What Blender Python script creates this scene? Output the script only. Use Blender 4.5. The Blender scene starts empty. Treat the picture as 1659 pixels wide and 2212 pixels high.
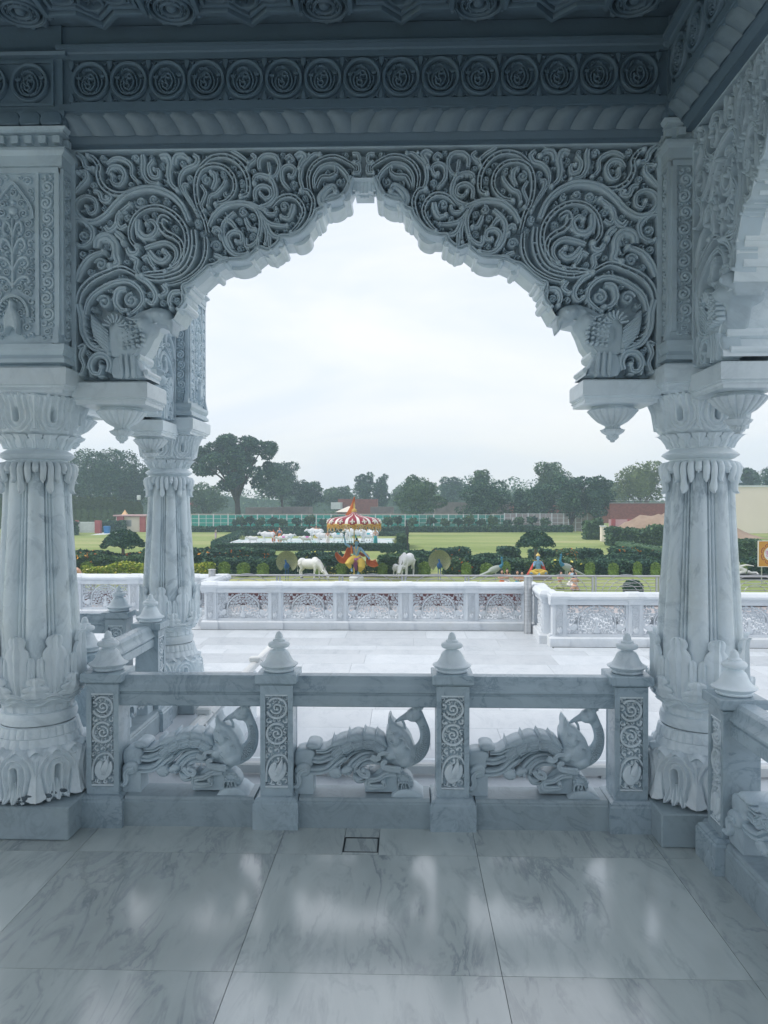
import bpy, math, random
import numpy as np
from mathutils import Vector, Matrix
R = math.radians
PI = math.pi
sc = bpy.context.scene
col = sc.collection
random.seed(7)
rng = np.random.default_rng(7)

# ---------------------------------------------------------------- camera
cam_d = bpy.data.cameras.new('camera')
cam = bpy.data.objects.new('camera', cam_d)
col.objects.link(cam)
sc.camera = cam
cam_d.sensor_fit = 'HORIZONTAL'
cam_d.sensor_width = 36.0
cam_d.lens = 36.0 * 1660 / 1659
cam_d.clip_start = 0.05
cam_d.clip_end = 2000
EYE = Vector((0, 0, 1.6))
cam.location = EYE
cam.rotation_euler = (R(90 - 0.66), 0, R(1.57))
CR = cam.rotation_euler.to_matrix()

# ---------------------------------------------------------------- sky, sun, exposure
world = bpy.data.worlds.new('World')
sc.world = world
world.use_nodes = True
SUN_EL, SUN_AZ = 50.0, -100.0          # azimuth from +Y, clockwise
nt = world.node_tree
for n in list(nt.nodes):
    nt.nodes.remove(n)
wo = nt.nodes.new('ShaderNodeOutputWorld')
bg = nt.nodes.new('ShaderNodeBackground')
sky = nt.nodes.new('ShaderNodeTexSky')
sky.sky_type = 'NISHITA'
sky.sun_disc = False
sky.sun_elevation = R(SUN_EL)
sky.sun_rotation = R(SUN_AZ)
sky.air_density = 1.2
sky.dust_density = 3.0
sky.ozone_density = 1.5
tc = nt.nodes.new('ShaderNodeTexCoord')
mp = nt.nodes.new('ShaderNodeMapping')
mp.inputs['Scale'].default_value = (1.0, 1.0, 3.4)
mp.inputs['Rotation'].default_value = (R(8), R(14), R(20))
cn = nt.nodes.new('ShaderNodeTexNoise')
cn.inputs['Scale'].default_value = 1.7
cn.inputs['Detail'].default_value = 7
cn.inputs['Roughness'].default_value = 0.55
cn.inputs['Distortion'].default_value = 0.6
cr = nt.nodes.new('ShaderNodeValToRGB')
cr.color_ramp.elements[0].position = 0.36
cr.color_ramp.elements[0].color = (4.9, 5.35, 6.15, 1)
cr.color_ramp.elements[1].position = 0.66
cr.color_ramp.elements[1].color = (6.35, 6.3, 6.25, 1)
mx = nt.nodes.new('ShaderNodeMix')
mx.data_type = 'RGBA'
mx.inputs[0].default_value = 0.86
nt.links.new(tc.outputs['Generated'], mp.inputs['Vector'])
nt.links.new(mp.outputs['Vector'], cn.inputs['Vector'])
nt.links.new(cn.outputs['Fac'], cr.inputs['Fac'])
nt.links.new(sky.outputs['Color'], mx.inputs[6])
nt.links.new(cr.outputs['Color'], mx.inputs[7])
nt.links.new(mx.outputs[2], bg.inputs['Color'])
bg.inputs['Strength'].default_value = 0.12
nt.links.new(bg.outputs['Background'], wo.inputs['Surface'])

sl = bpy.data.lights.new('sun', 'SUN')
sl.energy = 1.45
sl.angle = R(20)
sl.color = (1.0, 0.95, 0.87)
so = bpy.data.objects.new('sun', sl)
col.objects.link(so)
a_, e_ = R(SUN_AZ), R(SUN_EL)
sdir = Vector((math.sin(a_) * math.cos(e_), math.cos(a_) * math.cos(e_), math.sin(e_)))
so.rotation_euler = sdir.to_track_quat('Z', 'Y').to_euler()
sc.view_settings.view_transform = 'Standard'
sc.view_settings.look = 'None'
sc.view_settings.exposure = 0.62
sc.view_settings.gamma = 1.0
sc.render.engine = 'CYCLES'
sc.cycles.max_bounces = 8
sc.cycles.diffuse_bounces = 5
sc.cycles.transparent_max_bounces = 8

# ---------------------------------------------------------------- measuring helpers
def at(u, v, Y):
    """point on the plane y=Y that the photo shows at (u, v) of a 1659x2212 picture"""
    d = CR @ Vector(((u - 829.5) / 1660, -(v - 1106) / 1660, -1))
    return EYE + d * (Y / d.y)
GZ = -3.2
def gnd(u, v, z=GZ):
    d = CR @ Vector(((u - 829.5) / 1660, -(v - 1106) / 1660, -1))
    return EYE + d * ((z - 1.6) / d.z)

# ---------------------------------------------------------------- mesh helpers
class MB:
    def __init__(s):
        s.v = []; s.f = []; s.c = []; s.cur = None
    def add(s, vs, fs):
        o = len(s.v)
        s.v.extend([tuple(p) for p in vs])
        s.f.extend([tuple(i + o for i in f) for f in fs])
        if s.cur is not None:
            s.c.extend([s.cur] * len(fs))
    def grid(s, P, cu=False, cv=False, flip=False):
        """P: array (n,m,3)"""
        P = np.asarray(P); n, m = P.shape[:2]
        o = len(s.v)
        s.v.extend(map(tuple, P.reshape(-1, 3).tolist()))
        k = 0
        for i in range(n if cu else n - 1):
            i2 = (i + 1) % n
            for j in range(m if cv else m - 1):
                j2 = (j + 1) % m
                q = (o + i * m + j, o + i2 * m + j, o + i2 * m + j2, o + i * m + j2)
                s.f.append(q[::-1] if flip else q); k += 1
        if s.cur is not None:
            s.c.extend([s.cur] * k)
    def box(s, x0, x1, y0, y1, z0, z1):
        vs = [(x, y, z) for z in (z0, z1) for y in (y0, y1) for x in (x0, x1)]
        s.add(vs, [(0, 2, 3, 1), (4, 5, 7, 6), (0, 1, 5, 4), (2, 6, 7, 3), (0, 4, 6, 2), (1, 3, 7, 5)])
    def bevbox(s, x0, x1, y0, y1, z0, z1, b=0.006):
        """box with chamfered vertical and top/bottom edges"""
        def ring(i, z):
            return [(x0 + i + b, y0 + i, z), (x1 - i - b, y0 + i, z), (x1 - i, y0 + i + b, z), (x1 - i, y1 - i - b, z),
                    (x1 - i - b, y1 - i, z), (x0 + i + b, y1 - i, z), (x0 + i, y1 - i - b, z), (x0 + i, y0 + i + b, z)]
        rs = [ring(b, z0), ring(0, z0 + b), ring(0, z1 - b), ring(b, z1)]
        vs = sum(rs, [])
        fs = [tuple(range(7, -1, -1)), tuple(range(24, 32))]
        for k in range(3):
            for i in range(8):
                j = (i + 1) % 8
                fs.append((k * 8 + i, k * 8 + j, k * 8 + 8 + j, k * 8 + 8 + i))
        s.add(vs, fs)
    def loft(s, rings, cap=True):
        P = np.array(rings)
        s.grid(P, cv=True, flip=True)
        if cap:
            n, m = P.shape[:2]
            s.add(P[0], [tuple(range(m - 1, -1, -1))]); s.add(P[-1], [tuple(range(m))])
    def sqprof(s, cx, cy, prof, kx=0, ky=0, cap=True):
        """square plan moulding: prof list of (half, z); kx, ky widen it"""
        rs = []
        for h, z in prof:
            a, b = h + kx, h + ky
            rs.append([(cx - a, cy - b, z), (cx + a, cy - b, z), (cx + a, cy + b, z), (cx - a, cy + b, z)])
        s.loft(rs, cap)
    def tube(s, pts, rad, n=8, cap=True, flat=1.0):
        pts = [Vector(p) for p in pts]
        if not hasattr(rad, '__len__'):
            rad = [rad] * len(pts)
        rs = []; up = Vector((0, 0, 1))
        t0 = (pts[1] - pts[0]).normalized()
        if abs(t0.z) > 0.9: up = Vector((0, 1, 0))
        side = t0.cross(up).normalized()
        for i, p in enumerate(pts):
            t = (pts[min(i + 1, len(pts) - 1)] - pts[max(i - 1, 0)]).normalized()
            side = (side - t * side.dot(t)).normalized()
            w = side.cross(t).normalized()
            rs.append([p + (side * math.cos(2 * PI * k / n) + w * math.sin(2 * PI * k / n) * flat) * rad[i] for k in range(n)])
        s.loft([[tuple(q) for q in r] for r in rs], cap)
    def ellipsoid(s, c, r, nu=12, nv=8, M=None):
        th = np.linspace(0, 2 * PI, nu, endpoint=False); ph = np.linspace(-PI / 2, PI / 2, nv)
        P = np.zeros((nv, nu, 3))
        for i, f in enumerate(ph):
            P[i, :, 0] = np.cos(f) * np.cos(th) * r[0]; P[i, :, 1] = np.cos(f) * np.sin(th) * r[1]; P[i, :, 2] = math.sin(f) * r[2]
        if M is not None:
            P = P @ np.array(M.to_3x3()).T
        P += np.array(c)
        s.grid(P, cv=True, flip=True)
    def revolve(s, prof, n=64, cx=0, cy=0, mod=None, sub=1):
        """prof (r,z) bottom to top, mod(th, z, t)->dr (arrays)"""
        pr = np.array(prof, float)
        if sub > 1:
            t = np.arange(len(pr)); tt = np.linspace(0, len(pr) - 1, (len(pr) - 1) * sub + 1)
            pr = np.stack([np.interp(tt, t, pr[:, 0]), np.interp(tt, t, pr[:, 1])], 1)
        th = np.linspace(0, 2 * PI, n, endpoint=False)
        TH, Z = np.meshgrid(th, pr[:, 1]); Rr = np.repeat(pr[:, 0:1], n, 1)
        if mod is not None:
            Rr = Rr + mod(TH, Z)
        P = np.stack([cx + Rr * np.cos(TH), cy + Rr * np.sin(TH), Z], -1)
        s.grid(P, cv=True, flip=True)
    def build(s, name, mat, parent=None, smooth=35, link=True):
        me = bpy.data.meshes.new(name)
        me.from_pydata(s.v, [], s.f)
        mats = mat if isinstance(mat, (list, tuple)) else [mat]
        for m in mats: me.materials.append(m)
        if s.c and len(s.c) == len(s.f):
            me.polygons.foreach_set('material_index', s.c)
        if smooth:
            me.polygons.foreach_set('use_smooth', [True] * len(me.polygons))
            try: me.set_sharp_from_angle(angle=R(smooth))
            except Exception: pass
        me.update()
        o = bpy.data.objects.new(name, me)
        if link: col.objects.link(o)
        if parent: o.parent = parent
        return o

def tag(o, label=None, cat=None, group=None, kind=None):
    if label: o['label'] = label
    if cat: o['category'] = cat
    if group: o['group'] = group
    if kind: o['kind'] = kind
    return o
def thing(name, label, cat, loc=(0, 0, 0), rz=0, group=None):
    o = bpy.data.objects.new(name, None)
    o.empty_display_size = 0.1
    o.location = loc; o.rotation_euler = (0, 0, rz)
    col.objects.link(o)
    return tag(o, label, cat, group)
KIDS = {}
def kids(o):
    return [c for c in bpy.data.objects if c.parent == o]
def dup(o, loc=None, rz=None, label=None, scale=None, parent=None, group=None, memo={}):
    c = o.copy(); col.objects.link(c)
    if parent is not None: c.parent = parent
    if loc is not None: c.location = loc
    if rz is not None: c.rotation_euler = (0, 0, rz)
    if scale is not None: c.scale = scale if hasattr(scale, '__len__') else (scale,) * 3
    if label: c['label'] = label
    if group: c['group'] = group
    for ch in kids(o):
        dup(ch, parent=c)
    return c

def smooth_path(pts, sub=6, closed=False):
    P = np.array(pts, float); n = len(P)
    if n < 3 and not closed:
        return P
    out = []
    rngi = range(n) if closed else range(n - 1)
    for i in rngi:
        if closed:
            a, b, c, d = P[(i - 1) % n], P[i], P[(i + 1) % n], P[(i + 2) % n]
        else:
            a, b, c, d = P[max(i - 1, 0)], P[i], P[i + 1], P[min(i + 2, n - 1)]
        for k in range(sub):
            t = k / sub
            out.append(0.5 * ((2 * b) + (-a + c) * t + (2 * a - 5 * b + 4 * c - d) * t * t + (-a + 3 * b - 3 * c + d) * t ** 3))
    if not closed: out.append(P[-1])
    return np.array(out)

SEC = [(-.5, 0), (-.5, .84), (-.42, .97), (-.36, 1.0), (-.14, 1.0), (0, .90), (.14, 1.0), (.36, 1.0), (.42, .97), (.5, .84), (.5, 0)]
SECR = [(-.5, 0), (-.46, .6), (-.25, .95), (0, 1.0), (.25, .95), (.46, .6), (.5, 0)]
def ribbon(mb, F, pts, w, h, n0=0.0, sec=SEC, sub=5, raw=False, ball=0.0, solid=False):
    """carved band along 2-D pts in frame F(s,t,n); w scalar or list, h height above n0"""
    P = np.array(pts, float) if raw else smooth_path(pts, sub)
    m = len(P)
    if m < 2: return P
    W = np.interp(np.linspace(0, 1, m), np.linspace(0, 1, len(w)), w) if hasattr(w, '__len__') else np.full(m, w)
    T = np.gradient(P, axis=0); L = np.linalg.norm(T, axis=1) + 1e-9; T /= L[:, None]
    N = np.stack([-T[:, 1], T[:, 0]], 1)
    rows = []
    ss = list(sec)
    for a, b in ss:
        q = P + N * (W * a)[:, None]
        rows.append(np.stack([q[:, 0], q[:, 1], np.full(m, n0 + b * h)], 1))
    A = np.stack(rows, 1)                    # m x k x 3 in (s,t,n)
    k = A.shape[1]
    vs = [F(*p) for p in A.reshape(-1, 3)]
    fs = []
    for i in range(m - 1):
        for j in range(k if solid else k - 1):
            j2 = (j + 1) % k
            fs.append((i * k + j, i * k + j2, (i + 1) * k + j2, (i + 1) * k + j))
    fs.append(tuple(range(k))[::-1]); fs.append(tuple((m - 1) * k + j for j in range(k)))
    mb.add(vs, fs)
    if ball:
        bump(mb, F, P[-1], W[-1] * ball, h * 1.15, n0)
    return P
def bump(mb, F, c, r, h, n0=0.0, nu=10, solid=False):
    h += random.random() * .0006
    rows = []
    for a, b in ((1, 0), (.96, .55), (.7, .88), (.35, 1.0)):
        rows.append([F(c[0] + r * a * math.cos(2 * PI * k / nu), c[1] + r * a * math.sin(2 * PI * k / nu), n0 + b * h) for k in range(nu)])
    vs = sum(rows, [])
    fs = []
    for i in range(3):
        for j in range(nu):
            j2 = (j + 1) % nu
            fs.append((i * nu + j, i * nu + j2, (i + 1) * nu + j2, (i + 1) * nu + j))
    fs.append(tuple(3 * nu + j for j in range(nu)))
    if solid: fs.append(tuple(range(nu))[::-1])
    mb.add(vs, fs)
def pad(mb, F, outline, n0, n1, bev=0.01, sub=4, back=True, dome=0.0):
    """rounded slab following an outline"""
    P = smooth_path(outline, sub, True) if sub > 1 else np.array(outline, float)
    m = len(P)
    T = np.roll(P, -1, 0) - np.roll(P, 1, 0); T /= (np.linalg.norm(T, axis=1) + 1e-9)[:, None]
    N = np.stack([-T[:, 1], T[:, 0]], 1)
    area = 0.5 * np.sum(P[:, 0] * np.roll(P[:, 1], -1) - np.roll(P[:, 0], -1) * P[:, 1])
    if area < 0: N = -N                       # N points inward
    n1 += random.random() * .0016                # neighbouring caps never share a plane
    Q = np.roll(P, -1, 0)
    def inset(a):
        if a <= 0: return P
        out = P.copy()
        for i in range(m):
            for f in (1, .6, .3, .12, 0):
                c = P[i] + N[i] * a * f
                d = Q - P; t = np.clip(((c - P) * d).sum(1) / ((d * d).sum(1) + 1e-12), 0, 1)
                dist = np.hypot(*(P + d * t[:, None] - c).T).min()
                if dist >= a * f * .93 and (f == 0 or inside(P, np.array([c[0]]), np.array([c[1]]))[0]): break
            out[i] = c
        return out
    i1, i2 = inset(bev * .35), inset(bev)
    lv = [(P, n0), (P, n1 - bev), (i1, n1 - bev * .3), (i2, n1)]
    if dome:
        for k in range(1, 5): lv.append((inset(bev + dome * 1.5 * k / 4), n1 + dome * math.sin(PI / 2 * k / 4)))
    if back: lv = [(inset(bev * .6), n0), (P, n0 + bev * .6)] + lv[1:]
    rows = [[F(A_[i][0], A_[i][1], n) for i in range(m)] for A_, n in lv]
    vs = sum(rows, []); fs = []
    for r_ in range(len(rows) - 1):
        for i in range(m):
            j = (i + 1) % m
            fs.append((r_ * m + i, r_ * m + j, (r_ + 1) * m + j, (r_ + 1) * m + i))
    top = (len(rows) - 1) * m
    fs.append(tuple(top + i for i in range(m)))
    fs.append(tuple(range(m))[::-1])
    mb.add(vs, fs)
def frameY(x0, y0, z0, sx=1, out=-1):
    return lambda s, t, n: (x0 + sx * s, y0 + out * n, z0 + t)
def frameX(x0, y0, z0, sy=1, out=-1):
    return lambda s, t, n: (x0 + out * n, y0 + sy * s, z0 + t)

def inside(poly, X, Y):
    poly = np.array(poly); c = np.zeros(X.shape, bool); n = len(poly); j = n - 1
    for i in range(n):
        xi, yi = poly[i]; xj, yj = poly[j]
        c ^= ((yi > Y) != (yj > Y)) & (X < (xj - xi) * (Y - yi) / (yj - yi + 1e-12) + xi)
        j = i
    return c
def spiral_pts(c, r, phi, turns, d, k=0.78):
    n = max(10, int(turns * 16)); out = []
    for i in range(n + 1):
        t = i / n
        rr = r * (1 - k * t)
        out.append((c[0] + rr * math.cos(phi + d * 2 * PI * turns * t), c[1] + rr * math.sin(phi + d * 2 * PI * turns * t)))
    return out
def fill_scrolls(mb, F, region, strokes, h, n0=0.0, cell=0.004, rmin=0.011, rmax=0.06, solid=False, seed=1, gap=0.0, wk=0.30):
    """fill what the traced scrolls leave free of a region with curls of fitting size"""
    rr = random.Random(seed)
    reg = np.array(region); x0, y0 = reg.min(0); x1, y1 = reg.max(0)
    xs = np.arange(x0, x1, cell); ys = np.arange(y0, y1, cell)
    X, Y = np.meshgrid(xs, ys)
    D = np.where(inside(reg, X, Y), 9.0, -1.0)
    def hit(p, r, win):
        i0 = max(0, int((p[1] - win - y0) / cell)); i1 = int((p[1] + win - y0) / cell) + 2
        j0 = max(0, int((p[0] - win - x0) / cell)); j1 = int((p[0] + win - x0) / cell) + 2
        if i1 <= 0 or j1 <= 0: return
        d = np.hypot(X[i0:i1, j0:j1] - p[0], Y[i0:i1, j0:j1] - p[1]) - r
        D[i0:i1, j0:j1] = np.minimum(D[i0:i1, j0:j1], d)
    win = rmax * 1.6 + .03
    m = len(reg)
    for i in range(m):
        a, b = reg[i], reg[(i + 1) % m]
        k = max(1, int(np.linalg.norm(b - a) / (cell * 2)))
        for q in range(k): hit(a + (b - a) * q / k, 0, win)
    for P, w in strokes:
        P = np.array(P); w = w if hasattr(w, '__len__') else [w] * len(P)
        w = np.interp(np.linspace(0, 1, len(P)), np.linspace(0, 1, len(w)), w)
        for p, wi in zip(P, w): hit(p, wi / 2, win)
    for it in range(900):
        k = int(np.argmax(D)); i, j = divmod(k, D.shape[1]); r = D[i, j]
        if r < rmin: break
        r = min(r, rmax); c = (xs[j], ys[i]); rr2 = r * (1 - gap)
        if rr2 > 0.019:
            w = rr2 * wk * 1.15
            sp = spiral_pts(c, rr2 - w * .35, rr.uniform(0, 2 * PI), rr.uniform(1.15, 1.5), rr.choice((-1, 1)))
            ribbon(mb, F, sp, [w * .8, w * 1.1, w * .8], h * rr.uniform(.8, 1), n0, sec=SECR, raw=True, ball=0.85, solid=solid)
        else:
            a = rr.uniform(0, 2 * PI)
            sp = [(c[0] + rr2 * math.cos(a + q) * .62, c[1] + rr2 * math.sin(a + q) * .62) for q in (0, .8, 1.6, 2.4, 3.2, 4.0)]
            ribbon(mb, F, sp, [rr2 * .35, rr2 * .62, rr2 * .7], h * .8, n0, sec=SECR, raw=True, ball=.7, solid=solid)
        hit(c, r, win)

def fused(mb, voxel, it=4):
    """one continuous skin from overlapping volumes"""
    me = bpy.data.meshes.new('tmp'); me.from_pydata(mb.v, [], mb.f); me.update()
    o = bpy.data.objects.new('tmp', me); col.objects.link(o)
    m = o.modifiers.new('r', 'REMESH'); m.mode = 'VOXEL'; m.voxel_size = voxel; m.use_smooth_shade = True
    if it: s_ = o.modifiers.new('s', 'SMOOTH'); s_.iterations = it; s_.factor = .5
    dg = bpy.context.evaluated_depsgraph_get(); dg.update()
    r = bpy.data.meshes.new_from_object(o.evaluated_get(dg))
    bpy.data.objects.remove(o); return r

# ---------------------------------------------------------------- materials
def mat_new(name):
    m = bpy.data.materials.new(name); m.use_nodes = True
    t = m.node_tree; b = t.nodes['Principled BSDF']
    return m, t, b
def N(t, ty, **kw):
    n = t.nodes.new(ty)
    for k, v in kw.items():
        if k in n.inputs.keys(): n.inputs[k].default_value = v
        else: setattr(n, k, v)
    return n
def ramp(t, stops):
    n = t.nodes.new('ShaderNodeValToRGB'); e = n.color_ramp.elements
    e[0].position, e[0].color = stops[0][0], (*stops[0][1], 1)
    e[1].position, e[1].color = stops[-1][0], (*stops[-1][1], 1)
    for p, c in stops[1:-1]:
        q = e.new(p); q.color = (*c, 1)
    return n
def marble(name, base, dark, rough=0.45, vein=0.5, scale=1.6, island=False, bump=0.12, spec=0.5, rot=(0.5, 0.3, 0.6), tint=None, streak=(1, 1, 1), dist=1.0):
    m, t, b = mat_new(name)
    tc = N(t, 'ShaderNodeTexCoord')
    mp = N(t, 'ShaderNodeMapping'); mp.inputs['Rotation'].default_value = rot
    mp.inputs['Scale'].default_value = streak
    src = tc.outputs['Object']
    if island:
        ge = N(t, 'ShaderNodeNewGeometry')
        vm = N(t, 'ShaderNodeVectorMath', operation='MULTIPLY_ADD')
        vm.inputs[1].default_value = (1, 1, 1)
        cx = N(t, 'ShaderNodeCombineXYZ')
        mu = N(t, 'ShaderNodeMath', operation='MULTIPLY'); mu.inputs[1].default_value = 37.0
        t.links.new(ge.outputs['Random Per Island'], mu.inputs[0])
        t.links.new(mu.outputs[0], cx.inputs[0]); t.links.new(mu.outputs[0], cx.inputs[2])
        t.links.new(src, vm.inputs[0]); t.links.new(cx.outputs[0], vm.inputs[2])
        src = vm.outputs[0]
    else:
        oi = N(t, 'ShaderNodeObjectInfo')
        vm = N(t, 'ShaderNodeVectorMath', operation='MULTIPLY_ADD')
        vm.inputs[1].default_value = (1, 1, 1)
        cx = N(t, 'ShaderNodeCombineXYZ')
        mu = N(t, 'ShaderNodeMath', operation='MULTIPLY'); mu.inputs[1].default_value = 23.0
        t.links.new(oi.outputs['Random'], mu.inputs[0])
        t.links.new(mu.outputs[0], cx.inputs[0]); t.links.new(mu.outputs[0], cx.inputs[1])
        t.links.new(src, vm.inputs[0]); t.links.new(cx.outputs[0], vm.inputs[2])
        src = vm.outputs[0]
    t.links.new(src, mp.inputs['Vector'])
    nz = N(t, 'ShaderNodeTexNoise', Scale=scale * 1.3, Detail=6.0, Roughness=0.6, Distortion=1.2 * dist)
    t.links.new(mp.outputs[0], nz.inputs['Vector'])
    # thin veins: 1-|noise-.5| ridge
    nv = N(t, 'ShaderNodeTexNoise', Scale=scale * 1.9, Detail=9.0, Roughness=0.62, Distortion=1.6 * dist)
    t.links.new(mp.outputs[0], nv.inputs['Vector'])
    rv = ramp(t, [(0.46, (0, 0, 0)), (0.497, (1, 1, 1)), (0.503, (1, 1, 1)), (0.56, (0, 0, 0))])
    t.links.new(nv.outputs['Fac'], rv.inputs['Fac'])
    rc = ramp(t, [(0.38, (0, 0, 0)), (0.72, (1, 1, 1))])
    t.links.new(nz.outputs['Fac'], rc.inputs['Fac'])
    mv = N(t, 'ShaderNodeMath', operation='MULTIPLY')
    t.links.new(rv.outputs[0], mv.inputs[0]); t.links.new(rc.outputs[0], mv.inputs[1])
    mv2 = N(t, 'ShaderNodeMath', operation='MULTIPLY'); mv2.inputs[1].default_value = vein
    t.links.new(mv.outputs[0], mv2.inputs[0])
    mc = N(t, 'ShaderNodeMix', data_type='RGBA')
    mid = tuple(0.72 * a + 0.28 * b_ for a, b_ in zip(base, dark))
    mc.inputs[6].default_value = (*base, 1); mc.inputs[7].default_value = (*mid, 1)
    t.links.new(rc.outputs[0], mc.inputs[0])
    mw = N(t, 'ShaderNodeMix', data_type='RGBA')
    mw.inputs[7].default_value = (*dark, 1)
    t.links.new(mv2.outputs[0], mw.inputs[0]); t.links.new(mc.outputs[2], mw.inputs[6])
    if island:
        iv = N(t, 'ShaderNodeMapRange'); iv.inputs[3].default_value = .86; iv.inputs[4].default_value = 1.08
        t.links.new(ge.outputs['Random Per Island'], iv.inputs[0])
        vs_ = N(t, 'ShaderNodeVectorMath', operation='SCALE'); t.links.new(mw.outputs[2], vs_.inputs[0]); t.links.new(iv.outputs[0], vs_.inputs['Scale'])
        t.links.new(vs_.outputs[0], b.inputs['Base Color'])
    else:
        # blocks and parts differ slightly, with faint warm stains
        st_ = N(t, 'ShaderNodeTexNoise', Scale=2.3, Detail=5.0, Roughness=.7); t.links.new(vm.outputs[0], st_.inputs['Vector'])
        sr_ = ramp(t, [(.50, (0, 0, 0)), (.78, (.55, .55, .55))]); t.links.new(st_.outputs['Fac'], sr_.inputs['Fac'])
        sm_ = N(t, 'ShaderNodeMix', data_type='RGBA', blend_type='MULTIPLY'); sm_.inputs[7].default_value = (.86, .82, .74, 1)
        t.links.new(sr_.outputs[0], sm_.inputs[0]); t.links.new(mw.outputs[2], sm_.inputs[6])
        iv = N(t, 'ShaderNodeMapRange'); iv.inputs[3].default_value = .92; iv.inputs[4].default_value = 1.06
        t.links.new(oi.outputs['Random'], iv.inputs[0])
        vs_ = N(t, 'ShaderNodeVectorMath', operation='SCALE'); t.links.new(sm_.outputs[2], vs_.inputs[0]); t.links.new(iv.outputs[0], vs_.inputs['Scale'])
        t.links.new(vs_.outputs[0], b.inputs['Base Color'])
    b.inputs['Roughness'].default_value = rough
    b.inputs['Specular IOR Level'].default_value = spec
    nr = N(t, 'ShaderNodeTexNoise', Scale=60.0, Detail=4.0)
    t.links.new(tc.outputs['Object'], nr.inputs['Vector'])
    bu = N(t, 'ShaderNodeBump', Strength=bump, Distance=0.01)
    t.links.new(nr.outputs['Fac'], bu.inputs['Height'])
    t.links.new(bu.outputs[0], b.inputs['Normal'])
    nr2 = N(t, 'ShaderNodeTexNoise', Scale=3.0, Detail=3.0)
    t.links.new(tc.outputs['Object'], nr2.inputs['Vector'])
    mr = N(t, 'ShaderNodeMapRange'); mr.inputs[3].default_value = rough * .75; mr.inputs[4].default_value = rough * 1.3
    t.links.new(nr2.outputs['Fac'], mr.inputs[0]); t.links.new(mr.outputs[0], b.inputs['Roughness'])
    return m
def noisy(name, c1, c2, scale=8.0, rough=0.8, bump=0.3, detail=5.0, dist=0.02, metal=0.0, spec=0.3, mapping=None):
    m, t, b = mat_new(name)
    tc = N(t, 'ShaderNodeTexCoord')
    nz = N(t, 'ShaderNodeTexNoise', Scale=scale, Detail=detail, Roughness=0.6)
    src = tc.outputs['Object']
    if mapping:
        mp = N(t, 'ShaderNodeMapping'); mp.inputs['Scale'].default_value = mapping
        t.links.new(src, mp.inputs[0]); src = mp.outputs[0]
    t.links.new(src, nz.inputs['Vector'])
    rc = ramp(t, [(0.3, c1), (0.7, c2)])
    t.links.new(nz.outputs['Fac'], rc.inputs['Fac']); t.links.new(rc.outputs[0], b.inputs['Base Color'])
    b.inputs['Roughness'].default_value = rough; b.inputs['Metallic'].default_value = metal
    b.inputs['Specular IOR Level'].default_value = spec
    if bump:
        bu = N(t, 'ShaderNodeBump', Strength=bump, Distance=dist)
        t.links.new(nz.outputs['Fac'], bu.inputs['Height']); t.links.new(bu.outputs[0], b.inputs['Normal'])
    return m

M = {}
MB_ = (0.81, 0.885, 0.925)
M['marble'] = marble('carved_marble', MB_, (0.38, 0.46, 0.52), rough=0.30, vein=0.35, scale=1.4)
M['shaft'] = marble('column_marble', (0.76, 0.84, 0.88), (0.25, 0.33, 0.39), rough=0.26, vein=0.75, scale=1.7, rot=(0.3, 0.9, 0.2), streak=(1, 1, .7))
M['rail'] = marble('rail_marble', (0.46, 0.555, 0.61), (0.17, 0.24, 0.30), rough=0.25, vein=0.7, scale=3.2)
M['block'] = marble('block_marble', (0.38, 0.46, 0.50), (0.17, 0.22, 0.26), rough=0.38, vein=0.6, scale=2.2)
M['floor'] = marble('floor_marble', (0.57, 0.62, 0.60), (0.13, 0.17, 0.20), rough=0.16, vein=0.65, scale=1.5, island=True, bump=0.008, rot=(0, 0, 0.75), streak=(2.4, .7, 1), dist=.45, spec=.95)
M['floor'].node_tree.nodes['Principled BSDF'].inputs['IOR'].default_value = 1.95
M['terrace'] = marble('terrace_marble', (0.58, 0.62, 0.66), (0.36, 0.41, 0.46), rough=0.35, vein=0.5, scale=0.9, island=True, bump=0.03, rot=(0, 0, 0.5), streak=(1.8, .8, 1))
M['jali'] = marble('white_marble', (0.66, 0.70, 0.74), (0.40, 0.46, 0.52), rough=0.45, vein=0.3, scale=1.5)
M['beam'] = marble('beam_marble_shaded', (0.14, 0.205, 0.26), (0.12, 0.17, 0.21), rough=0.5, vein=0.4, scale=1.4)  # shade of the upper interior put into the colour of beams and ceiling
M['arch'] = marble('arch_marble_shaded', (0.59, 0.69, 0.75), (0.28, 0.35, 0.41), rough=0.45, vein=0.35, scale=1.4)  # darker copy of the carved marble for arch faces and piers, shade painted in
M['bird'] = marble('peacock_marble', (0.56, 0.66, 0.715), (0.28, 0.35, 0.41), rough=0.34, vein=0.35, scale=2.4)
M['leafband'] = marble('leaf_band_marble_half_shaded', (0.22, 0.285, 0.335), (0.12, 0.17, 0.21), rough=0.5, vein=0.4, scale=1.4)  # paler than the beams: light from below put into the leaf colour
M['joint'] = noisy('joint', (0.10, 0.12, 0.13), (0.16, 0.18, 0.19), 30, 0.9)
M['trunking'] = noisy('white_plastic', (0.62, 0.64, 0.64), (0.7, 0.72, 0.72), 10, 0.4, 0)
M['cable'] = noisy('grey_cable', (0.3, 0.32, 0.33), (0.4, 0.4, 0.42), 10, 0.5, 0)
def rebase(o, loc):
    """put the empty of a thing built in world coordinates at the thing's base"""
    loc = Vector(loc)
    o.location = loc
    for ch in kids(o): ch.location = ch.location - loc
    return o

COLS_Y = 3.85
XL, XR = -1.863, 1.460
XC = (XL + XR) / 2
BAY = 2.17
FX0 = 3.45           # front joint line of floor

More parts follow.
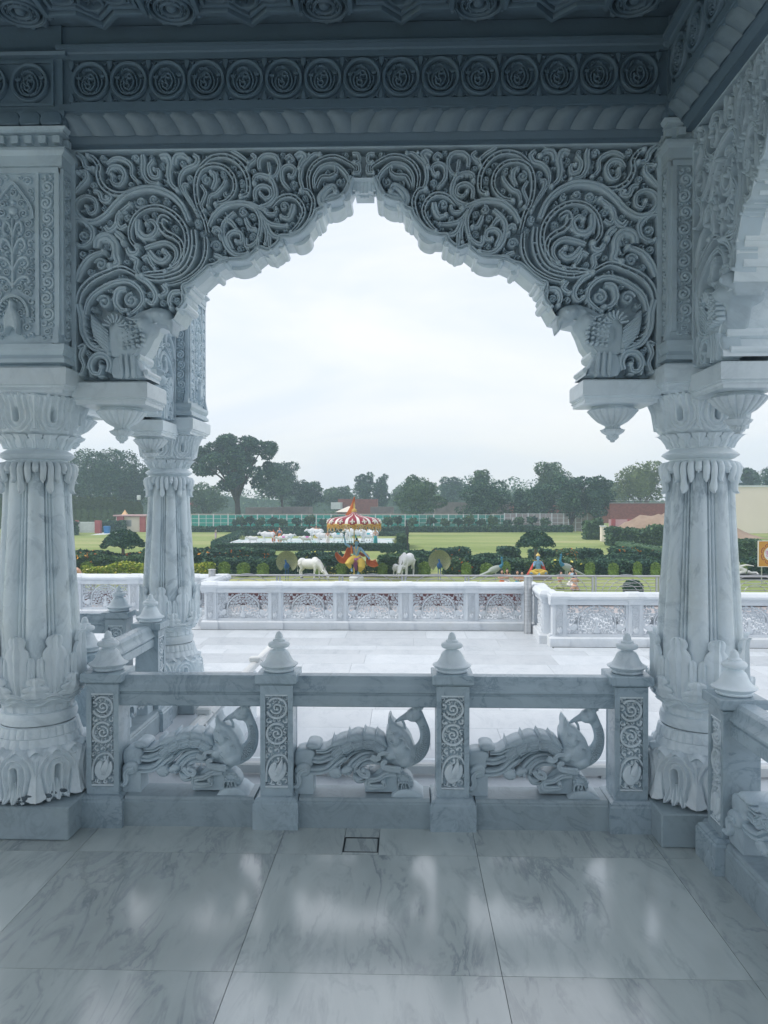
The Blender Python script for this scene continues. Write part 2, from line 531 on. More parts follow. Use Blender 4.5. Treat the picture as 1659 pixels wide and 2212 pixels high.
# ================================================================= floor, ledge, terrace (setting)
mb = MB()
xs = [-6.1, -5.18, -4.26, -3.34, -2.43, -1.507, -0.588, 0.329, 1.168, 1.372, 1.75]
ys = [-4.4, -3.6, -2.71, -1.82, -0.93, -0.04, 0.85, 1.70, 2.59, 3.475, 4.18]
g = 0.0009
def slab(mb, x0, x1, y0, y1, z, g=g):
    mb.add([(x0 + g, y0 + g, z - .003), (x1 - g, y0 + g, z - .003), (x1 - g, y1 - g, z - .003), (x0 + g, y1 - g, z - .003),
            (x0 + g + .0003, y0 + g + .0003, z), (x1 - g - .0003, y0 + g + .0003, z), (x1 - g - .0003, y1 - g - .0003, z), (x0 + g + .0003, y1 - g - .0003, z)],
           [(4, 5, 6, 7), (0, 1, 5, 4), (1, 2, 6, 5), (2, 3, 7, 6), (3, 0, 4, 7)])
for i in range(len(xs) - 1):
    for j in range(len(ys) - 1):
        x0, x1, y0, y1 = xs[i], xs[i + 1], ys[j], ys[j + 1]
        if j == 9 and i == 6:          # strip with the drain opening
            a, b = -0.288, -0.122; c, d = 3.50, 3.655
            slab(mb, x0, a, y0, y1, 0); slab(mb, b, x1, y0, y1, 0)
            slab(mb, a, b, y0, c, 0, g); slab(mb, a, b, d, y1, 0, g)
            continue
        slab(mb, x0, x1, y0, y1, 0)
tag(mb.build('floor', M['floor'], smooth=0), kind='structure')
mb = MB(); mb.box(-6.1, 1.75, -4.4, 4.18, -.30, -.004)
tag(mb.build('floor_bed', M['joint'], smooth=0), kind='structure')
dr = thing('drain_cover', 'square marble drain cover with a thin black frame set in the floor before the balustrade', 'drain cover', (-.205, 3.578, 0))
mb = MB(); mb.bevbox(-.0765, .0765, -.0712, .0712, -.02, -.001, .002); mb.build('lid', M['floor'], dr)
mb = MB()
for a in ((-.0812, -.0775, -.0775, .0775), (.0775, .0812, -.0775, .0775), (-.0775, .0775, -.0775, -.0738), (-.0775, .0775, .0738, .0775)):
    mb.box(a[0], a[1], a[2], a[3], -.02, .001)
mb.build('frame', noisy('drain_black', (.01, .012, .015), (.02, .02, .025), 20, .5, 0), dr)

# ledge outside the balustrade, wing floor
mb = MB()
for x0 in np.arange(-1.5, 5.2, .93):
    slab(mb, x0, x0 + .93, 4.18, 4.78, 0)
for y0 in np.arange(4.18, 6.5, 1.03):
    slab(mb, -2.45, -1.5, y0, y0 + 1.03, 0)
    for k in range(5): slab(mb, -6.1 + k * .73, -6.1 + (k + 1) * .73, y0, y0 + 1.03, 0)
for y0 in np.arange(-4.4, 4.1, .953):
    slab(mb, 1.75, 2.40, y0, y0 + .953, 0)
tag(mb.build('ledge_paving', M['terrace'], smooth=0), kind='structure')
mb = MB(); mb.box(-6.1, -1.42, 4.18, 7.3, -.45, -.004); mb.box(-1.42, 5.2, 4.18, 4.82, -.45, -.004); mb.box(1.75, 2.44, -4.4, 4.18, -.45, -.004)
mb.box(-1.42, 5.2, 4.82, 5.16, -.45, -.15); mb.box(-1.42, 5.2, 5.16, 5.5, -.45, -.30)
tag(mb.build('plinth_steps', M['marble'], smooth=0), kind='structure')
mb = MB(); TZ = -.45
r2 = random.Random(3)
y = 4.2
while y < 13.9:
    dy = r2.choice((.62, .62, .62, .31)); x = -14.0 + r2.uniform(0, .6)
    while x < 18:
        dx = r2.choice((1.24, 1.24, .62)); slab(mb, x, x + dx, y, y + dy, TZ, .0016); x += dx
    y += dy
for x in np.arange(-14, 18, 2.0):
    for y in np.arange(-14, 4.2, 1.3): slab(mb, x, x + 2, y, y + 1.3, TZ, .0012)
tag(mb.build('terrace', M['terrace'], smooth=0), kind='structure')
mb = MB(); mb.box(-14, 18, -14, 13.95, -3.3, TZ - .004)
tag(mb.build('terrace_bed', noisy('joint_pale', (.36, .40, .44), (.42, .46, .50), 20, .9), smooth=0), kind='structure')
mb = MB(); mb.box(-14, 18, 13.95, 16.2, -3.3, TZ - .01)
tag(mb.build('outer_walk', noisy('pink_stone', (.38, .36, .37), (.46, .43, .43), 3, .8), smooth=0), kind='structure')

# ================================================================= column
def arch_mod(z0, z1, yc, amp, slot, flip=False, cells=8, ph=0.0, up=3.2):
    def f(th, z):
        c = (((th - ph) / (2 * PI) * cells + .5) % 1.0) * 2 - 1
        y = np.clip((z - z0) / (z1 - z0), 0, 1)
        if flip: y = 1 - y
        dy = np.maximum(y - yc, 0) / (1 - yc) * .92
        sp = 1 + .10 * np.sin(y * 9)
        rho = np.sqrt((c * sp) ** 2 + dy ** 2)
        h = amp * (.55 + .45 * np.cos(2 * PI * (rho - .20) * 3.2)) * np.clip((1.12 - rho) * 4, .25, 1)
        sl_ = np.clip((.13 - rho) / .07, 0, 1) * np.clip((y - .30) * 7, 0, 1)
        h = h * (1 - sl_) - slot * sl_
        e = np.clip(np.minimum(y, 1 - y) * 9, 0, 1)
        return h * e
    return f
def shell(mb, th0, prof, wfun, half, bulge=.012, thick=.012, nv=18, nu=9, rib=.006, lean=0.0):
    """leaf lying on a surface of revolution; prof(v)->(r,z); wfun(v) 0..1"""
    P = np.zeros((nv, nu, 3)); Q = np.zeros((nv, nu, 3))
    for i in range(nv):
        v = i / (nv - 1); r, z = prof(v); w = wfun(v) * half
        for j in range(nu):
            u = j / (nu - 1) * 2 - 1
            th = th0 + u * w + lean * v
            d = bulge * (1 - abs(u) ** 2.5) + rib * max(0, 1 - abs(u) * 4.5) - rib * .8 * math.exp(-((abs(u) - .38) / .12) ** 2)
            rr = r + d
            P[i, j] = (rr * math.cos(th), rr * math.sin(th), z)
            rb = r - thick
            Q[i, j] = (rb * math.cos(th), rb * math.sin(th), z - .002)
    mb.grid(P); mb.grid(Q, flip=True)
    for e in (0, nu - 1):
        mb.grid(np.stack([P[:, e], Q[:, e]], 1), flip=(e == 0))
    mb.grid(np.stack([P[-1], Q[-1]], 1), flip=False); mb.grid(np.stack([P[0], Q[0]], 1), flip=True)
def interp(tab):
    xs_ = [a for a, *_ in tab]
    return lambda v: tuple(np.interp(v, xs_, [t[k] for t in tab]) for k in range(1, len(tab[0]))) if len(tab[0]) > 2 else float(np.interp(v, xs_, [t[1] for t in tab]))

def make_column():
    root = thing('column', 'x', 'column')
    mb = MB()
    mb.bevbox(-.27, .27, -.27, .27, 0, .158, .006)
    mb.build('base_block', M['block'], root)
    # drapery bulb
    mb = MB()
    pr = [(.20, .158), (.232, .162), (.242, .185), (.238, .21), (.236, .27), (.240, .33), (.232, .37), (.21, .40), (.20, .415)]
    mb.revolve(pr, n=384, mod=arch_mod(.165, .405, .66, .021, .034, ph=PI / 2), sub=11)
    for k in range(8):                       # hanging leaf between two arches
        th0 = PI / 2 + (k + .5) * PI / 4
        pf = interp([(0, .235, .36), (.5, .250, .27), (.85, .262, .195), (1, .272, .172)])
        wf = interp([(0, .15), (.4, .22), (.75, .34), (.92, .48), (1, .25)])
        shell(mb, th0, pf, wf, PI / 8, bulge=.012)
        for s in (-1, 0, 1):
            pf = interp([(0, .236, .265), (.6, .246, .205), (1, .262, .168)])
            shell(mb, th0 + PI / 8 + s * .085, pf, interp([(0, .06), (.5, .17), (.8, .21), (1, .08)]), PI / 8, bulge=.012, nv=9, nu=7, lean=s * .09)
    mb.build('drapery_base', M['marble'], root)
    # frill tiers
    mb = MB()
    def hem(amp, n, zc=0):
        return lambda th, z: amp * (.5 + .5 * np.cos(th * n)) + 0 * z
    mb.revolve([(.18, .505), (.188, .50), (.196, .47), (.199, .455), (.17, .452)], n=192, mod=lambda th, z: .006 * np.sqrt(np.abs(np.cos(th * 16))) * (z < .503) - .003)
    mb.revolve([(.18, .46), (.200, .452), (.210, .425), (.213, .412), (.17, .41)], n=192, mod=lambda th, z: .007 * np.sqrt(np.abs(np.sin(th * 14))) * (z < .458) - .003)
    th = np.linspace(0, 2 * PI, 192, endpoint=False)
    Pw = []
    for r_, z_, a in ((.19, .425, 0), (.215, .412, .004), (.232, .398, .016), (.238, .385, .020), (.225, .380, .016), (.17, .385, 0)):
        Pw.append(np.stack([(r_ + .01 * np.cos(8 * th * 2)) * np.cos(th), (r_ + .01 * np.cos(8 * th * 2)) * np.sin(th), z_ + a * np.cos(16 * th)], -1))
    mb.grid(np.array(Pw)[::-1], cv=True, flip=True)
    mb.revolve([(.165, .50), (.181, .512), (.187, .54), (.181, .566), (.16, .572)], n=96, sub=3)
    mb.build('collar', M['marble'], root)
    # bowl under leaves
    mb = MB()
    mb.revolve([(.158, .565), (.166, .572), (.168, .60), (.180, .612), (.205, .64), (.20, .66), (.17, .67)], n=128, sub=2,
               mod=lambda th, z: .004 * np.sign(np.cos(th * 16)) * (z < .605) * (z > .57))
    for r_, z_, a, q in ((.195, .628, .013, 0), (.213, .655, .012, .4)):
        Pw = []
        for dr_, dz, aa in ((-.03, .01, .2), (0, .008, 1), (.01, -.002, 1), (.002, -.010, 1), (-.03, -.006, .2)):
            rr = r_ + dr_ + .008 * np.cos(8 * th + q)
            Pw.append(np.stack([rr * np.cos(th), rr * np.sin(th), z_ + dz + a * aa * np.cos(8 * th + q)], -1))
        mb.grid(np.array(Pw)[::-1], cv=True, flip=True)
    # big leaves
    def ell(*E):
        def f(v):
            w = .05
            for c, rv, ww in E:
                if abs(v - c) < rv: w = max(w, ww * math.sqrt(1 - ((v - c) / rv) ** 2))
            return w
        return f
    lobe = ell((.87, .13, .46), (.64, .17, .66), (.42, .30, .54), (.1, .5, .44))
    lobe2 = interp([(0, .40), (.25, .38), (.6, .52), (.85, .56), (.95, .42), (1, .12)])
    for k in range(8):
        th0 = PI / 2 + k * PI / 4
        pf = interp([(0, .205, .665), (.25, .222, .742), (.6, .226, .85), (.85, .224, .922), (.95, .229, .950), (1, .238, .962)])
        shell(mb, th0, pf, lobe, PI / 8, bulge=.010, thick=.02, nv=40, nu=13, rib=.008)
        for s in (-1, 1):
            pf = interp([(0, .208, .67), (.5, .216, .77), (.9, .213, .845), (1, .208, .855)])
            shell(mb, th0 + s * .255, pf, interp([(0, .34), (.4, .30), (.7, .34), (.92, .28), (1, .08)]), PI / 8, bulge=.010, thick=.02, nv=16, nu=7)
        t1 = th0 + PI / 8
        pf = interp([(0, .212, .655), (.5, .232, .70), (.9, .236, .748), (1, .232, .76)])
        shell(mb, t1, pf, ell((.82, .19, .46), (.46, .22, .70), (.12, .24, .86)), PI / 8, bulge=.012, thick=.02, nv=34, nu=13, rib=.006)
    mb.build('leaf_cup', M['marble'], root)
    # shaft: clustered rounds with fillets
    def flute(th, z):
        c = ((th / (2 * PI) * 8) % 1.0) * 2 - 1
        a = np.abs(c)
        big = np.sqrt(np.clip(1 - (a / .72) ** 2, 0, 1)) * .030
        sm = np.sqrt(np.clip(1 - ((a - .86) / .11) ** 2, 0, 1)) * .012
        return np.maximum(big, sm) - .026
    mb = MB()
    mb.revolve([(.205, .66), (.203, .80), (.196, .95), (.186, 1.12), (.172, 1.35), (.160, 1.55), (.154, 1.70), (.15, 1.80)], n=320, mod=flute, sub=3)
    mb.build('shaft', M['shaft'], root)
    # petal collar
    mb = MB()
    tips = [1.648, 1.70, 1.745, 1.70]
    for k in range(32):
        zt = tips[k % 4]; th0 = PI / 2 + k * PI / 16
        pf = interp([(0, .150, 1.803), (.1, .170, 1.800), (.25, .184, 1.775), (.5, .182, 1.775 - (1.775 - zt) * .35), (.8, .172, zt + (1.775 - zt) * .25), (.93, .173, zt + .012), (1, .184, zt)])
        wf = interp([(0, .75), (.3, .9), (.65, .85), (.82, .75), (.94, .45), (1, .1)]) if k % 4 else interp([(0, .7), (.4, .85), (.6, .75), (.8, 1.1), (.88, 1.05), (.95, .6), (1, .12)])
        shell(mb, th0, pf, wf, PI / 32, bulge=.012, thick=.012, nv=18, nu=7, rib=.0)
    mb.revolve([(.15, 1.79), (.152, 1.806), (.142, 1.81), (.142, 1.815)], n=64)
    mb.build('petal_collar', M['marble'], root)
    mb = MB()
    mb.revolve([(.142, 1.80), (.142, 1.814), (.160, 1.820), (.181, 1.836), (.178, 1.842), (.158, 1.856), (.139, 1.866), (.139, 1.885)], n=96, sub=2)
    mb.build('neck_ring', M['marble'], root)
    # capital
    mb = MB()
    mb.revolve([(.137, 1.87), (.145, 1.885), (.16, 1.915), (.15, 1.93)], n=64)
    for k in range(16):
        pf = interp([(0, .142, 1.870), (.4, .153, 1.895), (.75, .172, 1.920), (.92, .192, 1.935), (1, .205, 1.934)])
        shell(mb, PI / 2 + k * PI / 8, pf, interp([(0, .6), (.3, .45), (.5, .55), (.8, .98), (.93, .8), (1, .15)]), PI / 16, bulge=.008, thick=.008, nv=12, nu=7)
    pr = [(.15, 1.925), (.172, 1.932), (.190, 1.95), (.200, 1.975), (.204, 2.01), (.210, 2.05), (.226, 2.09), (.245, 2.115), (.24, 2.128)]
    mb.revolve(pr, n=256, mod=arch_mod(1.93, 2.125, .62, .015, .03, flip=True, ph=PI / 2), sub=7)
    for k in range(8):
        th0 = PI / 2 + (k + .5) * PI / 4
        pf = interp([(0, .20, 1.96), (.5, .214, 2.05), (.85, .240, 2.112), (1, .272, 2.120)])
        shell(mb, th0, pf, interp([(0, .18), (.5, .25), (.8, .36), (.95, .22), (1, .1)]), PI / 8, bulge=.012, nv=16, nu=7)
        th0 = PI / 2 + k * PI / 4
        for s in (-.2, 0, .2):
            pf = interp([(0, .20, 2.06), (.6, .222, 2.10), (1, .262, 2.128 - abs(s) * .02)])
            shell(mb, th0 + s * .5, pf, interp([(0, .08), (.7, .17), (1, .06)]), PI / 8, bulge=.008, nv=8, nu=5, lean=s * .2)
    mb.build('capital', M['marble'], root)
    mb = MB()
    mb.sqprof(0, 0, [(.20, 2.122), (.235, 2.126), (.235, 2.140), (.25, 2.150), (.25, 2.157), (.263, 2.162), (.265, 2.238), (.258, 2.246), (.2, 2.246)])
    mb.build('abacus', M['marble'], root, smooth=20)
    return root

def make_pier(root, detail=True):
    """carved block on top of the column up to the beam"""
    mb = MB()
    h = .232
    mb.sqprof(0, 0, [(.22, 2.246), (.215, 2.262), (.252, 2.266), (.252, 2.285), (.236, 2.305), (.240, 2.312), (.250, 2.330), (.250, 2.355), (.222, 2.358), (.222, 3.19), (.238, 3.20), (.240, 3.245), (.262, 3.262), (.262, 3.275), (.25, 3.285),
                     (.225, 3.29), (.225, 3.345), (.25, 3.35), (.25, 3.36), (.27, 3.37), (.2, 3.38)])
    # corner pilaster frames on each face
    for q in range(4):
        c, s = math.cos(q * PI / 2), math.sin(q * PI / 2)
        def F(a, b, n, c=c, s=s):
            y = -(.222 + n); return (a * c - y * s, a * s + y * c, b)
        for a in (-.222, .200):
            o = [(a, 2.40), (a + .022, 2.40), (a + .022, 3.19), (a, 3.19)]
            pad(mb, F, o, 0, .014, .003, sub=1, back=False)
        for a in (-.125, .107):
            pad(mb, F, [(a, 2.40), (a + .018, 2.40), (a + .018, 3.19), (a, 3.19)], 0, .014, .003, sub=1, back=False)
        pad(mb, F, [(-.222, 3.165), (.222, 3.165), (.222, 3.19), (-.222, 3.19)], 0, .016, .003, sub=1, back=False)
        for k in range(7):                        # dentils
            a = -.2 + k * .0667
            pad(mb, F, [(a, 3.30), (a + .034, 3.30), (a + .034, 3.335), (a, 3.335)], 0, .03, .004, sub=1, back=False)
        # tiny obelisk on the corner of the base
        mb.add([F(.19, 2.358, 0), F(.225, 2.358, 0), F(.225, 2.358, .03), F(.19, 2.358, .03), F(.209, 2.50, .004)], [(0, 1, 4), (1, 2, 4), (2, 3, 4), (3, 0, 4)])
    mb.build('pier', M['arch'], root, smooth=20)
    mb = MB()
    for q in range(4):
        c, s = math.cos(q * PI / 2), math.sin(q * PI / 2)
        def F(a, b, n, c=c, s=s):
            y = -(.222 + n); return (a * c - y * s, a * s + y * c, b)
        # side strips: running scroll
        for sx in (-1, 1):
            xc = sx * .163; zz = 2.50; k = 0; st = []
            while zz < 3.13:
                r_ = .030; d = 1 if (k % 2) == 0 else -1
                sp = spiral_pts((xc + d * .004, zz), r_, PI / 2 * -d, 1.5, d)
                st.append((ribbon(mb, F, sp, [.014, .016, .012], .016, sec=SECR, raw=True, ball=.9), .015))
                zz += .075; k += 1
            fill_scrolls(mb, F, [(xc - .034, 2.38), (xc + .034, 2.38), (xc + .034, 3.16), (xc - .034, 3.16)], st, .014, rmin=.008, rmax=.02, seed=q * 2 + sx, cell=.003)
        # central niche with plant and bird
        st = []
        st.append((ribbon(mb, F, [(-.098, 2.95), (-.09, 3.0), (-.06, 3.05), (-.03, 3.09), (0, 3.12), (.03, 3.09), (.06, 3.05), (.09, 3.0), (.098, 2.95)], .014, .020), .014))
        st.append((ribbon(mb, F, [(0, 2.62), (0, 2.80), (0, 2.95)], [.018, .012, .008], .022, sec=SECR), .016))
        for sx in (-1, 1):
            for z0, hh, w0 in ((2.70, .09, .075), (2.78, .10, .06), (2.86, .10, .045), (2.63, .06, .08)):
                st.append((ribbon(mb, F, [(0, z0), (sx * w0 * .35, z0 + hh * .6), (sx * w0 * .8, z0 + hh * .75), (sx * w0, z0 + hh * .4), (sx * w0 * .8, z0 + hh * .2)], [.012, .018, .014], .02, sec=SECR, ball=.7), .016))
        bump(mb, F, (0, 2.99), .022, .022); bump(mb, F, (0, 3.03), .012, .018)
        st.append(([(0, 2.99), (0, 3.03)], .04))
        th = np.linspace(-.2, PI + .2, 15)
        st.append((ribbon(mb, F, [(.072 * math.cos(a), 2.50 + .085 * math.sin(a)) for a in th], .014, .024, raw=True), .02))
        for a in np.linspace(0, PI, 12): bump(mb, F, (.056 * math.cos(a), 2.50 + .068 * math.sin(a)), .007, .026)
        pad(mb, F, [(-.03, 2.40), (-.036, 2.46), (-.028, 2.50), (-.012, 2.53), (-.012, 2.55), (0, 2.565), (.012, 2.55), (.012, 2.53), (.028, 2.50), (.036, 2.46), (.03, 2.40), (.012, 2.43), (-.012, 2.43)], 0, .045, .012, back=False)
        st.append(([(0, 2.40), (0, 2.56)], .08))
        fill_scrolls(mb, F, [(-.104, 2.38), (.104, 2.38), (.104, 2.95), (.07, 3.05), (0, 3.1), (-.07, 3.05), (-.104, 2.95)], st, .02, rmin=.009, rmax=.024, seed=40 + q, cell=.003)
        for sx in (-1, 1):
            fill_scrolls(mb, F, [(sx * .104, 2.99), (sx * .104, 3.16), (sx * .01, 3.16), (sx * .05, 3.10)], [], .014, rmin=.008, rmax=.026, seed=50 + q, cell=.003)
    mb.build('pier_carving', M['arch'], root)

colL = make_column(); make_pier(colL)
colL.location = (XL, COLS_Y, 0)
tag(colL, 'stained marble column at the left edge of the arch, nearest on the left', 'column', 'marble columns of the pavilion')
colR = dup(colL, (XR, COLS_Y, 0), label='marble column on the right of the arch, half behind the right hand balustrade post')
col2 = dup(colL, (XL, COLS_Y + BAY, 0), label='pale marble column standing further out, seen between the left column and the arch')
colB = dup(colL, (XR, COLS_Y - BAY, 0), label='marble column of the right side nearest to the viewer')
colC = dup(colL, (XL - 3.32, COLS_Y, 0), label='marble column one bay to the left of the arch')
colD = dup(colL, (XL - 3.32, COLS_Y + BAY, 0), label='outer column of the left wing')
colE = dup(colL, (XL - 3.32, COLS_Y - 2 * BAY, 0), label='column far out to the left behind the viewer')
# grime at the foot of the left column
gm = noisy('grime', (.08, .11, .13), (.16, .20, .23), 40, .8)
mb = MB()
r3 = random.Random(5)
for k in range(18):
    a = r3.uniform(-.2, .16); zz = .160 + r3.uniform(0, .045)
    th = -PI / 2 + .55 + a * 2.2
    rr = .262 + r3.uniform(-.012, .006)
    mb.ellipsoid((rr * math.cos(th), rr * math.sin(th), zz), (r3.uniform(.008, .020), r3.uniform(.004, .007), r3.uniform(.004, .012)), 8, 5)
mb.build('grime_patch', gm, colL)

# ================================================================= arch
def Zc(x, y): return (x * .24 + 152.6, y * .24 + 318.5)      # measuring grid of the left haunch
def Zd(x, y): return (x * .216 + 464.5, y * .216 + 318.5)    # measuring grid near the crown
YREL = 3.72
def D2(p):
    q = at(p[0], p[1], YREL); return (q.x, q.z)
pxm = 3.72 / 1660
strokes_c = [
 (60,40,[(1060,660),(1000,520),(900,420),(760,360),(620,365),(500,410),(400,500),(310,600),(200,660),(100,640),(40,560),(60,470),(140,435),(215,470),(225,560),(170,590),(140,530)]),
 (48,44,[(590,1150),(720,1130),(860,1110),(980,1030),(1040,900),(1035,760),(980,650),(890,570),(780,530),(660,550),(570,630),(530,740),(540,830),(590,890)]),
 (62,50,[(1100,740),(1110,880),(1080,1010),(1010,1110),(900,1160),(760,1180),(640,1150)]),
 (42,36,[(1210,800),(1215,920),(1180,1040),(1100,1130),(980,1200),(860,1230)]),
 (62,40,[(600,640),(600,740),(660,800),(740,780),(770,700),(720,650),(680,680)]),
 (60,44,[(880,650),(820,620),(800,690),(850,760),(930,800),(990,860),(1005,960),(960,1070),(850,1110)]),
 (46,40,[(660,900),(740,870),(850,850),(930,900),(945,980),(900,1060)]),
 (56,44,[(700,930),(760,1000),(830,1020),(880,970),(835,925)]),
 (50,44,[(500,410),(390,410),(290,350),(245,250),(250,170),(200,90),(150,70)]),
 (42,36,[(320,140),(400,90),(490,110),(540,160),(545,240),(600,300)]),
 (44,36,[(325,230),(360,170),(440,170),(480,240),(440,330),(370,310),(370,240)]),
 (44,36,[(30,400),(90,330),(140,270),(130,210),(60,215)]),
 (50,40,[(50,50),(100,90),(130,170),(200,180)]),
 (44,36,[(200,390),(250,400),(280,470),(340,470),(350,430),(320,440)]),
 (48,34,[(640,60),(650,120),(650,220),(700,300),(790,320)]),
 (44,36,[(740,110),(700,170),(720,250),(780,260),(790,200),(750,190)]),
 (56,44,[(800,80),(860,70),(890,140),(880,230),(900,320),(960,380)]),
 (50,44,[(930,150),(940,80),(1000,60),(1060,100)]),
 (46,34,[(1100,60),(1140,90),(1120,150),(1040,180),(990,240),(980,330),(1040,440),(1120,560)]),
 (36,30,[(1060,340),(1020,330),(1030,400),(1080,480),(1140,600)]),
 (44,40,[(1230,760),(1200,640),(1140,500),(1120,330),(1160,200),(1260,150),(1380,170),(1460,260),(1470,380),(1400,470),(1300,500)]),
 (48,44,[(1160,170),(1260,85),(1400,70),(1520,140),(1590,270),(1590,400),(1530,430)]),
 (46,36,[(1270,370),(1300,300),(1290,230),(1260,215)]),
 (36,34,[(1390,280),(1370,330),(1310,400),(1250,430),(1230,520)]),
 (34,34,[(1170,330),(1210,400),(1190,460),(1170,520),(1200,560)]),
 (48,44,[(1240,700),(1290,600),(1380,520),(1500,490),(1620,505),(1750,560)]),
 (50,34,[(40,640),(120,660),(190,740),(180,830),(110,880),(60,870)]),
 (44,36,[(1280,760),(1300,720),(1350,750),(1340,790)]),
 (76,60,[(225,900),(240,820),(320,790),(390,860),(400,960),(420,1040),(350,1060)]),
 (54,44,[(50,1200),(90,1080),(170,980),(290,930)]),
 (60,50,[(60,1400),(90,1290),(180,1190),(320,1120),(460,1080),(600,1150)]),
 (44,40,[(120,1500),(150,1380),(230,1290),(380,1210),(520,1200),(620,1280),(640,1380),(590,1450),(520,1500)]),
 (56,44,[(490,1265),(420,1280),(395,1380),(440,1450),(500,1460)]),
 (48,40,[(620,1170),(700,1220),(760,1320),(730,1400),(680,1370)]),
 (44,36,[(820,1230),(860,1290),(800,1330)]),
 (44,40,[(980,1290),(910,1300),(880,1370),(900,1440)]),
 (44,36,[(1000,1290),(1010,1380),(960,1450)]),
 (64,44,[(60,1400),(90,1520),(100,1650),(170,1780),(280,1830),(340,1850)]),
 (58,40,[(330,2020),(345,1940),(300,1870),(220,1870),(170,1940),(190,2020),(250,2030),(270,1970)]),
 (42,34,[(60,1800),(110,1780),(80,1870),(110,1960),(80,2040)]),
 (46,36,[(530,980),(590,1010),(580,1080),(620,1150)]),
 (44,36,[(640,1000),(690,980),(720,1040),(760,1090)]),
 (40,34,[(500,690),(440,720),(410,640),(440,580)]),
 (60,50,[(400,760),(450,800),(470,850)]),
 (50,40,[(500,900),(530,950),(590,940),(600,880)]),
 (40,34,[(1290,960),(1350,990),(1300,1060),(1250,1080)]),
 (50,40,[(300,700),(340,740),(400,690),(420,600),(480,540),(530,500)]),
]
strokes_d = [
 (48,46,[(120,570),(280,545),(400,590),(470,585),(560,540),(605,450),(560,310),(460,265),(390,290),(390,350)]),
 (46,38,[(400,520),(395,430),(460,375),(540,400),(555,470),(500,500),(450,450)]),
 (46,38,[(440,210),(440,120),(500,70),(600,80),(640,170),(610,260),(560,290)]),
 (40,34,[(530,140),(540,200),(550,260)]),
 (42,36,[(360,60),(400,100),(340,160),(320,200)]),
 (42,36,[(160,20),(260,80),(330,140)]),
 (42,36,[(740,410),(670,320),(670,210),(740,170),(800,210),(770,280),(740,270)]),
 (34,28,[(700,110),(740,70),(780,110),(740,140)]),
 (60,44,[(800,80),(850,50),(890,80),(850,150),(840,200)]),
 (42,38,[(880,410),(850,300),(870,180),(930,110),(990,60),(1050,60)]),
 (42,38,[(940,410),(930,280),(980,170),(1080,100),(1200,80),(1320,130),(1400,190),(1385,250)]),
 (40,44,[(990,390),(990,290),(1060,190),(1180,160),(1280,220),(1335,310),(1330,400),(1280,470)]),
 (36,30,[(1010,390),(1060,290),(1150,280),(1210,240),(1200,190)]),
 (90,60,[(1090,580),(1060,500),(1110,420),(1180,380),(1210,440)]),
 (70,50,[(1200,470),(1140,500),(1090,560)]),
 (48,44,[(740,870),(850,830),(930,740),(970,640),(980,520),(930,430),(860,420)]),
 (46,42,[(560,590),(640,500),(760,475),(850,540),(885,640),(840,750),(760,840)]),
 (60,40,[(780,560),(770,620),(730,700),(660,680)]),
 (44,36,[(440,640),(520,740),(620,770),(720,770)]),
 (44,38,[(450,660),(510,830),(500,960)]),
 (50,36,[(500,740),(560,860),(650,900),(650,950)]),
 (40,34,[(540,880),(545,980),(560,1020)]),
 (52,40,[(100,710),(160,740),(210,810)]),
 (48,40,[(300,700),(340,790),(400,810)]),
 (52,46,[(190,640),(80,760),(80,900),(130,1010),(220,1070),(330,1050)]),
 (48,42,[(170,1010),(125,900),(170,840),(250,850),(265,930),(210,930)]),
 (46,40,[(400,600),(450,700),(450,820),(425,920),(430,1000)]),
 (44,38,[(300,900),(310,980),(380,960),(430,900)]),
 (38,34,[(1370,60),(1430,60),(1440,130),(1390,140)]),
 (38,34,[(1380,250),(1440,240),(1440,170),(1400,150)]),
 (40,36,[(10,1180),(60,1110),(130,1110),(110,1160)]),
 (48,40,[(260,1100),(350,1060),(430,1010)]),
 (38,34,[(510,600),(520,650),(590,650),(610,600)]),
 (30,28,[(960,80),(940,60)]),
]
edge_px = [(785, 384), (762, 384), (745, 420), (727, 432), (704, 438), (695, 453), (684, 458), (679, 470), (665, 489), (648, 506), (627, 513), (607, 514), (603, 526), (581, 543), (562, 538),
           (540, 556), (521, 563), (488, 565), (464, 576), (450, 580), (428, 600), (409, 615), (396, 622), (401, 640), (392, 657), (375, 688), (345, 695), (322, 700), (312, 722), (304, 745), (287, 768), (292, 785), (299, 797), (309, 803), (313, 815)]
EDGE = [D2(p) for p in edge_px]
EDGE[0] = (XC, EDGE[0][1])
SIDE0 = XL + .233                      # inner face of the pier
def arch_half(tr, name_root, yout, depth, seed):
    """tr maps (x,z) of the traced left half to in-plane (s,z); builds plate + scrolls into meshes; frames out(s,t,n)"""
TOPZ = 3.325
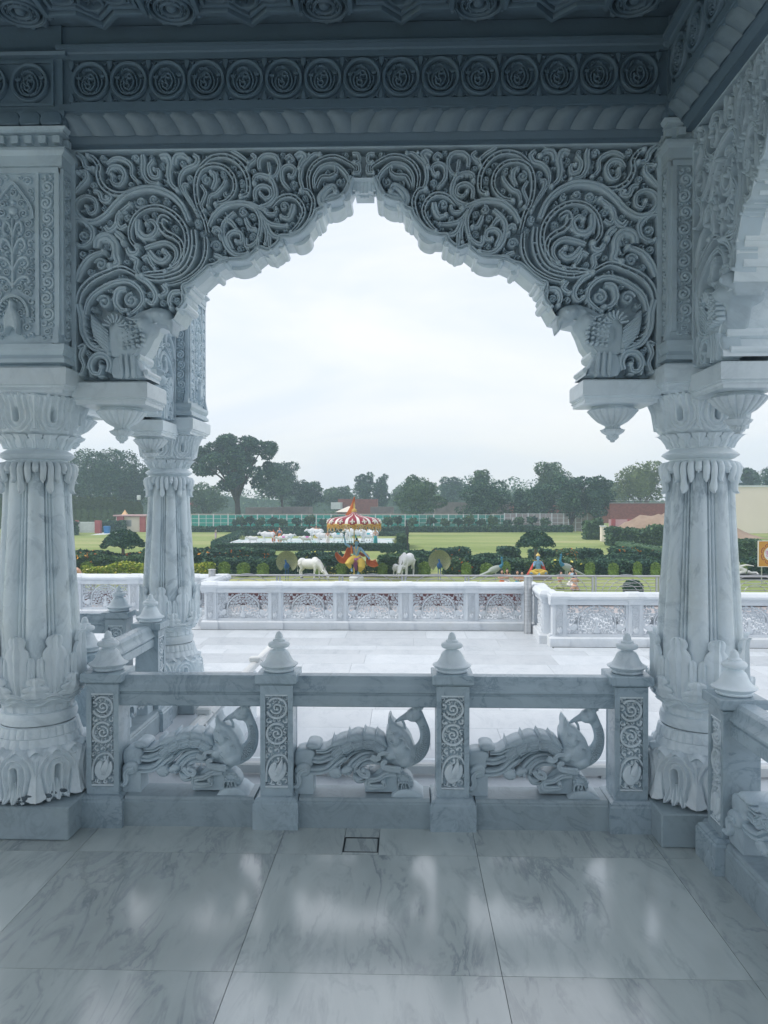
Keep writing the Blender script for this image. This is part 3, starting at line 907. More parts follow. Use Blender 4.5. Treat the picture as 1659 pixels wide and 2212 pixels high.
def build_arch(root, FR, mapx, back, seed, birds=True):
    """FR(s,t,n) frame with n=0 at the recessed plate face, n>0 towards the room"""
    n_rel = .085
    plate = MB(); carve = MB(); intr = MB()
    for sgn in (1, -1):
        def G(s, t, n, sgn=sgn):
            q = mapx(s)                         # distance from the bay centre
            return FR(sgn * q, t, n)
        E = EDGE
        poly = [(SIDE0, TOPZ), (XC, TOPZ)] + E + [(SIDE0, E[-1][1])]
        # plate
        m = len(poly)
        front = [G(a, b, 0) for a, b in poly]; bk = [G(a, b, -back) for a, b in poly]
        plate.add(front, [tuple(range(m))]); plate.add(bk, [tuple(range(m))[::-1]])
        # intrados strip, with moulded rolls
        for i in range(1, len(E)):
            a, b = E[i - 1], E[i]
            intr.add([G(*a, n_rel), G(*b, n_rel), G(*b, -back), G(*a, -back)], [(0, 1, 2, 3)])
        for i in (2, 4, 6, 7, 12, 13, 15, 17, 19, 21, 22, 24, 30, 33):
            a = E[i]; r_ = (.020, .014, .026, .012)[i % 4]
            ring = []
            for nn in (n_rel - .03, -back + .0):
                ring.append([G(a[0] + r_ * math.cos(2 * PI * k / 10) + .002, a[1] + r_ * math.sin(2 * PI * k / 10) + .003, nn) for k in range(10)])
            intr.loft(ring)
        # hanging ridge steps along the curve (bigger scallops)
        for (i0, i1, dn) in ((2, 4, .016), (8, 10, .020), (12, 14, .016), (15, 17, .014), (18, 19, .012)):
            a, b = np.array(E[i0]), np.array(E[i1]); c = (a + b) / 2; L = np.linalg.norm(b - a) / 2
            d = (b - a) / (2 * L); nrm = np.array([-d[1], d[0]]);
            if nrm[1] > 0: nrm = -nrm
            pts = [c + d * L * math.cos(t) + nrm * (dn + .012) * math.sin(t) for t in np.linspace(0, PI, 9)]
            ring = [[G(p[0], p[1], nn) for p in pts] for nn in (.0, -back)]
            intr.loft(ring)
        # frame fillets
        e1 = [(SIDE0 + .012, E[-1][1]), (SIDE0 + .012, TOPZ - .01)]
        ribbon(carve, G, e1, .022, n_rel, raw=True, sec=[(-.5, 0), (-.5, 1), (.5, 1), (.5, 0)])
        ribbon(carve, G, [(SIDE0, TOPZ - .006), (XC, TOPZ - .006)], .014, n_rel, raw=True, sec=[(-.5, 0), (-.5, 1), (.5, 1), (.5, 0)])
        st = [([p for p in smooth_path([(a, b + .012) for a, b in E[1:24]], 3)], .022)]
        ribbon(carve, G, [(a - .004, b + .010) for a, b in E[1:24]], .026, n_rel, sub=3)
        SI = -1; SLOTS = (1, 2, 3, 8, 21, 20, 5, 30, 48 + 9, 48 + 11, 48 + 15, 47 + 15)
        SECG = [(-.5, 0), (-.5, .84), (-.42, 1.0), (-.20, 1.0), (-.14, .45), (.14, .45), (.20, 1.0), (.42, 1.0), (.5, .84), (.5, 0)]
        for conv, lst in ((Zc, strokes_c), (Zd, strokes_d)):
            kz = (.24 if conv is Zc else .216) * pxm
            for w0, w1, pts in lst:
                P = [D2(conv(*p)) for p in pts]
                P = [p for p in P if p[0] < XC + .02]
                if len(P) < 2: continue
                Ps = smooth_path(P, 4)
                W = [w0 * kz * .88, w0 * kz * 1.12, (w0 + w1) / 2 * kz * 1.14, w1 * kz * 1.05, w1 * kz * .78]
                SI += 1
                T_ = np.gradient(Ps, axis=0); T_ /= np.linalg.norm(T_, axis=1)[:, None] + 1e-9; wl = w0 * kz
                acc = 0; side = 1 if SI % 2 else -1
                slotted = (SI in SLOTS)
                for k_ in range(3, len(Ps) - 3):
                    acc += np.linalg.norm(Ps[k_] - Ps[k_ - 1])
                    if acc > wl * (1.15 if slotted else 1.0):
                        acc = 0
                        if slotted:
                            ribbon(carve, G, [Ps[k_] - np.array([-T_[k_][1], T_[k_][0]]) * wl * .3, Ps[k_] + np.array([-T_[k_][1], T_[k_][0]]) * wl * .3], wl * .28, n_rel * .96, raw=True, sec=SECR)
                        elif w0 >= 44 and SI % 3:
                            nn = np.array([-T_[k_][1], T_[k_][0]]) * side; c0 = Ps[k_] + nn * wl * .34
                            ribbon(carve, G, [c0 - T_[k_] * wl * .45, c0 + nn * wl * .16, c0 + T_[k_] * wl * .35 + nn * wl * .40], [wl * .5, wl * .55, wl * .22], n_rel * .90, sec=SECR, sub=3)
                ribbon(carve, G, Ps, W, n_rel * (.92 + .08 * rng.random()), raw=True, ball=.95, sec=SECG if slotted else SEC)
                st.append((Ps, W))
        reg = [(SIDE0 + .022, TOPZ - .014), (XC - .02, TOPZ - .014)] + [(a - .004, b + .018) for a, b in E[1:26]] + [D2(Zc(860, 1440)), D2(Zc(640, 1430)), D2(Zc(560, 1500)), D2(Zc(380, 1440)), D2(Zc(200, 1480)), D2(Zc(130, 1560)),
               D2(Zc(170, 1760)), D2(Zc(330, 1850)), D2(Zc(380, 1880)), D2(Zc(400, 2050)), (SIDE0 + .022, E[-1][1] + .01)]
        fill_scrolls(carve, G, reg, st, n_rel * .82, rmin=.0155, rmax=.05, seed=seed, cell=.004, wk=.46)
        # parrot-like bird bracket
        q = lambda *l: [D2(Zc(*p)) for p in l]
        bird = MB()
        pad(bird, G, q((330, 1640), (340, 1560), (420, 1500), (520, 1520), (600, 1480), (680, 1450), (740, 1500), (740, 1600), (690, 1700), (640, 1800), (560, 1880), (420, 1890), (340, 1850)), -.03, n_rel - .005, .014)
        pad(bird, G, q((640, 1520), (680, 1450), (780, 1430), (880, 1480), (918, 1570), (880, 1600), (800, 1590), (740, 1560)), -.08, n_rel + .012, .03)
        pad(bird, G, q((870, 1590), (918, 1575), (912, 1640), (898, 1685), (880, 1640)), -.04, n_rel, .012)
        for (ex, ey, erx, erz, eh) in ((510, 1700, 150, 185, .10), (650, 1590, 95, 110, .11), (800, 1510, 105, 80, .12), (440, 1590, 110, 100, .09)):
            c_ = D2(Zc(ex, ey)); kx = .24 * pxm
            bird.add([G(c_[0] + erx * kx * math.cos(p_) * math.cos(2 * PI * k / 20), c_[1] + erz * kx * math.cos(p_) * math.sin(2 * PI * k / 20), n_rel - .07 + eh * math.sin(p_)) for p_ in np.linspace(-PI / 2, PI / 2, 11) for k in range(20)],
                     [(i_ * 20 + k, i_ * 20 + (k + 1) % 20, (i_ + 1) * 20 + (k + 1) % 20, (i_ + 1) * 20 + k) for i_ in range(10) for k in range(20)])
        bm_ = fused(bird, .007, 3); bm_.materials.clear(); bm_.materials.append(M['arch']); bm_.polygons.foreach_set('use_smooth', [True] * len(bm_.polygons))
        bo_ = bpy.data.objects.new('bird_bracket', bm_); col.objects.link(bo_); bo_.parent = root
        bump(carve, G, D2(Zc(840, 1520)), .010, .012, n_rel + .038, nu=10)
        pad(carve, G, q((180, 1500), (250, 1560), (320, 1640), (350, 1750), (350, 1860), (270, 1800), (200, 1700), (175, 1600)), 0, n_rel, .014, back=False)
        for k in range(7):
            t = k / 6
            ribbon(carve, G, q((190 + 20 * t, 1540 + 190 * t), (260 + 20 * t, 1590 + 180 * t), (340, 1660 + 160 * t)), .007, .006, n_rel - .002, sec=SECR)
        for k in range(9):
            a = PI * (.05 + k * .13); c0 = Zc(410, 1620)
            p0 = (c0[0] - 8 * math.cos(a) * 1.1, c0[1] - 8 * math.sin(a)); p1 = (c0[0] - 24 * math.cos(a), c0[1] - 26 * math.sin(a))
            ribbon(carve, G, [D2(p0), D2(((p0[0] + p1[0]) / 2 + 1.5, (p0[1] + p1[1]) / 2)), D2(p1)], [.007, .014, .012], .014, n_rel + .016, sec=SECR, ball=.5)
        for row in range(6):
            for k in range(5):
                c_ = D2(Zc(470 + k * 42 + row * 4, 1600 + row * 42 - k * 8)); bump(carve, G, c_, .011, .036 + .004 * math.sin(k * .7), n_rel - .006, nu=8)
        for k in range(5): 
            ribbon(carve, G, q((520 - k * 6, 1540 + k * 60), (580 - k * 6, 1560 + k * 55), (640 - k * 12, 1550 + k * 55)), .008, .008, n_rel + .022, sec=SECR)
        pad(carve, G, q((380, 1890), (560, 1880), (610, 1950), (640, 2040), (630, 2068), (380, 2068)), 0, n_rel - .006, .012, back=False)
        for k in range(3): pad(carve, G, q((440 + k * 50, 1880), (470 + k * 50, 1880), (480 + k * 55, 2060), (440 + k * 55, 2060)), 0, n_rel + .008, .008, sub=2, back=False)
    plate.build('arch_slab', M['arch'], root, smooth=0)
    intr.build('arch_underside', M['marble'], root, smooth=30)
    carve.build('scroll_carving', M['arch'], root, smooth=50)

def lotus_pendant(parent, loc, r=.119, name='pendant'):
    k = r / .119
    mb = MB()
    cx, cy, z = loc
    mod = lambda th, Z: np.where(Z > -.115 * k, .010 * k * np.sqrt(np.abs(np.cos(th * 10))), .006 * k * np.sqrt(np.abs(np.cos(th * 7)))) * (Z < -.012 * k) - .004 * k
    pr = [(.10, .0), (.108, -.008), (.104, -.012), (.119, -.026), (.112, -.034), (.094, -.055), (.070, -.078), (.046, -.092), (.032, -.098), (.030, -.106), (.036, -.112),
          (.060, -.120), (.052, -.132), (.036, -.142), (.026, -.147), (.030, -.150), (.028, -.158), (.018, -.168), (.010, -.172), (.009, -.180), (.001, -.181)]
    pr = [(a * k, b * k) for a, b in pr][::-1]
    s = MB(); s.revolve(pr, n=120, mod=mod, sub=2)
    s.v = [(x + cx, y + cy, q + z) for x, y, q in s.v]
    return s.build(name, M['marble'], parent)

def bracket_block(mb, x0, x1, y0, y1, z=2.107):
    def pr(dx, zz): return [(x0 - dx, y0 - dx, zz), (x1 + dx, y0 - dx, zz), (x1 + dx, y1 + dx, zz), (x0 - dx, y1 + dx, zz)]
    mb.loft([pr(-.03, z - .022), pr(-.008, z - .018), pr(-.008, z - .004), pr(.0, z + .004), pr(-.004, z + .012), pr(.006, z + .018), pr(.006, z + .085), pr(0, z + .092), pr(-.03, z + .094)])

# front arch
arch = thing('arch', 'cusped marble arch carved with pierced scrolls and two birds, spanning the two front columns', 'arch', (XC, COLS_Y, 2.1))
FRY = lambda s, t, n: (XC + s - XC, YREL + .085 - n, t - 2.1 + 2.1)
def FR_front(s, t, n): return (s, (YREL + .085) - n - COLS_Y, t - 2.1)
build_arch(arch, FR_front, lambda x: x - XC, .15, 3)
mb = MB()
for sg in (-1, 1):
    xa = sg * ((XL + .24) - XC); xb = sg * (-1.262 - XC)
    mb = MB(); bracket_block(mb, min(xa, xb), max(xa, xb), YREL - COLS_Y + .004, .165, 0.002); mb.build('bracket_block', M['marble'], arch, smooth=20)
for sg in (-1, 1): lotus_pendant(arch, (sg * (-1.438 - XC), .02, -.016))
# fluted key pendant
mb = MB()
pr = lambda w, zz, y0, y1: [(-w, y0, zz), (w, y0, zz), (w, y1, zz), (-w, y1, zz)]
for k in range(6):
    x = -.046 + k * .0184
    mb.tube([(x, -.07 + abs(x) * .2, 1.105), (x, -.07 + abs(x) * .2, 1.012 + abs(x) * .5)], .0115, 8)
    mb.tube([(x, -.01, 1.105), (x, -.01, 1.012 + abs(x) * .5)], .0115, 8)
mb.box(-.045, .045, -.06, .085, 1.03, 1.2)
mb.build('key_pendant', M['marble'], arch)

# side arch on the right (plane x = const) and wing arch
def side_map(x):
    s = x - SIDE0                                  # 0 at pier, up to ~1.43 at the crown
    tot = XC - SIDE0; half = (BAY - .466) / 2
    s2 = s if s < .42 else .42 + (s - .42) * (half - .42) / (tot - .42)
    return s2 - half
def side_arch(label, x_axis, ymid, out):
    root = thing('arch', label, 'arch', (x_axis, ymid, 2.1))
    def FRX(s, t, n): return (out * (.13 - .085 + n), s, t - 2.1)
    build_arch(root, FRX, side_map, .14, 11)
    half = (BAY - .466) / 2
    mb = MB()
    for sg in (-1, 1):
        a, b = sg * (-half - .01), sg * (-half + .36)
        mb = MB(); bracket_block(mb, -.136, .136, min(a, b), max(a, b), 0.002); mb.build('bracket_block', M['marble'], root, smooth=20)
    for sg in (-1, 1): lotus_pendant(root, (0, sg * (-half + .20), -.016))
    mb = MB(); mb.box(-.09, .09, -.045, .045, 1.03, 1.2); mb.build('key_pendant', M['marble'], root)
    return root
side_arch('narrower carved marble arch on the right hand side, seen edge on', XR, COLS_Y - BAY / 2, -1)
side_arch('carved marble arch of the left wing, seen edge on behind the left bracket', XL, COLS_Y + BAY / 2, 1)

# ================================================================= beams with medallion frieze
def stroke_medallion():
    """ring with a beaded drop shape round the sacred word and two buds; n towards the viewer, radius 1 = .092 m"""
    mb = MB(); F = lambda s, t, n: (s, -n, t)
    k = .0925
    th = np.linspace(0, 2 * PI, 33)
    ribbon(mb, F, [(k * .88 * math.cos(a), k * .88 * math.sin(a)) for a in th], .0165, .026, raw=True, sec=[(-.5, 0), (-.5, .8), (-.3, 1), (.3, .9), (.5, .6), (.5, 0)])
    drop = [(-.30, .60), (-.38, .44), (-.24, .56), (-.02, .60), (.22, .42), (.38, .12), (.42, -.2), (.30, -.5), (.02, -.62), (-.28, -.5), (-.42, -.2), (-.34, .08), (-.12, .22)]
    P = ribbon(mb, F, [(a * k, b * k) for a, b in drop], .013, .020, sec=SECR)
    for p in P[::3]: bump(mb, F, p, .0040, .025, nu=6)
    for g_ in ([(.10, .30), (.20, .18), (.06, .10), (-.06, .16), (-.02, .30), (.10, .30)],                       # head loop
               [(.18, .20), (.26, .0), (.22, -.22), (.08, -.42), (-.02, -.46)],                                  # long stroke
               [(-.04, .10), (-.10, -.02), (-.02, -.12), (-.14, -.16), (-.24, -.06)],                            # left curl
               [(-.06, -.14), (.04, -.26), (-.08, -.40), (-.22, -.34), (-.24, -.2)]):
        ribbon(mb, F, [(a * k, b * k) for a, b in g_], .011, .024, sec=SECR, ball=.6)
    for s in (-1, 1):
        ribbon(mb, F, [(s * .04 * k, -.68 * k), (s * .38 * k, -.56 * k), (s * .58 * k, -.2 * k), (s * .60 * k, .08 * k)], [.007, .011, .012], .020, sec=SECR)
        yb = (.12, .22)[s > 0] * k
        pad(mb, F, [(s * .50 * k, yb - .02 * k), (s * .44 * k, yb + .16 * k), (s * .56 * k, yb + .12 * k), (s * .60 * k, yb + .34 * k), (s * .66 * k, yb + .12 * k), (s * .78 * k, yb + .16 * k), (s * .70 * k, yb - .02 * k)], 0, .016, .004, sub=2, back=False)
    return mb
med_mb = stroke_medallion()
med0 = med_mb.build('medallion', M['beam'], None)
col.objects.unlink(med0)
def beam(label, length, n_med, x_c, y_c, rz, inset=0.0):
    """local: s along x, room side -y; y=0 is the column axis"""
    root = thing('beam', label, 'beam', (x_c, y_c, 3.32), rz)
    L = length / 2; mb = MB()
    prof = [(-.10, .0), (-.165, .0), (-.165, .010), (-.175, .028), (-.182, .036), (-.19, .040),
            (-.235, .108), (-.244, .112), (-.244, .126), (-.250, .128), (-.250, .160), (-.232, .160)]
    top = [(-.232, .372), (-.250, .372), (-.250, .392), (-.258, .398), (-.285, .402), (-.285, .418), (-.270, .428), (-.24, .440), (-.225, .455), (-.225, .535), (-.10, .535)]
    P = [[(x, y, z) for y, z in prof + top] for x in (-L, L)]
    mb.grid(np.array(P))
    mb.box(-L, L, -.10, .20, 0, .535)
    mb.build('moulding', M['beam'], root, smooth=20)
    F = lambda s, t, n: (s, -.232 - n, t)
    # panel rims
    mb = MB()
    x0 = -L + inset; x1 = L - inset
    for a, b, c, d in ((x0, x1, .160, .168), (x0, x1, .364, .372)):
        pad(mb, F, [(a, c), (b, c), (b, d), (a, d)], 0, .017, .002, sub=1, back=False)
    span = (x1 - x0) / n_med
    for i in range(n_med + 1):                       # buds between the rings
        xx = x0 + i * span
        for s, z0 in ((1, .170), (-1, .362)):
            pad(mb, F, [(xx - .010, z0), (xx - .012, z0 + s * .018), (xx, z0 + s * .045), (xx + .012, z0 + s * .018), (xx + .010, z0)], 0, .015, .004, sub=2, back=False)
            for q in (-1, 1):
                if x0 - .001 <= xx + q * .03 <= x1 + .001:
                    ribbon(mb, F, [(xx + q * .012, z0 + s * .004), (xx + q * .026, z0 + s * .014), (xx + q * .034, z0 + s * .005)], .006, .012, sec=SECR)
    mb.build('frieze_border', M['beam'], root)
    for i in range(n_med):
        o = med0.copy(); col.objects.link(o); o.parent = root
        o.location = (x0 + (i + .5) * span, -.232, .266)
        o.scale = (span / .1855, 1, 1.0)
    # leaning leaf moulding
    mb = MB(); nl = int(round(2 * L / .105)); sp = 2 * L / nl
    for i in range(nl):
        s0 = -L + i * sp; d = 1 if (s0 + sp / 2) < 0 else -1
        nu, nv = 7, 8; P = np.zeros((nv, nu, 3))
        for a in range(nv):
            v = a / (nv - 1)
            y = -.19 - .054 * v; z = .040 + .080 * v
            for b in range(nu):
                u = b / (nu - 1)
                w = 1 if v < .8 else (1 - ((v - .8) / .2) ** 2 * .35)
                bul = .017 * math.sqrt(max(0, 1 - (2 * u - 1) ** 2)) * (1 - max(0, v - .85) / .15 * .8) + .004 * math.exp(-((u - .5) / .1) ** 2)
                P[a, b] = (s0 + sp * (.5 + (u - .5) * w) + d * (.030 - .05 * v ** 1.4), y - bul * .8, z - bul * .6)
        mb.grid(P, flip=False)
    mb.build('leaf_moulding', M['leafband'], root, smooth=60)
    return root
beam('shade-toned marble beam above the main arch with a row of fifteen ring medallions', XR - XL - .46, 15, XC, COLS_Y, 0, .06)
beam('marble beam at the top left corner with ring medallions, beyond the left column', 3.32 - .46, 13, XL - 1.66, COLS_Y, 0, .06)
beam('marble beam above the right side arch running towards the viewer', BAY - .46, 8, XR, COLS_Y - BAY / 2, -PI / 2, .06)
beam('marble beam of the right side running on behind the viewer', BAY - .46, 8, XR, COLS_Y - 1.5 * BAY, -PI / 2, .06)
beam('marble beam over the left wing arch', BAY - .46, 8, XL, COLS_Y + BAY / 2, PI / 2, .06)
beam('marble beam across the outer end of the left wing', 3.32 - .46, 13, XL - 1.66, COLS_Y + BAY, 0, .06)
# beam returns above the columns (a projecting square with its own frieze)
def beam_head(label, x, y):
    root = thing('beam_head', label, 'beam', (x, y, 3.37))
    mb = MB()
    mb.sqprof(0, 0, [(.2, .0), (.236, .0), (.246, .03), (.262, .058), (.262, .076), (.248, .08), (.248, .325), (.268, .332), (.275, .345), (.25, .37), (.24, .39), (.24, .485), (.1, .485)])
    for q in range(4):
        c, s = math.cos(q * PI / 2), math.sin(q * PI / 2)
        F = lambda a, b, n, c=c, s=s: (a * c + (.248 + n) * s, a * s - (.248 + n) * c, b)
        for a, b, d, e in ((-.21, .21, .10, .112), (-.21, .21, .298, .31), (-.21, -.198, .10, .31), (.198, .21, .10, .31)):
            pad(mb, F, [(a, d), (b, d), (b, e), (a, e)], 0, .012, .002, sub=1, back=False)
        for k in range(5):
            s0 = -.20 + k * .1
            pad(mb, F, [(s0 - .045, .01), (s0 + .045, .01), (s0 + .05, .05), (s0 + .03, .072), (s0 - .03, .072), (s0 - .05, .05)], -.03, .02, .01, sub=2, back=False)
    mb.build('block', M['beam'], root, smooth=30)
    for q in (0, 1, 2, 3):
        for k in (-1, 1):
            o = med0.copy(); col.objects.link(o); o.parent = root; o.rotation_euler = (0, 0, q * PI / 2)
            a = k * .099
            c, s = math.cos(q * PI / 2), math.sin(q * PI / 2)
            o.location = (a * c + .248 * s, a * s - .248 * c, .205)
    return root
bh = beam_head('square beam end above the left column', XL, COLS_Y)
dup(bh, (XR, COLS_Y, 3.37), label='square beam end above the right column in the dark corner')
dup(bh, (XL, COLS_Y + BAY, 3.37), label='square beam end above the further left column')
dup(bh, (XR, COLS_Y - BAY, 3.37), label='square beam end above the near right column')

# ================================================================= ceiling
mb = MB()
mb.box(-6.2, 1.76, 0.0, 4.16, 3.86, 4.2); mb.box(-6.2, -1.55, 4.16, 6.35, 3.86, 4.2)  # unseen rear edge stops short so sky light reaches floor and columns
# outer eaves
def eave(mb, a, b, out):
    pass
mb.box(-6.5, 2.0, 4.16, 4.36, 3.98, 4.10); mb.box(1.76, 2.0, -1.8, 4.16, 3.98, 4.10)
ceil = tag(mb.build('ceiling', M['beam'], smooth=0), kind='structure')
star = MB()
Fz = lambda s, t, n: (s, t, -n)
def khatam(Rr):
    q = []
    for k in range(16):
        a = k * PI / 8; r_ = Rr if k % 2 == 0 else Rr * .765
        q.append((r_ * math.cos(a), r_ * math.sin(a)))
    return q
for Rr, w in ((.335, .030), (.285, .022), (.25, .012)):
    q = khatam(Rr - w / 2)
    P = np.array(q + [q[0]])
    ribbon(star, Fz, P, w, .05 - (.335 - Rr) * .25, raw=True, sec=[(-.5, 0), (-.5, .9), (-.4, 1), (.4, 1), (.5, .9), (.5, 0)])
for k in range(8):
    a = k * PI / 4
    c = (.165 * math.cos(a), .165 * math.sin(a))
    ribbon(star, Fz, [(c[0] + .052 * math.cos(t), c[1] + .052 * math.sin(t)) for t in np.linspace(0, 2 * PI, 25)], .014, .036, raw=True)
    for j in range(8):
        b_ = j * PI / 4
        ribbon(star, Fz, [(c[0] + .008 * math.cos(b_), c[1] + .008 * math.sin(b_)), (c[0] + .036 * math.cos(b_), c[1] + .036 * math.sin(b_))], [.006, .016, .004], .024, sec=SECR)
    a += PI / 8
ribbon(star, Fz, [(.09 * math.cos(t), .09 * math.sin(t)) for t in np.linspace(0, 2 * PI, 25)], .016, .04, raw=True)
bump(star, Fz, (0, 0), .05, .06, nu=16)
star0 = star.build('star_panel', M['beam'], None)
col.objects.unlink(star0)
ros = MB()
for r_, w in ((.105, .018), (.075, .014), (.045, .016)):
    ribbon(ros, Fz, [(r_ * math.cos(t), r_ * math.sin(t)) for t in np.linspace(0, 2 * PI, 25)], w, .035, raw=True)
for k in range(12):
    a = k * PI / 6; bump(ros, Fz, (.125 * math.cos(a), .125 * math.sin(a)), .018, .03)
    bump(ros, Fz, (.06 * math.cos(a), .06 * math.sin(a)), .008, .034, nu=6)
bump(ros, Fz, (0, 0), .028, .04)
ros0 = ros.build('rosette', M['beam'], None); col.objects.unlink(ros0)
SX = .692; sx0 = at(547, 67, 3.6).x
cg = 'carved stars of the ceiling'
k = 0
for i in range(-3, 3):
    for j in range(0, 3):
        x = sx0 + i * SX; y = 3.25 - j * SX
        if x > XR - .3: continue
        o = star0.copy(); col.objects.link(o); o.location = (x, y, 3.86)
        nm = ['leftmost', 'second', 'third', 'fourth', 'fifth', 'sixth'][i + 3]
        tag(o, f'eight pointed carved star in the ceiling, {nm} in row {["one", "two", "three"][j]} from the arch', 'ceiling carving', cg)
        if j < 2:
            o = ros0.copy(); col.objects.link(o); o.location = (x + SX / 2, y + .22, 3.86)
            tag(o, f'round ceiling rosette right of the {nm} star, row {["one", "two"][j]} from the arch', 'ceiling carving', 'ceiling rosettes')
# ================================================================= balustrade
PY0, PY1 = 3.75, 3.99
post_x = [-1.505, -.635, .235, 1.105]
def finial_mb(mb, z0=.757):
    mb.revolve([(max(q_[0], .001), q_[1]) for q_ in smooth_path([(.055, z0 - .002), (.074, z0 + .002), (.078, z0 + .010), (.074, z0 + .014), (.094, z0 + .030), (.095, z0 + .036), (.078, z0 + .044), (.062, z0 + .066), (.052, z0 + .090), (.040, z0 + .104),
                (.030, z0 + .109), (.030, z0 + .114), (.048, z0 + .120), (.054, z0 + .130), (.050, z0 + .141), (.036, z0 + .148), (.031, z0 + .149), (.031, z0 + .157), (.024, z0 + .160), (.020, z0 + .164), (.019, z0 + .176), (.011, z0 + .192), (.001, z0 + .198)], 4)], n=56)
def scroll_panel(mb, F, w, h, seed, d=.014, bird=True):
    """upright panel w x h, origin at its lower left"""
    ribbon(mb, F, [(.004, 0), (.004, h)], .008, d, raw=True, sec=[(-.5, 0), (-.5, 1), (.5, 1), (.5, 0)])
    ribbon(mb, F, [(w - .004, 0), (w - .004, h)], .008, d, raw=True, sec=[(-.5, 0), (-.5, 1), (.5, 1), (.5, 0)])
    ribbon(mb, F, [(0, .004), (w, .004)], .008, d, raw=True, sec=[(-.5, 0), (-.5, 1), (.5, 1), (.5, 0)])
    ribbon(mb, F, [(0, h - .004), (w, h - .004)], .008, d, raw=True, sec=[(-.5, 0), (-.5, 1), (.5, 1), (.5, 0)])
    st = []; r_ = w * .36; cx = w / 2
    for c, ph, dd in (((cx, h - w * .50), 2.4, -1), ((cx, h - w * 1.42), .8, 1)):
        P = [(c[0] + r_ * math.cos(ph + dd * t), c[1] + r_ * math.sin(ph + dd * t)) for t in np.linspace(0, 5.2, 22)]
        st.append((ribbon(mb, F, P, [.010, .011, .011], d, raw=True), .011))
        sp = spiral_pts((c[0], c[1]), r_ * .62, ph + 1, 1.3, -dd)
        st.append((ribbon(mb, F, sp, [.010, .012, .009], d, raw=True, sec=SECR, ball=.9), .011))
    if bird:
        q = lambda *l: [(a * w, b * w) for a, b in l]
        pad(mb, F, q((.30, .30), (.20, .55), (.28, .80), (.42, .92), (.50, .84), (.48, .66), (.60, .62), (.78, .90), (.86, .70), (.78, .42), (.62, .26), (.46, .20)), 0, d * 1.1, .005, sub=3, back=False)
        pad(mb, F, q((.46, .60), (.56, .84), (.70, 1.0), (.72, .74), (.64, .54)), d * .5, d * 1.5, .004, sub=2, back=False)
        for k in range(3): ribbon(mb, F, q((.46 + k * .06, .40), (.56 + k * .06, .56 + k * .03)), .004, d * .3, d * 1.05, sec=SECR)
        st.append((q((.34, .4), (.3, .75)), w * .28)); st.append((q((.5, .4), (.72, .75)), w * .34))
        P = q((.12, .2), (.16, .8), (.4, 1.12), (.75, 1.15), (.92, .9)); st.append((ribbon(mb, F, P, .009, d), .009))
        for a in (.34, .58): ribbon(mb, F, q((a, .26), (a - .03, .12), (a + .08, .10)), .010, d, sec=SECR)
    fill_scrolls(mb, F, [(.008, .008), (w - .008, .008), (w - .008, h - .008), (.008, h - .008)], st, d * .85, rmin=.0055, rmax=.018, seed=seed, cell=.0025, wk=.36)

def make_post(seed=1):
    root = thing('balustrade_post', 'x', 'post')
    mb = MB()
    mb.sqprof(0, 0, [(.112, 0), (.112, .125), (.106, .133), (.106, .140), (.095, .150), (.09, .152)], ky=.012)
    mb.build('base', M['rail'], root, smooth=20)
    mb = MB()
    h = .080
    mb.box(-h, h, -h, h, .150, .190)
    mb.box(-h + .012, h - .012, -h + .024, h - .024, .19, .70); mb.box(-h + .0005, h - .0005, -h + .022, h - .022, .1905, .6995)
    for q in range(4):
        c, s = math.cos(q * PI / 2), math.sin(q * PI / 2)
        F = lambda a, b, n, c=c, s=s: (a * c + (h - .024 + n) * s, a * s - (h - .024 + n) * c, b)
        for a, b in ((-h, -h + .011), (h - .011, h)):
            pad(mb, F, [(a, .19), (b, .19), (b, .70), (a, .70)], 0, .0243, .0015, sub=1, back=False)
        pad(mb, F, [(-h + .011, .655), (h - .011, .655), (h - .011, .70), (-h + .011, .70)], 0, .024, .0015, sub=1, back=False)
    mb.sqprof(0, 0, [(.072, .698), (.084, .704), (.084, .708), (.1, .712), (.102, .715), (.102, .752), (.099, .756), (.09, .757)])
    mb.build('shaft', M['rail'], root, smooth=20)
    mb = MB()
    for q in range(4):
        c, s = math.cos(q * PI / 2), math.sin(q * PI / 2)
        F = lambda a, b, n, c=c, s=s: (a * c - .069 * c + (h - .024 + n) * s, a * s - .069 * s - (h - .024 + n) * c, b + .192)
        if q % 2 == 0:
            scroll_panel(mb, F, .138, .462, seed + q, d=.023)
    mb.build('carved_panel', M['marble'], root, smooth=50)
    mb = MB(); finial_mb(mb); mb.build('finial', M['marble'], root)
    return root
post0 = make_post()
pg = 'balustrade posts with bell shaped finials'
names = ['leftmost of the four front posts, beside the left column', 'second front post from the left, between two peacocks',
         'third front post from the left, right of the middle peacock', 'rightmost of the four front posts, beside the right column']
for i, x in enumerate(post_x):
    if i == 0:
        o = post0; o.location = (x, 3.85, 0); tag(o, 'carved marble post, ' + names[0], 'post', pg)
    else: dup(post0, (x, 3.85, 0), label='carved marble post, ' + names[i], group=pg)
SXR = 1.475                                            # axis of the right side balustrade
dup(post0, (SXR - .022, 3.425, 0), -PI / 2, label='carved marble post of the right side balustrade, in front of the right column', group=pg)
dup(post0, (SXR - .022, 2.07, 0), -PI / 2, label='next carved post of the right side balustrade towards the viewer', group=pg)
SXL = XL + .06
wy = [4.32, 5.52]
dup(post0, (SXL - .02, 4.32, 0), PI / 2, label='carved post of the wing balustrade hidden close behind the left column', group=pg)
pw = dup(post0, (at(325, 1290, 5.42).x, 5.42, 0), PI / 2, label='pale carved post of the wing balustrade in front of the further column', group=pg)
dup(post0, (at(257, 1280, 5.95).x, 5.95, 0), label='pale carved post behind the leftmost front post, at the crossing of two rails', group=pg)

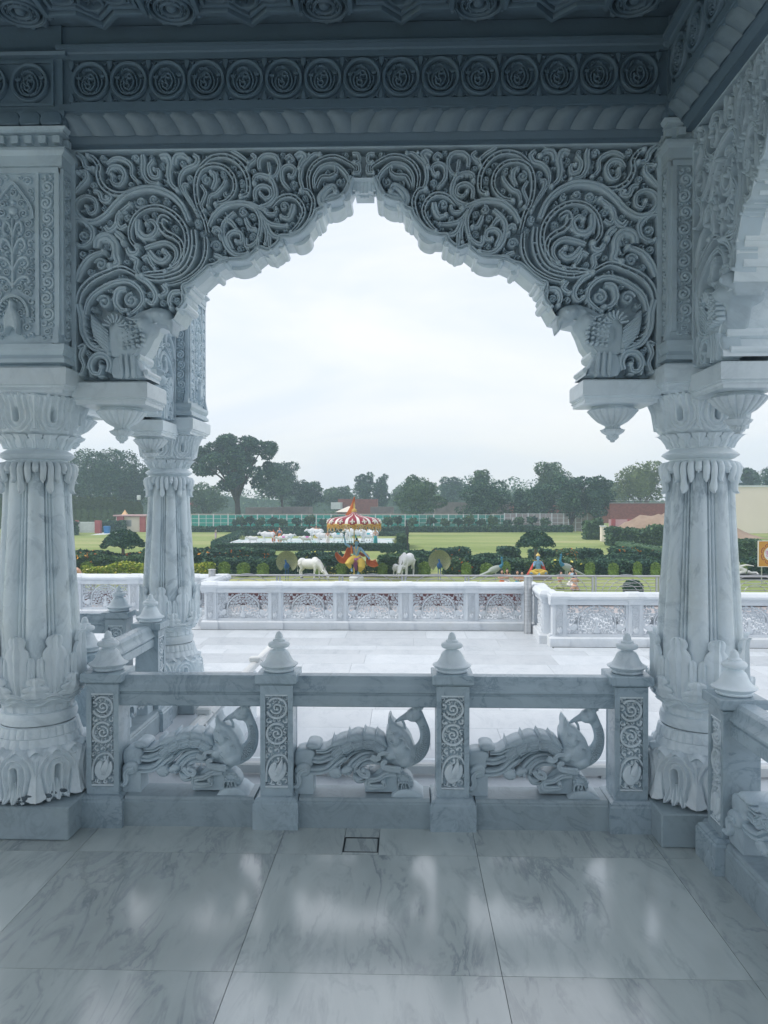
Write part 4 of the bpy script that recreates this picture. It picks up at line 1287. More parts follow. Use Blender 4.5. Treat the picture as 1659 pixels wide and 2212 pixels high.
def rail_prof():
    # (n across, z) closed outline
    return [(-.052, .588), (-.060, .594), (-.060, .645), (-.052, .650), (-.052, .656), (-.066, .662), (-.066, .672), (-.054, .690), (-.050, .700), (-.046, .722), (-.034, .738), (0, .742),
            (.034, .738), (.046, .722), (.050, .700), (.054, .690), (.066, .672), (.066, .662), (.052, .656), (.052, .650), (.060, .645), (.060, .594), (.052, .588)]
def rail(label, p0, p1, group='marble handrails of the balustrade'):
    p0, p1 = Vector(p0), Vector(p1); d = (p1 - p0); L = d.length; rz = math.atan2(d.y, d.x)
    mb = MB(); pr = rail_prof()
    mb.loft([[(x, n, z) for n, z in pr][::-1] for x in (0, L)])
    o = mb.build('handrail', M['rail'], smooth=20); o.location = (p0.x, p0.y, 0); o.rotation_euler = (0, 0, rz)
    return tag(o, label, 'handrail', group)
def plinth(label, x0, x1, y0, y1, along='x'):
    mb = MB(); h = .5
    cx, cy = (x0 + x1) / 2, (y0 + y1) / 2
    hx, hy = (x1 - x0) / 2, (y1 - y0) / 2
    rs = []
    for d, z in ((0, 0), (0, .118), (-.006, .124), (-.006, .132), (-.012, .142), (-.018, .145)):
        a = hx if along == 'x' else hx + d; b = hy if along == 'y' else hy + d
        rs.append([(-a, -b, z), (a, -b, z), (a, b, z), (-a, b, z)])
    mb.loft(rs)
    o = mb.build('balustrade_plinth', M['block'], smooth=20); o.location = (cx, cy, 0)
    return tag(o, label, 'plinth', 'low marble plinths under the balustrade')
seg = ['left', 'middle', 'right']
for i in range(3):
    rail(f'grey veined marble handrail over the {seg[i]} front peacock', (post_x[i] + .078, 3.85, 0), (post_x[i + 1] - .078, 3.85, 0))
    plinth(f'marble plinth under the {seg[i]} front peacock', post_x[i] + .112, post_x[i + 1] - .112, PY0 + .008, PY1 - .03)
plinth('short plinth piece between the left column and the leftmost post', XL + .272, post_x[0] - .112, PY0 + .008, PY1 - .03)
plinth('short plinth piece between the rightmost front post and the right column', post_x[3] + .112, XR - .272, PY0 + .008, PY1 - .03)
rail('pale handrail of the right side running towards the viewer', (SXR - .01, 3.346, 0), (SXR - .01, 2.15, 0))
plinth('long plinth of the right side balustrade', SXR - .105, SXR + .12, 2.18, 3.31, 'y')
plinth('short plinth of the right side between post and column', SXR - .105, SXR + .12, 3.54, 3.575, 'y')
rail('white handrail of the wing running back behind the left column', (SXL - .02, 4.4, 0), (SXL - .02, 5.34, 0))
plinth('plinth of the wing balustrade behind the left column', SXL - .13, SXL + .09, 4.43, 5.31, 'y')
plinth('plinth of the wing balustrade before the further column', SXL - .13, SXL + .09, 5.53, 5.74, 'y')
rail('white handrail crossing the wing behind the leftmost post', (-5.0, 5.95, 0), (at(257, 1280, 5.95).x - .08, 5.95, 0))
plinth('plinth of the rail crossing the wing', -5.0, at(257, 1280, 5.95).x - .11, 5.85, 6.06)
rail('far handrail out to the left of the left column', (-5.0, 3.85, 0), (XL - .3, 3.85, 0))
plinth('plinth out to the left of the left column', -5.0, XL - .3, PY0, PY1 - .03)

# ================================================================= peacock carvings
def make_peacock():
    root = thing('peacock_carving', 'x', 'carving')
    K = .000478
    def F0(s, t, n): return (s * K, -n, .145 + (1052 - t) * K)
    def scale(l): return l
    kk = lambda pts: [(p[0] - 72, p[1]) for p in pts]
    class W: pass
    def PAD(mb, pts, n0, n1, bev=.012, sub=4, dome=0):
        P = [((a - 72) * K, .145 + (1052 - b) * K) for a, b in pts]
        pad(mb, lambda s, t, n: (s, -n, t), P, n0, n1, bev, sub, dome=dome)
    def RIB(mb, pts, w, h, n0, ball=0, sec=SEC, solid=False):
        P = [((a - 72) * K, .145 + (1052 - b) * K) for a, b in pts]
        ww = [q * K for q in w] if hasattr(w, '__len__') else w * K
        ribbon(mb, lambda s, t, n: (s, -n, t), P, ww, h, n0, sec=sec, ball=ball, solid=solid)
    B = -.078                                  # back plane (n), front about +.075
    mb = MB()
    # stone feet
    PAD(mb, [(78, 800), (150, 790), (273, 850), (273, 1051), (78, 1051)], B + .012, .052, .006, 1)
    mb.build('support', M['bird'], root, smooth=40); mb = MB()
    PAD(mb, [(815, 1030), (815, 900), (880, 850), (1000, 760), (1100, 780), (1150, 850), (1150, 1030)], B + .012, .040, .006, 1)
    PAD(mb, [(1112, 1062), (1125, 1015), (1180, 985), (1260, 975), (1330, 985), (1390, 1030), (1412, 1062)], B, .080, .008, 3)
    mb.build('support', M['bird'], root, smooth=40)
    tail = MB()
    # base scrolls on the left
    PAD(tail, [(78, 640), (110, 602), (190, 588), (265, 600), (290, 645), (262, 700), (262, 760), (200, 790), (120, 780), (78, 740)], B, .048)
    PAD(tail, [(196, 560), (215, 525), (260, 513), (320, 525), (350, 560), (330, 585), (250, 590)], B, .060, .015)
    PAD(tail, [(80, 800), (110, 745), (170, 720), (230, 735), (248, 790), (225, 850), (150, 870), (100, 850)], B + .02, .066)
    RIB(tail, [(215, 790), (160, 800), (120, 850), (130, 910), (110, 960), (80, 960)], [40, 60, 40], .03, .045, ball=.6)
    # streamers
    RIB(tail, [(300, 610), (400, 605), (480, 560), (540, 540)], [46, 60, 70], .125, B, solid=True)
    RIB(tail, [(240, 700), (340, 710), (430, 680), (510, 640), (580, 590)], [80, 90, 90], .115, B, solid=True)
    RIB(tail, [(240, 820), (340, 820), (430, 790), (510, 720), (600, 650)], [80, 84, 90], .128, B, solid=True)
    # spiky crest
    for a in ([(462, 560), (466, 500), (474, 472), (490, 505), (560, 470), (640, 460), (640, 540), (560, 560)],
              [(620, 520), (625, 450), (642, 405), (655, 440), (730, 412), (800, 440), (800, 520), (700, 530)],
              [(785, 510), (790, 430), (810, 385), (825, 410), (880, 420), (935, 450), (930, 520), (850, 520)],
              [(905, 510), (915, 450), (938, 408), (955, 430), (1010, 470), (1060, 560), (960, 540)]):
        PAD(tail, a, B, .056, .014, 4)
    # slotted scales
    for c, L, an in (((530, 605), 60, 42), ((635, 555), 62, 26), ((745, 525), 62, 12), ((862, 520), 62, -4), ((960, 560), 60, -30)):
        ca, sa = math.cos(R(an)), math.sin(R(an))
        def tr(x, y): return (c[0] + x * ca + y * sa, c[1] - x * sa + y * ca)
        PAD(tail, [tr(-L, -38), (tr(L, -42)), tr(L, 42), tr(-L, 44), tr(-L - 14, 0)], B + .01, .072, .014, 4)
        RIB(tail, [tr(-40, 0), tr(-30, 13), tr(30, 13), tr(38, 0), tr(30, -13), tr(-30, -13), tr(-40, 0)], 7, .007, .070, sec=SECR)
        RIB(tail, [tr(L * .9, -40), tr(-L * .7, -36), tr(-L - 8, 0), tr(-L * .7, 40), tr(L * .9, 40)], 8, .008, .068, sec=SECR)
    # inner arcs
    RIB(tail, [(520, 760), (600, 690), (700, 610), (820, 590), (960, 610)], [70, 76, 60], .110, B, solid=True)
    RIB(tail, [(650, 800), (690, 730), (780, 660), (880, 640), (1000, 680)], [80, 90, 80], .124, B, solid=True)
    RIB(tail, [(760, 900), (735, 820), (760, 750), (840, 700), (960, 700), (1040, 730)], [84, 96, 90, 90], .136, B, solid=True)
    RIB(tail, [(560, 790), (470, 830), (480, 860), (540, 850)], [50, 60, 44], .128, B, ball=.8, solid=True)
    RIB(tail, [(640, 790), (600, 830), (650, 830)], [50, 60, 40], .13, B, ball=.8, solid=True)
    PAD(tail, [(440, 810), (520, 770), (570, 820), (560, 870), (500, 888), (450, 860)], B, .064, .014)
    PAD(tail, [(560, 810), (620, 760), (680, 770), (688, 810), (640, 845), (580, 845)], B, .060, .014)
    PAD(tail, [(690, 860), (700, 820), (760, 850), (820, 850), (856, 820), (850, 880), (800, 920), (740, 926), (705, 900)], B, .076, .014)
    RIB(tail, [(740, 770), (790, 830), (845, 840), (850, 800), (800, 780)], [50, 46, 34], .02, .066, ball=.8)
    tail.build('tail', M['bird'], root, smooth=45)
    body = MB()
    PAD(body, [(1036, 400), (1058, 350), (1053, 290), (1080, 228), (1112, 300), (1200, 355), (1280, 440), (1322, 540), (1350, 640), (1320, 720), (1250, 780), (1180, 800), (1090, 745), (1010, 735), (985, 680), (960, 610),
               (1010, 570), (1075, 590), (1040, 510)], B, .060, .022)
    for ex, ey, rx_, rz_ in ((1190, 600, 135, 170), (1140, 470, 90, 110), (1230, 690, 110, 90), (1085, 620, 90, 90)):
        body.ellipsoid(((ex - 72) * K, -.012, .145 + (1052 - ey) * K), (rx_ * K, .082, rz_ * K), 20, 12)
    # neck, head
    pts = [((a - 72) * K, 0, .145 + (1052 - b) * K) for a, b in smooth_path([(1150, 700), (1270, 690), (1370, 640), (1430, 550), (1446, 440), (1415, 330), (1365, 245)], 5)]
    n_ = len(pts)
    rad = np.interp(np.linspace(0, 1, n_), [0, .3, .6, .85, 1], [80, 66, 43, 39, 50]) * K
    body.tube([(p[0], -.005, p[2]) for p in pts], rad, 18, flat=1.35)
    hx, hz = (1330 - 72) * K, .145 + (1052 - 235) * K
    body.ellipsoid((hx, -.005, hz), (.045, .048, .035), 20, 12, Matrix.Rotation(R(-18), 3, 'Y'))
    PAD(body, [(1322, 170), (1330, 90), (1330, 72), (1460, 72), (1450, 100), (1432, 145), (1390, 185)], -.05, .045, .012, 3)
    PAD(body, [(1060, 790), (1140, 800), (1240, 830), (1305, 890), (1322, 970), (1250, 985), (1150, 980), (1145, 880), (1060, 850)], B + .02, .050, .02)
    bm_ = fused(body, .0055, 2); bm_.materials.clear(); bm_.materials.append(M['bird']); bm_.polygons.foreach_set('use_smooth', [True] * len(bm_.polygons))
    bo_ = bpy.data.objects.new('body', bm_); col.objects.link(bo_); bo_.parent = root
    body = MB()
    r5 = random.Random(4)
    Fb = lambda s, t, n: (s, -n, t)
    for i in range(4, n_ - 6):                     # neck scales
        for j in range(-2, 3):
            tx = pts[i + 1][0] - pts[i][0]; tz = pts[i + 1][2] - pts[i][2]; L = math.hypot(tx, tz)
            o_ = j * rad[i] * .36 + (.5 * rad[i] * .36 if i % 2 else 0)
            if abs(o_) > rad[i] * .9: continue
            dep = math.sqrt(max(0, 1 - (o_ / rad[i]) ** 2)) * rad[i] * 1.35 + .003
            bump(body, Fb, (pts[i][0] - tz / L * o_, pts[i][2] + tx / L * o_), rad[i] * .2, .005, dep - .003, nu=6)
    bt = [((a - 72) * K, -.005, .145 + (1052 - b) * K) for a, b in ((1290, 235), (1245, 258), (1190, 280), (1150, 302), (1122, 322))]
    body.tube(bt, [.024, .018, .012, .007, .002], 12)
    bump(body, Fb, (hx - .008, hz + .006), .007, .006, .046, nu=10)
    for x in (1350, 1385, 1415): RIB(body, [(x, 80), (x - 8, 160)], 20, .008, .042, sec=SECR)
    for a in ([(1085, 360), (1090, 385), (1120, 392)], [(1160, 440), (1200, 440), (1245, 468)], [(1078, 470), (1110, 500), (1165, 492)], [(1230, 535), (1262, 528), (1292, 560)], [(1135, 592), (1180, 612), (1232, 590)]):
        RIB(body, a, [3, 18, 3], .012, .080, sec=SECR)
    # wing hooks
    RIB(body, [(960, 640), (980, 605), (1060, 600), (1110, 625), (1165, 662)], [40, 40, 8], .016, .072)
    RIB(body, [(1050, 690), (1010, 690), (1010, 740), (1080, 760), (1190, 770)], [36, 50, 60, 70], .020, .068, ball=.3)
    RIB(body, [(880, 640), (930, 660), (980, 640)], [60, 70, 40], .02, .062)
    RIB(body, [(1140, 820), (1040, 830), (950, 880), (850, 900), (860, 960), (950, 960), (1020, 950), (1010, 905)], [70, 60, 60, 70, 60, 50, 40], .06, .012, ball=.8)
    for q in range(3): RIB(body, [(1160 + q * 38, 985), (1165 + q * 38, 930), (1200 + q * 30, 915), (1225 + q * 30, 975)], [16, 22, 14], .03, .044, sec=SECR)
    for q in range(7): 
        a = PI * (.15 + q * .12); bump(body, Fb, ((1235 - 72 - 75 * math.cos(a)) * K, .145 + (1052 - 950 + 105 * math.sin(a)) * K), .008, .008, .046, nu=6)
    body.build('feathers', M['bird'], root, smooth=55)
    mb = MB()
    mb.tube([((a - 72) * K, -.005, .145 + (1052 - b) * K) for a, b in smooth_path([(1195, 288), (1222, 330), (1232, 375), (1232, 415)], 4)], .0065, 8)
    mb.build('snake', M['bird'], root)
    return root
pk = make_peacock()
pkg = 'peacocks carved between the posts'
pk.location = (post_x[2] + .080, 3.868, 0)
tag(pk, 'pierced marble peacock in the right bay of the front balustrade', 'carving', pkg)
dup(pk, (post_x[0] + .080, 3.868, 0), label='pierced marble peacock in the left bay, beside the left column', scale=(1, 1, 1))
dup(pk, (post_x[1] + .080, 3.868, 0), label='pierced marble peacock in the middle bay of the front balustrade')
dup(pk, (SXR - .02, 3.34, 0), -PI / 2, label='carved peacock tail of the right side balustrade at the right edge of the picture', scale=(1.5, 1.1, 1))
dup(pk, (SXL - .03, 5.33, 0), -PI / 2, label='pale carved peacock of the wing balustrade, before the further column', scale=(1.2, 1, 1))

# white trunking with lamps on the ledge
def trunk(label, p0, p1):
    t = thing('cable_trunking', label, 'cable trunking', (p0[0], p0[1], 0), math.atan2(p1[1] - p0[1], p1[0] - p0[0]), 'white cable trunking on the outer ledge')
    L = math.hypot(p1[0] - p0[0], p1[1] - p0[1]); mb = MB()
    mb.loft([[(x, -.03, .015), (x, .03, .015), (x, .03, .062), (x, .014, .070), (x, -.014, .070), (x, -.03, .062)][::-1] for x in (0, L)])
    mb.build('channel', M['trunking'], t, smooth=20)
    mb = MB()
    for x in np.arange(.1, L, .8): mb.box(x, x + .04, -.04, .04, 0.001, .016)
    mb.build('bracket', M['trunking'], t, smooth=0)
    for x in np.arange(.95, L, 1.85)[:4]:
        mb = MB(); mb.bevbox(x, x + .09, -.06, .05, .062, .115, .01); mb.tube([(x + .045, -.05, .09), (x + .045, -.075, .07), (x + .06, -.085, .03), (x + .12, -.08, .008), (x + .22, -.11, .008)], .005, 6)
        mb.build('junction_box', M['trunking'], t)
    return t
trunk('white trunking running along the ledge behind the front peacocks', (-1.36, 4.50), (2.3, 4.52))
trunk('white trunking running back along the wing ledge', (-1.47, 4.55), (-1.45, 8.4))
mb = MB(); mb.tube(smooth_path([(1.75, 3.6, .008), (1.86, 3.7, .012), (1.95, 3.5, .008), (2.2, 3.3, .008)], 6), .006, 6)
tag(mb.build('cable', M['cable']), 'thin grey cable lying on the ledge beyond the right side balustrade', 'cable')

# ================================================================= terrace parapets
PT = .775                                   # height
def jali_mesh():
    w, h = .80, .425; mb = MB(); F = lambda s, t, n: (s, -n, t); st = []
    d = .03
    def S(pts, w_, ball=0, m=True, sec=SECR):
        for sg in ((1, -1) if m else (1,)):
            P = [(sg * a, b) for a, b in pts]
            Ps = ribbon(mb, F, P, w_ * 1.25, d, -.0, sub=3, sec=sec, ball=ball, solid=True); st.append((Ps, w_))
    for s in (-1, 1):
        S([(s * .396, 0), (s * .396, h)], .012, m=False)
    S([(-.4, .004), (.4, .004)], .012, m=False); S([(-.4, h - .004), (.4, h - .004)], .008, m=False)
    S([(-.4, .27), (-.30, .268)], .010); S([(-.4, .20), (-.36, .2)], .008)
    S([(.02, .40), (.10, .375), (.17, .32), (.215, .26), (.235, .19), (.24, .10), (.22, .03)], .020)
    for k in range(9):
        a = PI / 2 - .12 - k * .145
        c = (.012 + .235 * math.cos(a), .135 + .265 * math.sin(a))
        if c[1] > .12:
            for sg in (1, -1): bump(mb, F, (sg * c[0], c[1]), .016, d, nu=8, solid=True)
            st.append(([(c[0], c[1]), (c[0], c[1] + .001)], .032)); st.append(([(-c[0], c[1]), (-c[0], c[1] + .001)], .032))
    S([(.03, .33), (.09, .30), (.14, .25), (.165, .17)], .014)
    for sg in (1, -1):                          # peacocks
        q = lambda l: [(sg * a, b) for a, b in l]
        pad(mb, F, q([(.29, .05), (.34, .07), (.375, .11), (.385, .16), (.37, .21), (.345, .235), (.33, .225), (.352, .19), (.355, .15), (.335, .12), (.30, .145), (.26, .15), (.25, .11), (.262, .07)]), 0, d + .006, .006, 3)
        st.append((q([(.30, .10), (.33, .10)]), .09)); st.append((q([(.37, .13), (.36, .22)]), .03))
        for k in range(4):
            S([(.25 + k * .012, .15), (.215 + k * .016, .20), (.205 + k * .024, .27 - k * .01)], .009)
    pad(mb, F, [(-.035, .02), (-.03, .09), (-.012, .13), (-.02, .19), (0, .225), (.02, .19), (.012, .13), (.03, .09), (.035, .02)], 0, d + .004, .006, 3)
    st.append(([(0, .02), (0, .22)], .055))
    for c, r_ in ((( .085, .055), .034), ((.30, .335), .03), ((.36, .385), .02), ((.19, .37), .0)):
        if r_:
            for sg in (1, -1):
                sp = spiral_pts((sg * c[0], c[1]), r_, 1.0, 1.4, sg); ribbon(mb, F, sp, .011, d, 0, raw=True, sec=SECR, ball=.8, solid=True)
                st.append((sp, .014)); 
    st.append(([(-.20, .395), (-.12, .41)], .05)); st.append(([(.12, .41), (.20, .395)], .05))     # left open, dark gaps
    st.append(([(-.25, .33), (-.25, .345)], .04)); st.append(([(.25, .33), (.25, .345)], .04))
    fill_scrolls(mb, F, [(-.39, .01), (.39, .01), (.39, h - .01), (-.39, h - .01)], st, d, rmin=.0075, rmax=.022, seed=5, cell=.003, solid=True, gap=-.10, wk=.52)
    return mb
jm = jali_mesh(); jali0 = jm.build('pierced_panel', M['jali'], None, smooth=50); col.objects.unlink(jali0)
pp = MB(); scroll_panel(pp, lambda s, t, n: (s - .062, -n, t), .124, .425, 9, d=.012)
pilp0 = pp.build('pilaster_panel', M['jali'], None, smooth=50); col.objects.unlink(pilp0)
def parapet(label, p0, p1, first=0.15, spacing=1.062, n=None, ends=(1, 1)):
    p0, p1 = Vector(p0), Vector(p1); d = p1 - p0; L = d.length; rz = math.atan2(d.y, d.x)
    t = thing('parapet_wall', label, 'wall', (p0.x, p0.y, TZ), rz, 'white marble terrace parapets')
    xs_ = list(np.arange(first, L + .01, spacing))
    if L - xs_[-1] > .6: xs_.append(L - .10)
    mb = MB()
    mb.loft([[(x, -.12, 0), (x, .12, 0), (x, .12, .115), (x, .10, .135), (x, -.10, .135), (x, -.12, .115)][::-1] for x in (0, L)])
    for x in xs_:
        mb.sqprof(x, 0, [(.14, 0), (.14, .118), (.12, .140), (.11, .141)], kx=0)
    mb.build('base', M['jali'], t, smooth=20)
    mb = MB()
    mb.loft([[(x, n_, z) for n_, z in ((-.07, .59), (-.085, .60), (-.09, .64), (-.10, .645), (-.10, .665), (-.115, .672), (-.13, .69), (-.13, .715), (-.115, .735), (-.10, .755), (-.08, .765), (.08, .765), (.10, .755), (.115, .735), (.13, .715), (.13, .69), (.115, .672), (.10, .665), (.10, .645), (.09, .64), (.085, .60), (.07, .59))] for x in (0, L)])
    for x in xs_:
        mb.sqprof(x, 0, [(.098, .60), (.105, .645), (.118, .668), (.118, .672), (.135, .69), (.137, .722), (.122, .742), (.108, .764), (.09, .771)])
    for x in np.arange(.02, L - .02, .028): mb.box(x, x + .014, -.106, -.098, .648, .662)
    mb.build('coping', M['jali'], t, smooth=20)
    mb = MB()
    for x in xs_:
        mb.box(x - .095, x + .095, -.075, .075, .138, .605)
    mb.box(0, L, -.055, .055, .130, .168)
    mb.build('pilaster', M['jali'], t, smooth=0)
    for x in xs_:
        o = pilp0.copy(); col.objects.link(o); o.parent = t; o.location = (x, -.075, .160)
    for a, b in zip(xs_[:-1], xs_[1:]):
        o = jali0.copy(); col.objects.link(o); o.parent = t; o.location = ((a + b) / 2, -.01, .166); o.scale = ((b - a - .19) / .80, 1, 1)
    mb = MB()
    for a, b in zip(xs_[:-1], xs_[1:]):
        m_ = (b - a - .19 - .80 * ((b - a - .19) / .80)) / 2
        mb.box(a + .095, a + .125, -.045, .045, .168, .60); mb.box(b - .125, b - .095, -.045, .045, .168, .60)
    mb.build('panel_frame', M['jali'], t, smooth=0)
    return t
AX0, AX1 = at(438, 1262, 12.5).x, at(1156, 1262, 12.5).x
parapet('long white pierced parapet across the middle of the terrace', (AX0, 12.5, 0), (AX1, 12.5, 0), first=.14, spacing=1.062)
parapet('short return of the parapet going back at the left end of the middle run', (AX0 + .0, 12.66, 0), (AX0, 13.62, 0), first=.9, spacing=1.06)
parapet('white parapet further back on the left, behind the left columns', (-11.6, 13.75, 0), (AX0 + .12, 13.75, 0), first=.35, spacing=1.062)
BX = at(1190, 1291, 11.1).x
parapet('short return of the parapet coming forward beside the steel post', (AX1 + .02, 12.36, 0), (BX, 11.27, 0), first=.1, spacing=1.06)
parapet('nearer white parapet on the right, behind the right column', (BX - .02, 11.12, 0), (9.0, 11.12, 0), first=.13, spacing=1.082)
# dark joint line at the foot
mb = MB(); mb.box(AX0 - .15, AX1 + .1, 12.33, 12.36, TZ - .002, TZ + .004); mb.box(BX, 9, 10.95, 10.98, TZ - .002, TZ + .004)
mb.box(AX1 - .02, AX1 + .0, 10.9, 12.3, TZ - .002, TZ + .003)
tag(mb.build('drain_slot', M['joint'], smooth=0), kind='structure')

# ================================================================= steel posts and fence
M['steel'] = noisy('brushed_steel', (.42, .43, .44), (.60, .61, .62), 4, .32, .05, metal=.85, spec=.5, mapping=(1, 1, 12))
def steel_post(label, x, y, top):
    t = thing('steel_post', label, 'post', (x, y, TZ), group='round steel posts')
    mb = MB(); mb.revolve([(.061, 0), (.061, top - .012)], n=32); mb.build('tube', M['steel'], t)
    mb = MB(); mb.revolve([(.061, top - .012), (.068, top - .012), (.068, top - .002), (.066, top), (.001, top + .001)], n=32); mb.build('cap', M['steel'], t, smooth=25)
p = at(1140, 1366, 12.12)
steel_post('round brushed steel post at the right end of the middle parapet', p.x, 12.12, .90)
steel_post('round steel post behind the left end of the middle parapet', at(458, 1240, 13.45).x, 13.45, .885)
KY = 15.55
mb = MB(); mb.bevbox(-14, 18, -.12, .12, 0, .235, .01)
k_ = tag(mb.build('kerb_wall', noisy('maroon_stone', (.10, .055, .06), (.15, .08, .085), 4, .7)), 'low dark maroon kerb wall under the steel fence', 'wall'); k_.location = (0, KY, TZ)
fz0, fz1 = TZ + .235, .134
def fence_panel(label, x0, x1):
    t = thing('steel_fence', label, 'fence', (x0, KY, fz0), group='steel fence panels')
    L = x1 - x0; H = fz1 - fz0
    mb = MB()
    mb.tube([(0, 0, H), (L, 0, H)], .020, 10)
    mb.build('handrail', M['steel'], t)
    for x in (.025, L - .035):
        mb = MB(); mb.box(x - .018, x + .018, -.02, .02, 0, H - .018); mb.build('post', M['steel'], t, smooth=0)
    mb = MB()
    for z in (H * .80, H * .60, H * .40, H * .20, .02):
        mb.tube([(.04, 0, z), (L - .05, 0, z)], .008, 6)
    mb.build('rail', M['steel'], t)
    mb = MB()
    for r_ in (.16, .26, .36):
        mb.tube([(L / 2 + r_ * 1.35 * math.cos(a), -.012, .02 + r_ * math.sin(a)) for a in np.linspace(0, PI, 15)], .007, 6)
    mb.build('arch_bars', M['steel'], t)
xk = at(602, 1250, KY).x; W_ = 1.275; i = 0
x = xk - W_ * 9
while x < 15:
    fence_panel(f'low steel fence panel beyond the parapet, number {i + 1} from the left', x, x + W_); x += W_; i += 1
# ================================================================= garden (setting)
def grass_mat():
    m, t, b = mat_new('lawn_grass')
    tc = N(t, 'ShaderNodeTexCoord')
    n1 = N(t, 'ShaderNodeTexNoise', Scale=.09, Detail=5.0, Roughness=.6)
    mp = N(t, 'ShaderNodeMapping'); mp.inputs['Scale'].default_value = (.35, 1.6, 1)
    t.links.new(tc.outputs['Object'], mp.inputs[0]); t.links.new(mp.outputs[0], n1.inputs['Vector'])
    n2 = N(t, 'ShaderNodeTexNoise', Scale=3.0, Detail=8.0, Roughness=.7)
    t.links.new(tc.outputs['Object'], n2.inputs['Vector'])
    r1 = ramp(t, [(.30, (.165, .225, .075)), (.5, (.25, .305, .115)), (.68, (.36, .365, .18))])
    r2 = ramp(t, [(.3, (.8, .8, .8)), (.7, (1.15, 1.15, 1.1))])
    t.links.new(n1.outputs['Fac'], r1.inputs[0]); t.links.new(n2.outputs['Fac'], r2.inputs[0])
    mm = N(t, 'ShaderNodeMix', data_type='RGBA', blend_type='MULTIPLY'); mm.inputs[0].default_value = 1
    t.links.new(r1.outputs[0], mm.inputs[6]); t.links.new(r2.outputs[0], mm.inputs[7]); t.links.new(mm.outputs[2], b.inputs['Base Color'])
    b.inputs['Roughness'].default_value = .95; b.inputs['Specular IOR Level'].default_value = .1
    return m
M['grass'] = grass_mat()
mb = MB(); mb.add([(-600, 8, GZ), (600, 8, GZ), (600, 900, GZ), (-600, 900, GZ)], [(0, 1, 2, 3)])
mb.add([(-600, -400, GZ), (600, -400, GZ), (600, 8, GZ), (-600, 8, GZ)], [(0, 1, 2, 3)])
tag(mb.build('lawn', M['grass'], smooth=0), kind='structure')

def leaf_mat(name, c1, c2, c3=None, trans=.25):
    m, t, b = mat_new(name)
    ge = N(t, 'ShaderNodeNewGeometry')
    st = [(0, c1), (.6, c2), (1, c3 or c2)]
    rc = ramp(t, st)
    t.links.new(ge.outputs['Random Per Island'], rc.inputs[0]); t.links.new(rc.outputs[0], b.inputs['Base Color'])
    b.inputs['Roughness'].default_value = .7; b.inputs['Specular IOR Level'].default_value = .25
    return m
L_dark = leaf_mat('leaf_dark', (.014, .052, .042), (.040, .100, .068), (.11, .20, .11))
L_mid = leaf_mat('leaf_mid', (.030, .080, .048), (.070, .135, .070), (.13, .21, .09))
L_light = leaf_mat('leaf_light', (.06, .10, .035), (.11, .16, .05), (.17, .22, .07))
L_trim = leaf_mat('leaf_trimmed', (.07, .14, .03), (.15, .24, .05), (.24, .34, .08))
L_cyp = leaf_mat('leaf_cypress', (.03, .06, .022), (.06, .10, .035), (.12, .15, .05))
L_pale = leaf_mat('leaf_pale', (.22, .27, .10), (.36, .40, .18), (.5, .52, .28))
L_lime = leaf_mat('leaf_lime', (.12, .2, .02), (.26, .34, .04), (.42, .46, .06))
F_or = leaf_mat('flower_orange', (.50, .12, .02), (.65, .22, .03), (.7, .35, .05))
F_yl = leaf_mat('flower_yellow', (.6, .5, .05), (.75, .68, .15), (.8, .78, .4))
BARK = noisy('bark', (.035, .028, .022), (.09, .07, .055), 6, .9, .6, mapping=(1, 1, .3))
BARKL = noisy('bark_pale', (.16, .14, .12), (.26, .24, .21), 6, .9, .5, mapping=(1, 1, .3))
def rand_dirs(n, g):
    v = g.normal(size=(n, 3)); return v / np.linalg.norm(v, axis=1)[:, None]
def leaves(mb, C, size, g, upbias=.3, asp=.6):
    n = len(C)
    if n == 0: return
    a = rand_dirs(n, g); a[:, 2] *= .7; a /= np.linalg.norm(a, axis=1)[:, None]
    b = np.cross(a, rand_dirs(n, g)); b /= np.linalg.norm(b, axis=1)[:, None] + 1e-9
    s = size * g.uniform(.6, 1.25, n)[:, None]
    A = a * s; B = b * s * asp
    c2 = np.cross(a, b) * s * .18
    V = np.stack([C - A, C - B * .9 + c2, C + A, C + B * .9 + c2], 1).reshape(-1, 3)
    o = len(mb.v); mb.v.extend(map(tuple, V.tolist()))
    mb.f.extend([(o + 4 * i, o + 4 * i + 1, o + 4 * i + 2, o + 4 * i + 3) for i in range(n)])
    if mb.cur is not None: mb.c.extend([mb.cur] * n)
def blobs_points(blobs, n, g, shell_=.25, rough=.18):
    """points near the skins of ellipsoids (x,y,z,rx,ry,rz); inner ones dropped"""
    B = np.array(blobs, float); w = (B[:, 3] * B[:, 5]) ; w /= w.sum()
    k = g.choice(len(B), n, p=w); d = rand_dirs(n, g)
    r = 1 - np.abs(g.normal(0, shell_, n)); r += g.normal(0, rough * .4, n)
    P = B[k, :3] + d * r[:, None] * B[k, 3:6]
    keep = np.ones(n, bool)
    for b in B:
        q = (P - b[:3]) / b[3:6]; keep &= (q * q).sum(1) > .42
    return P[keep]
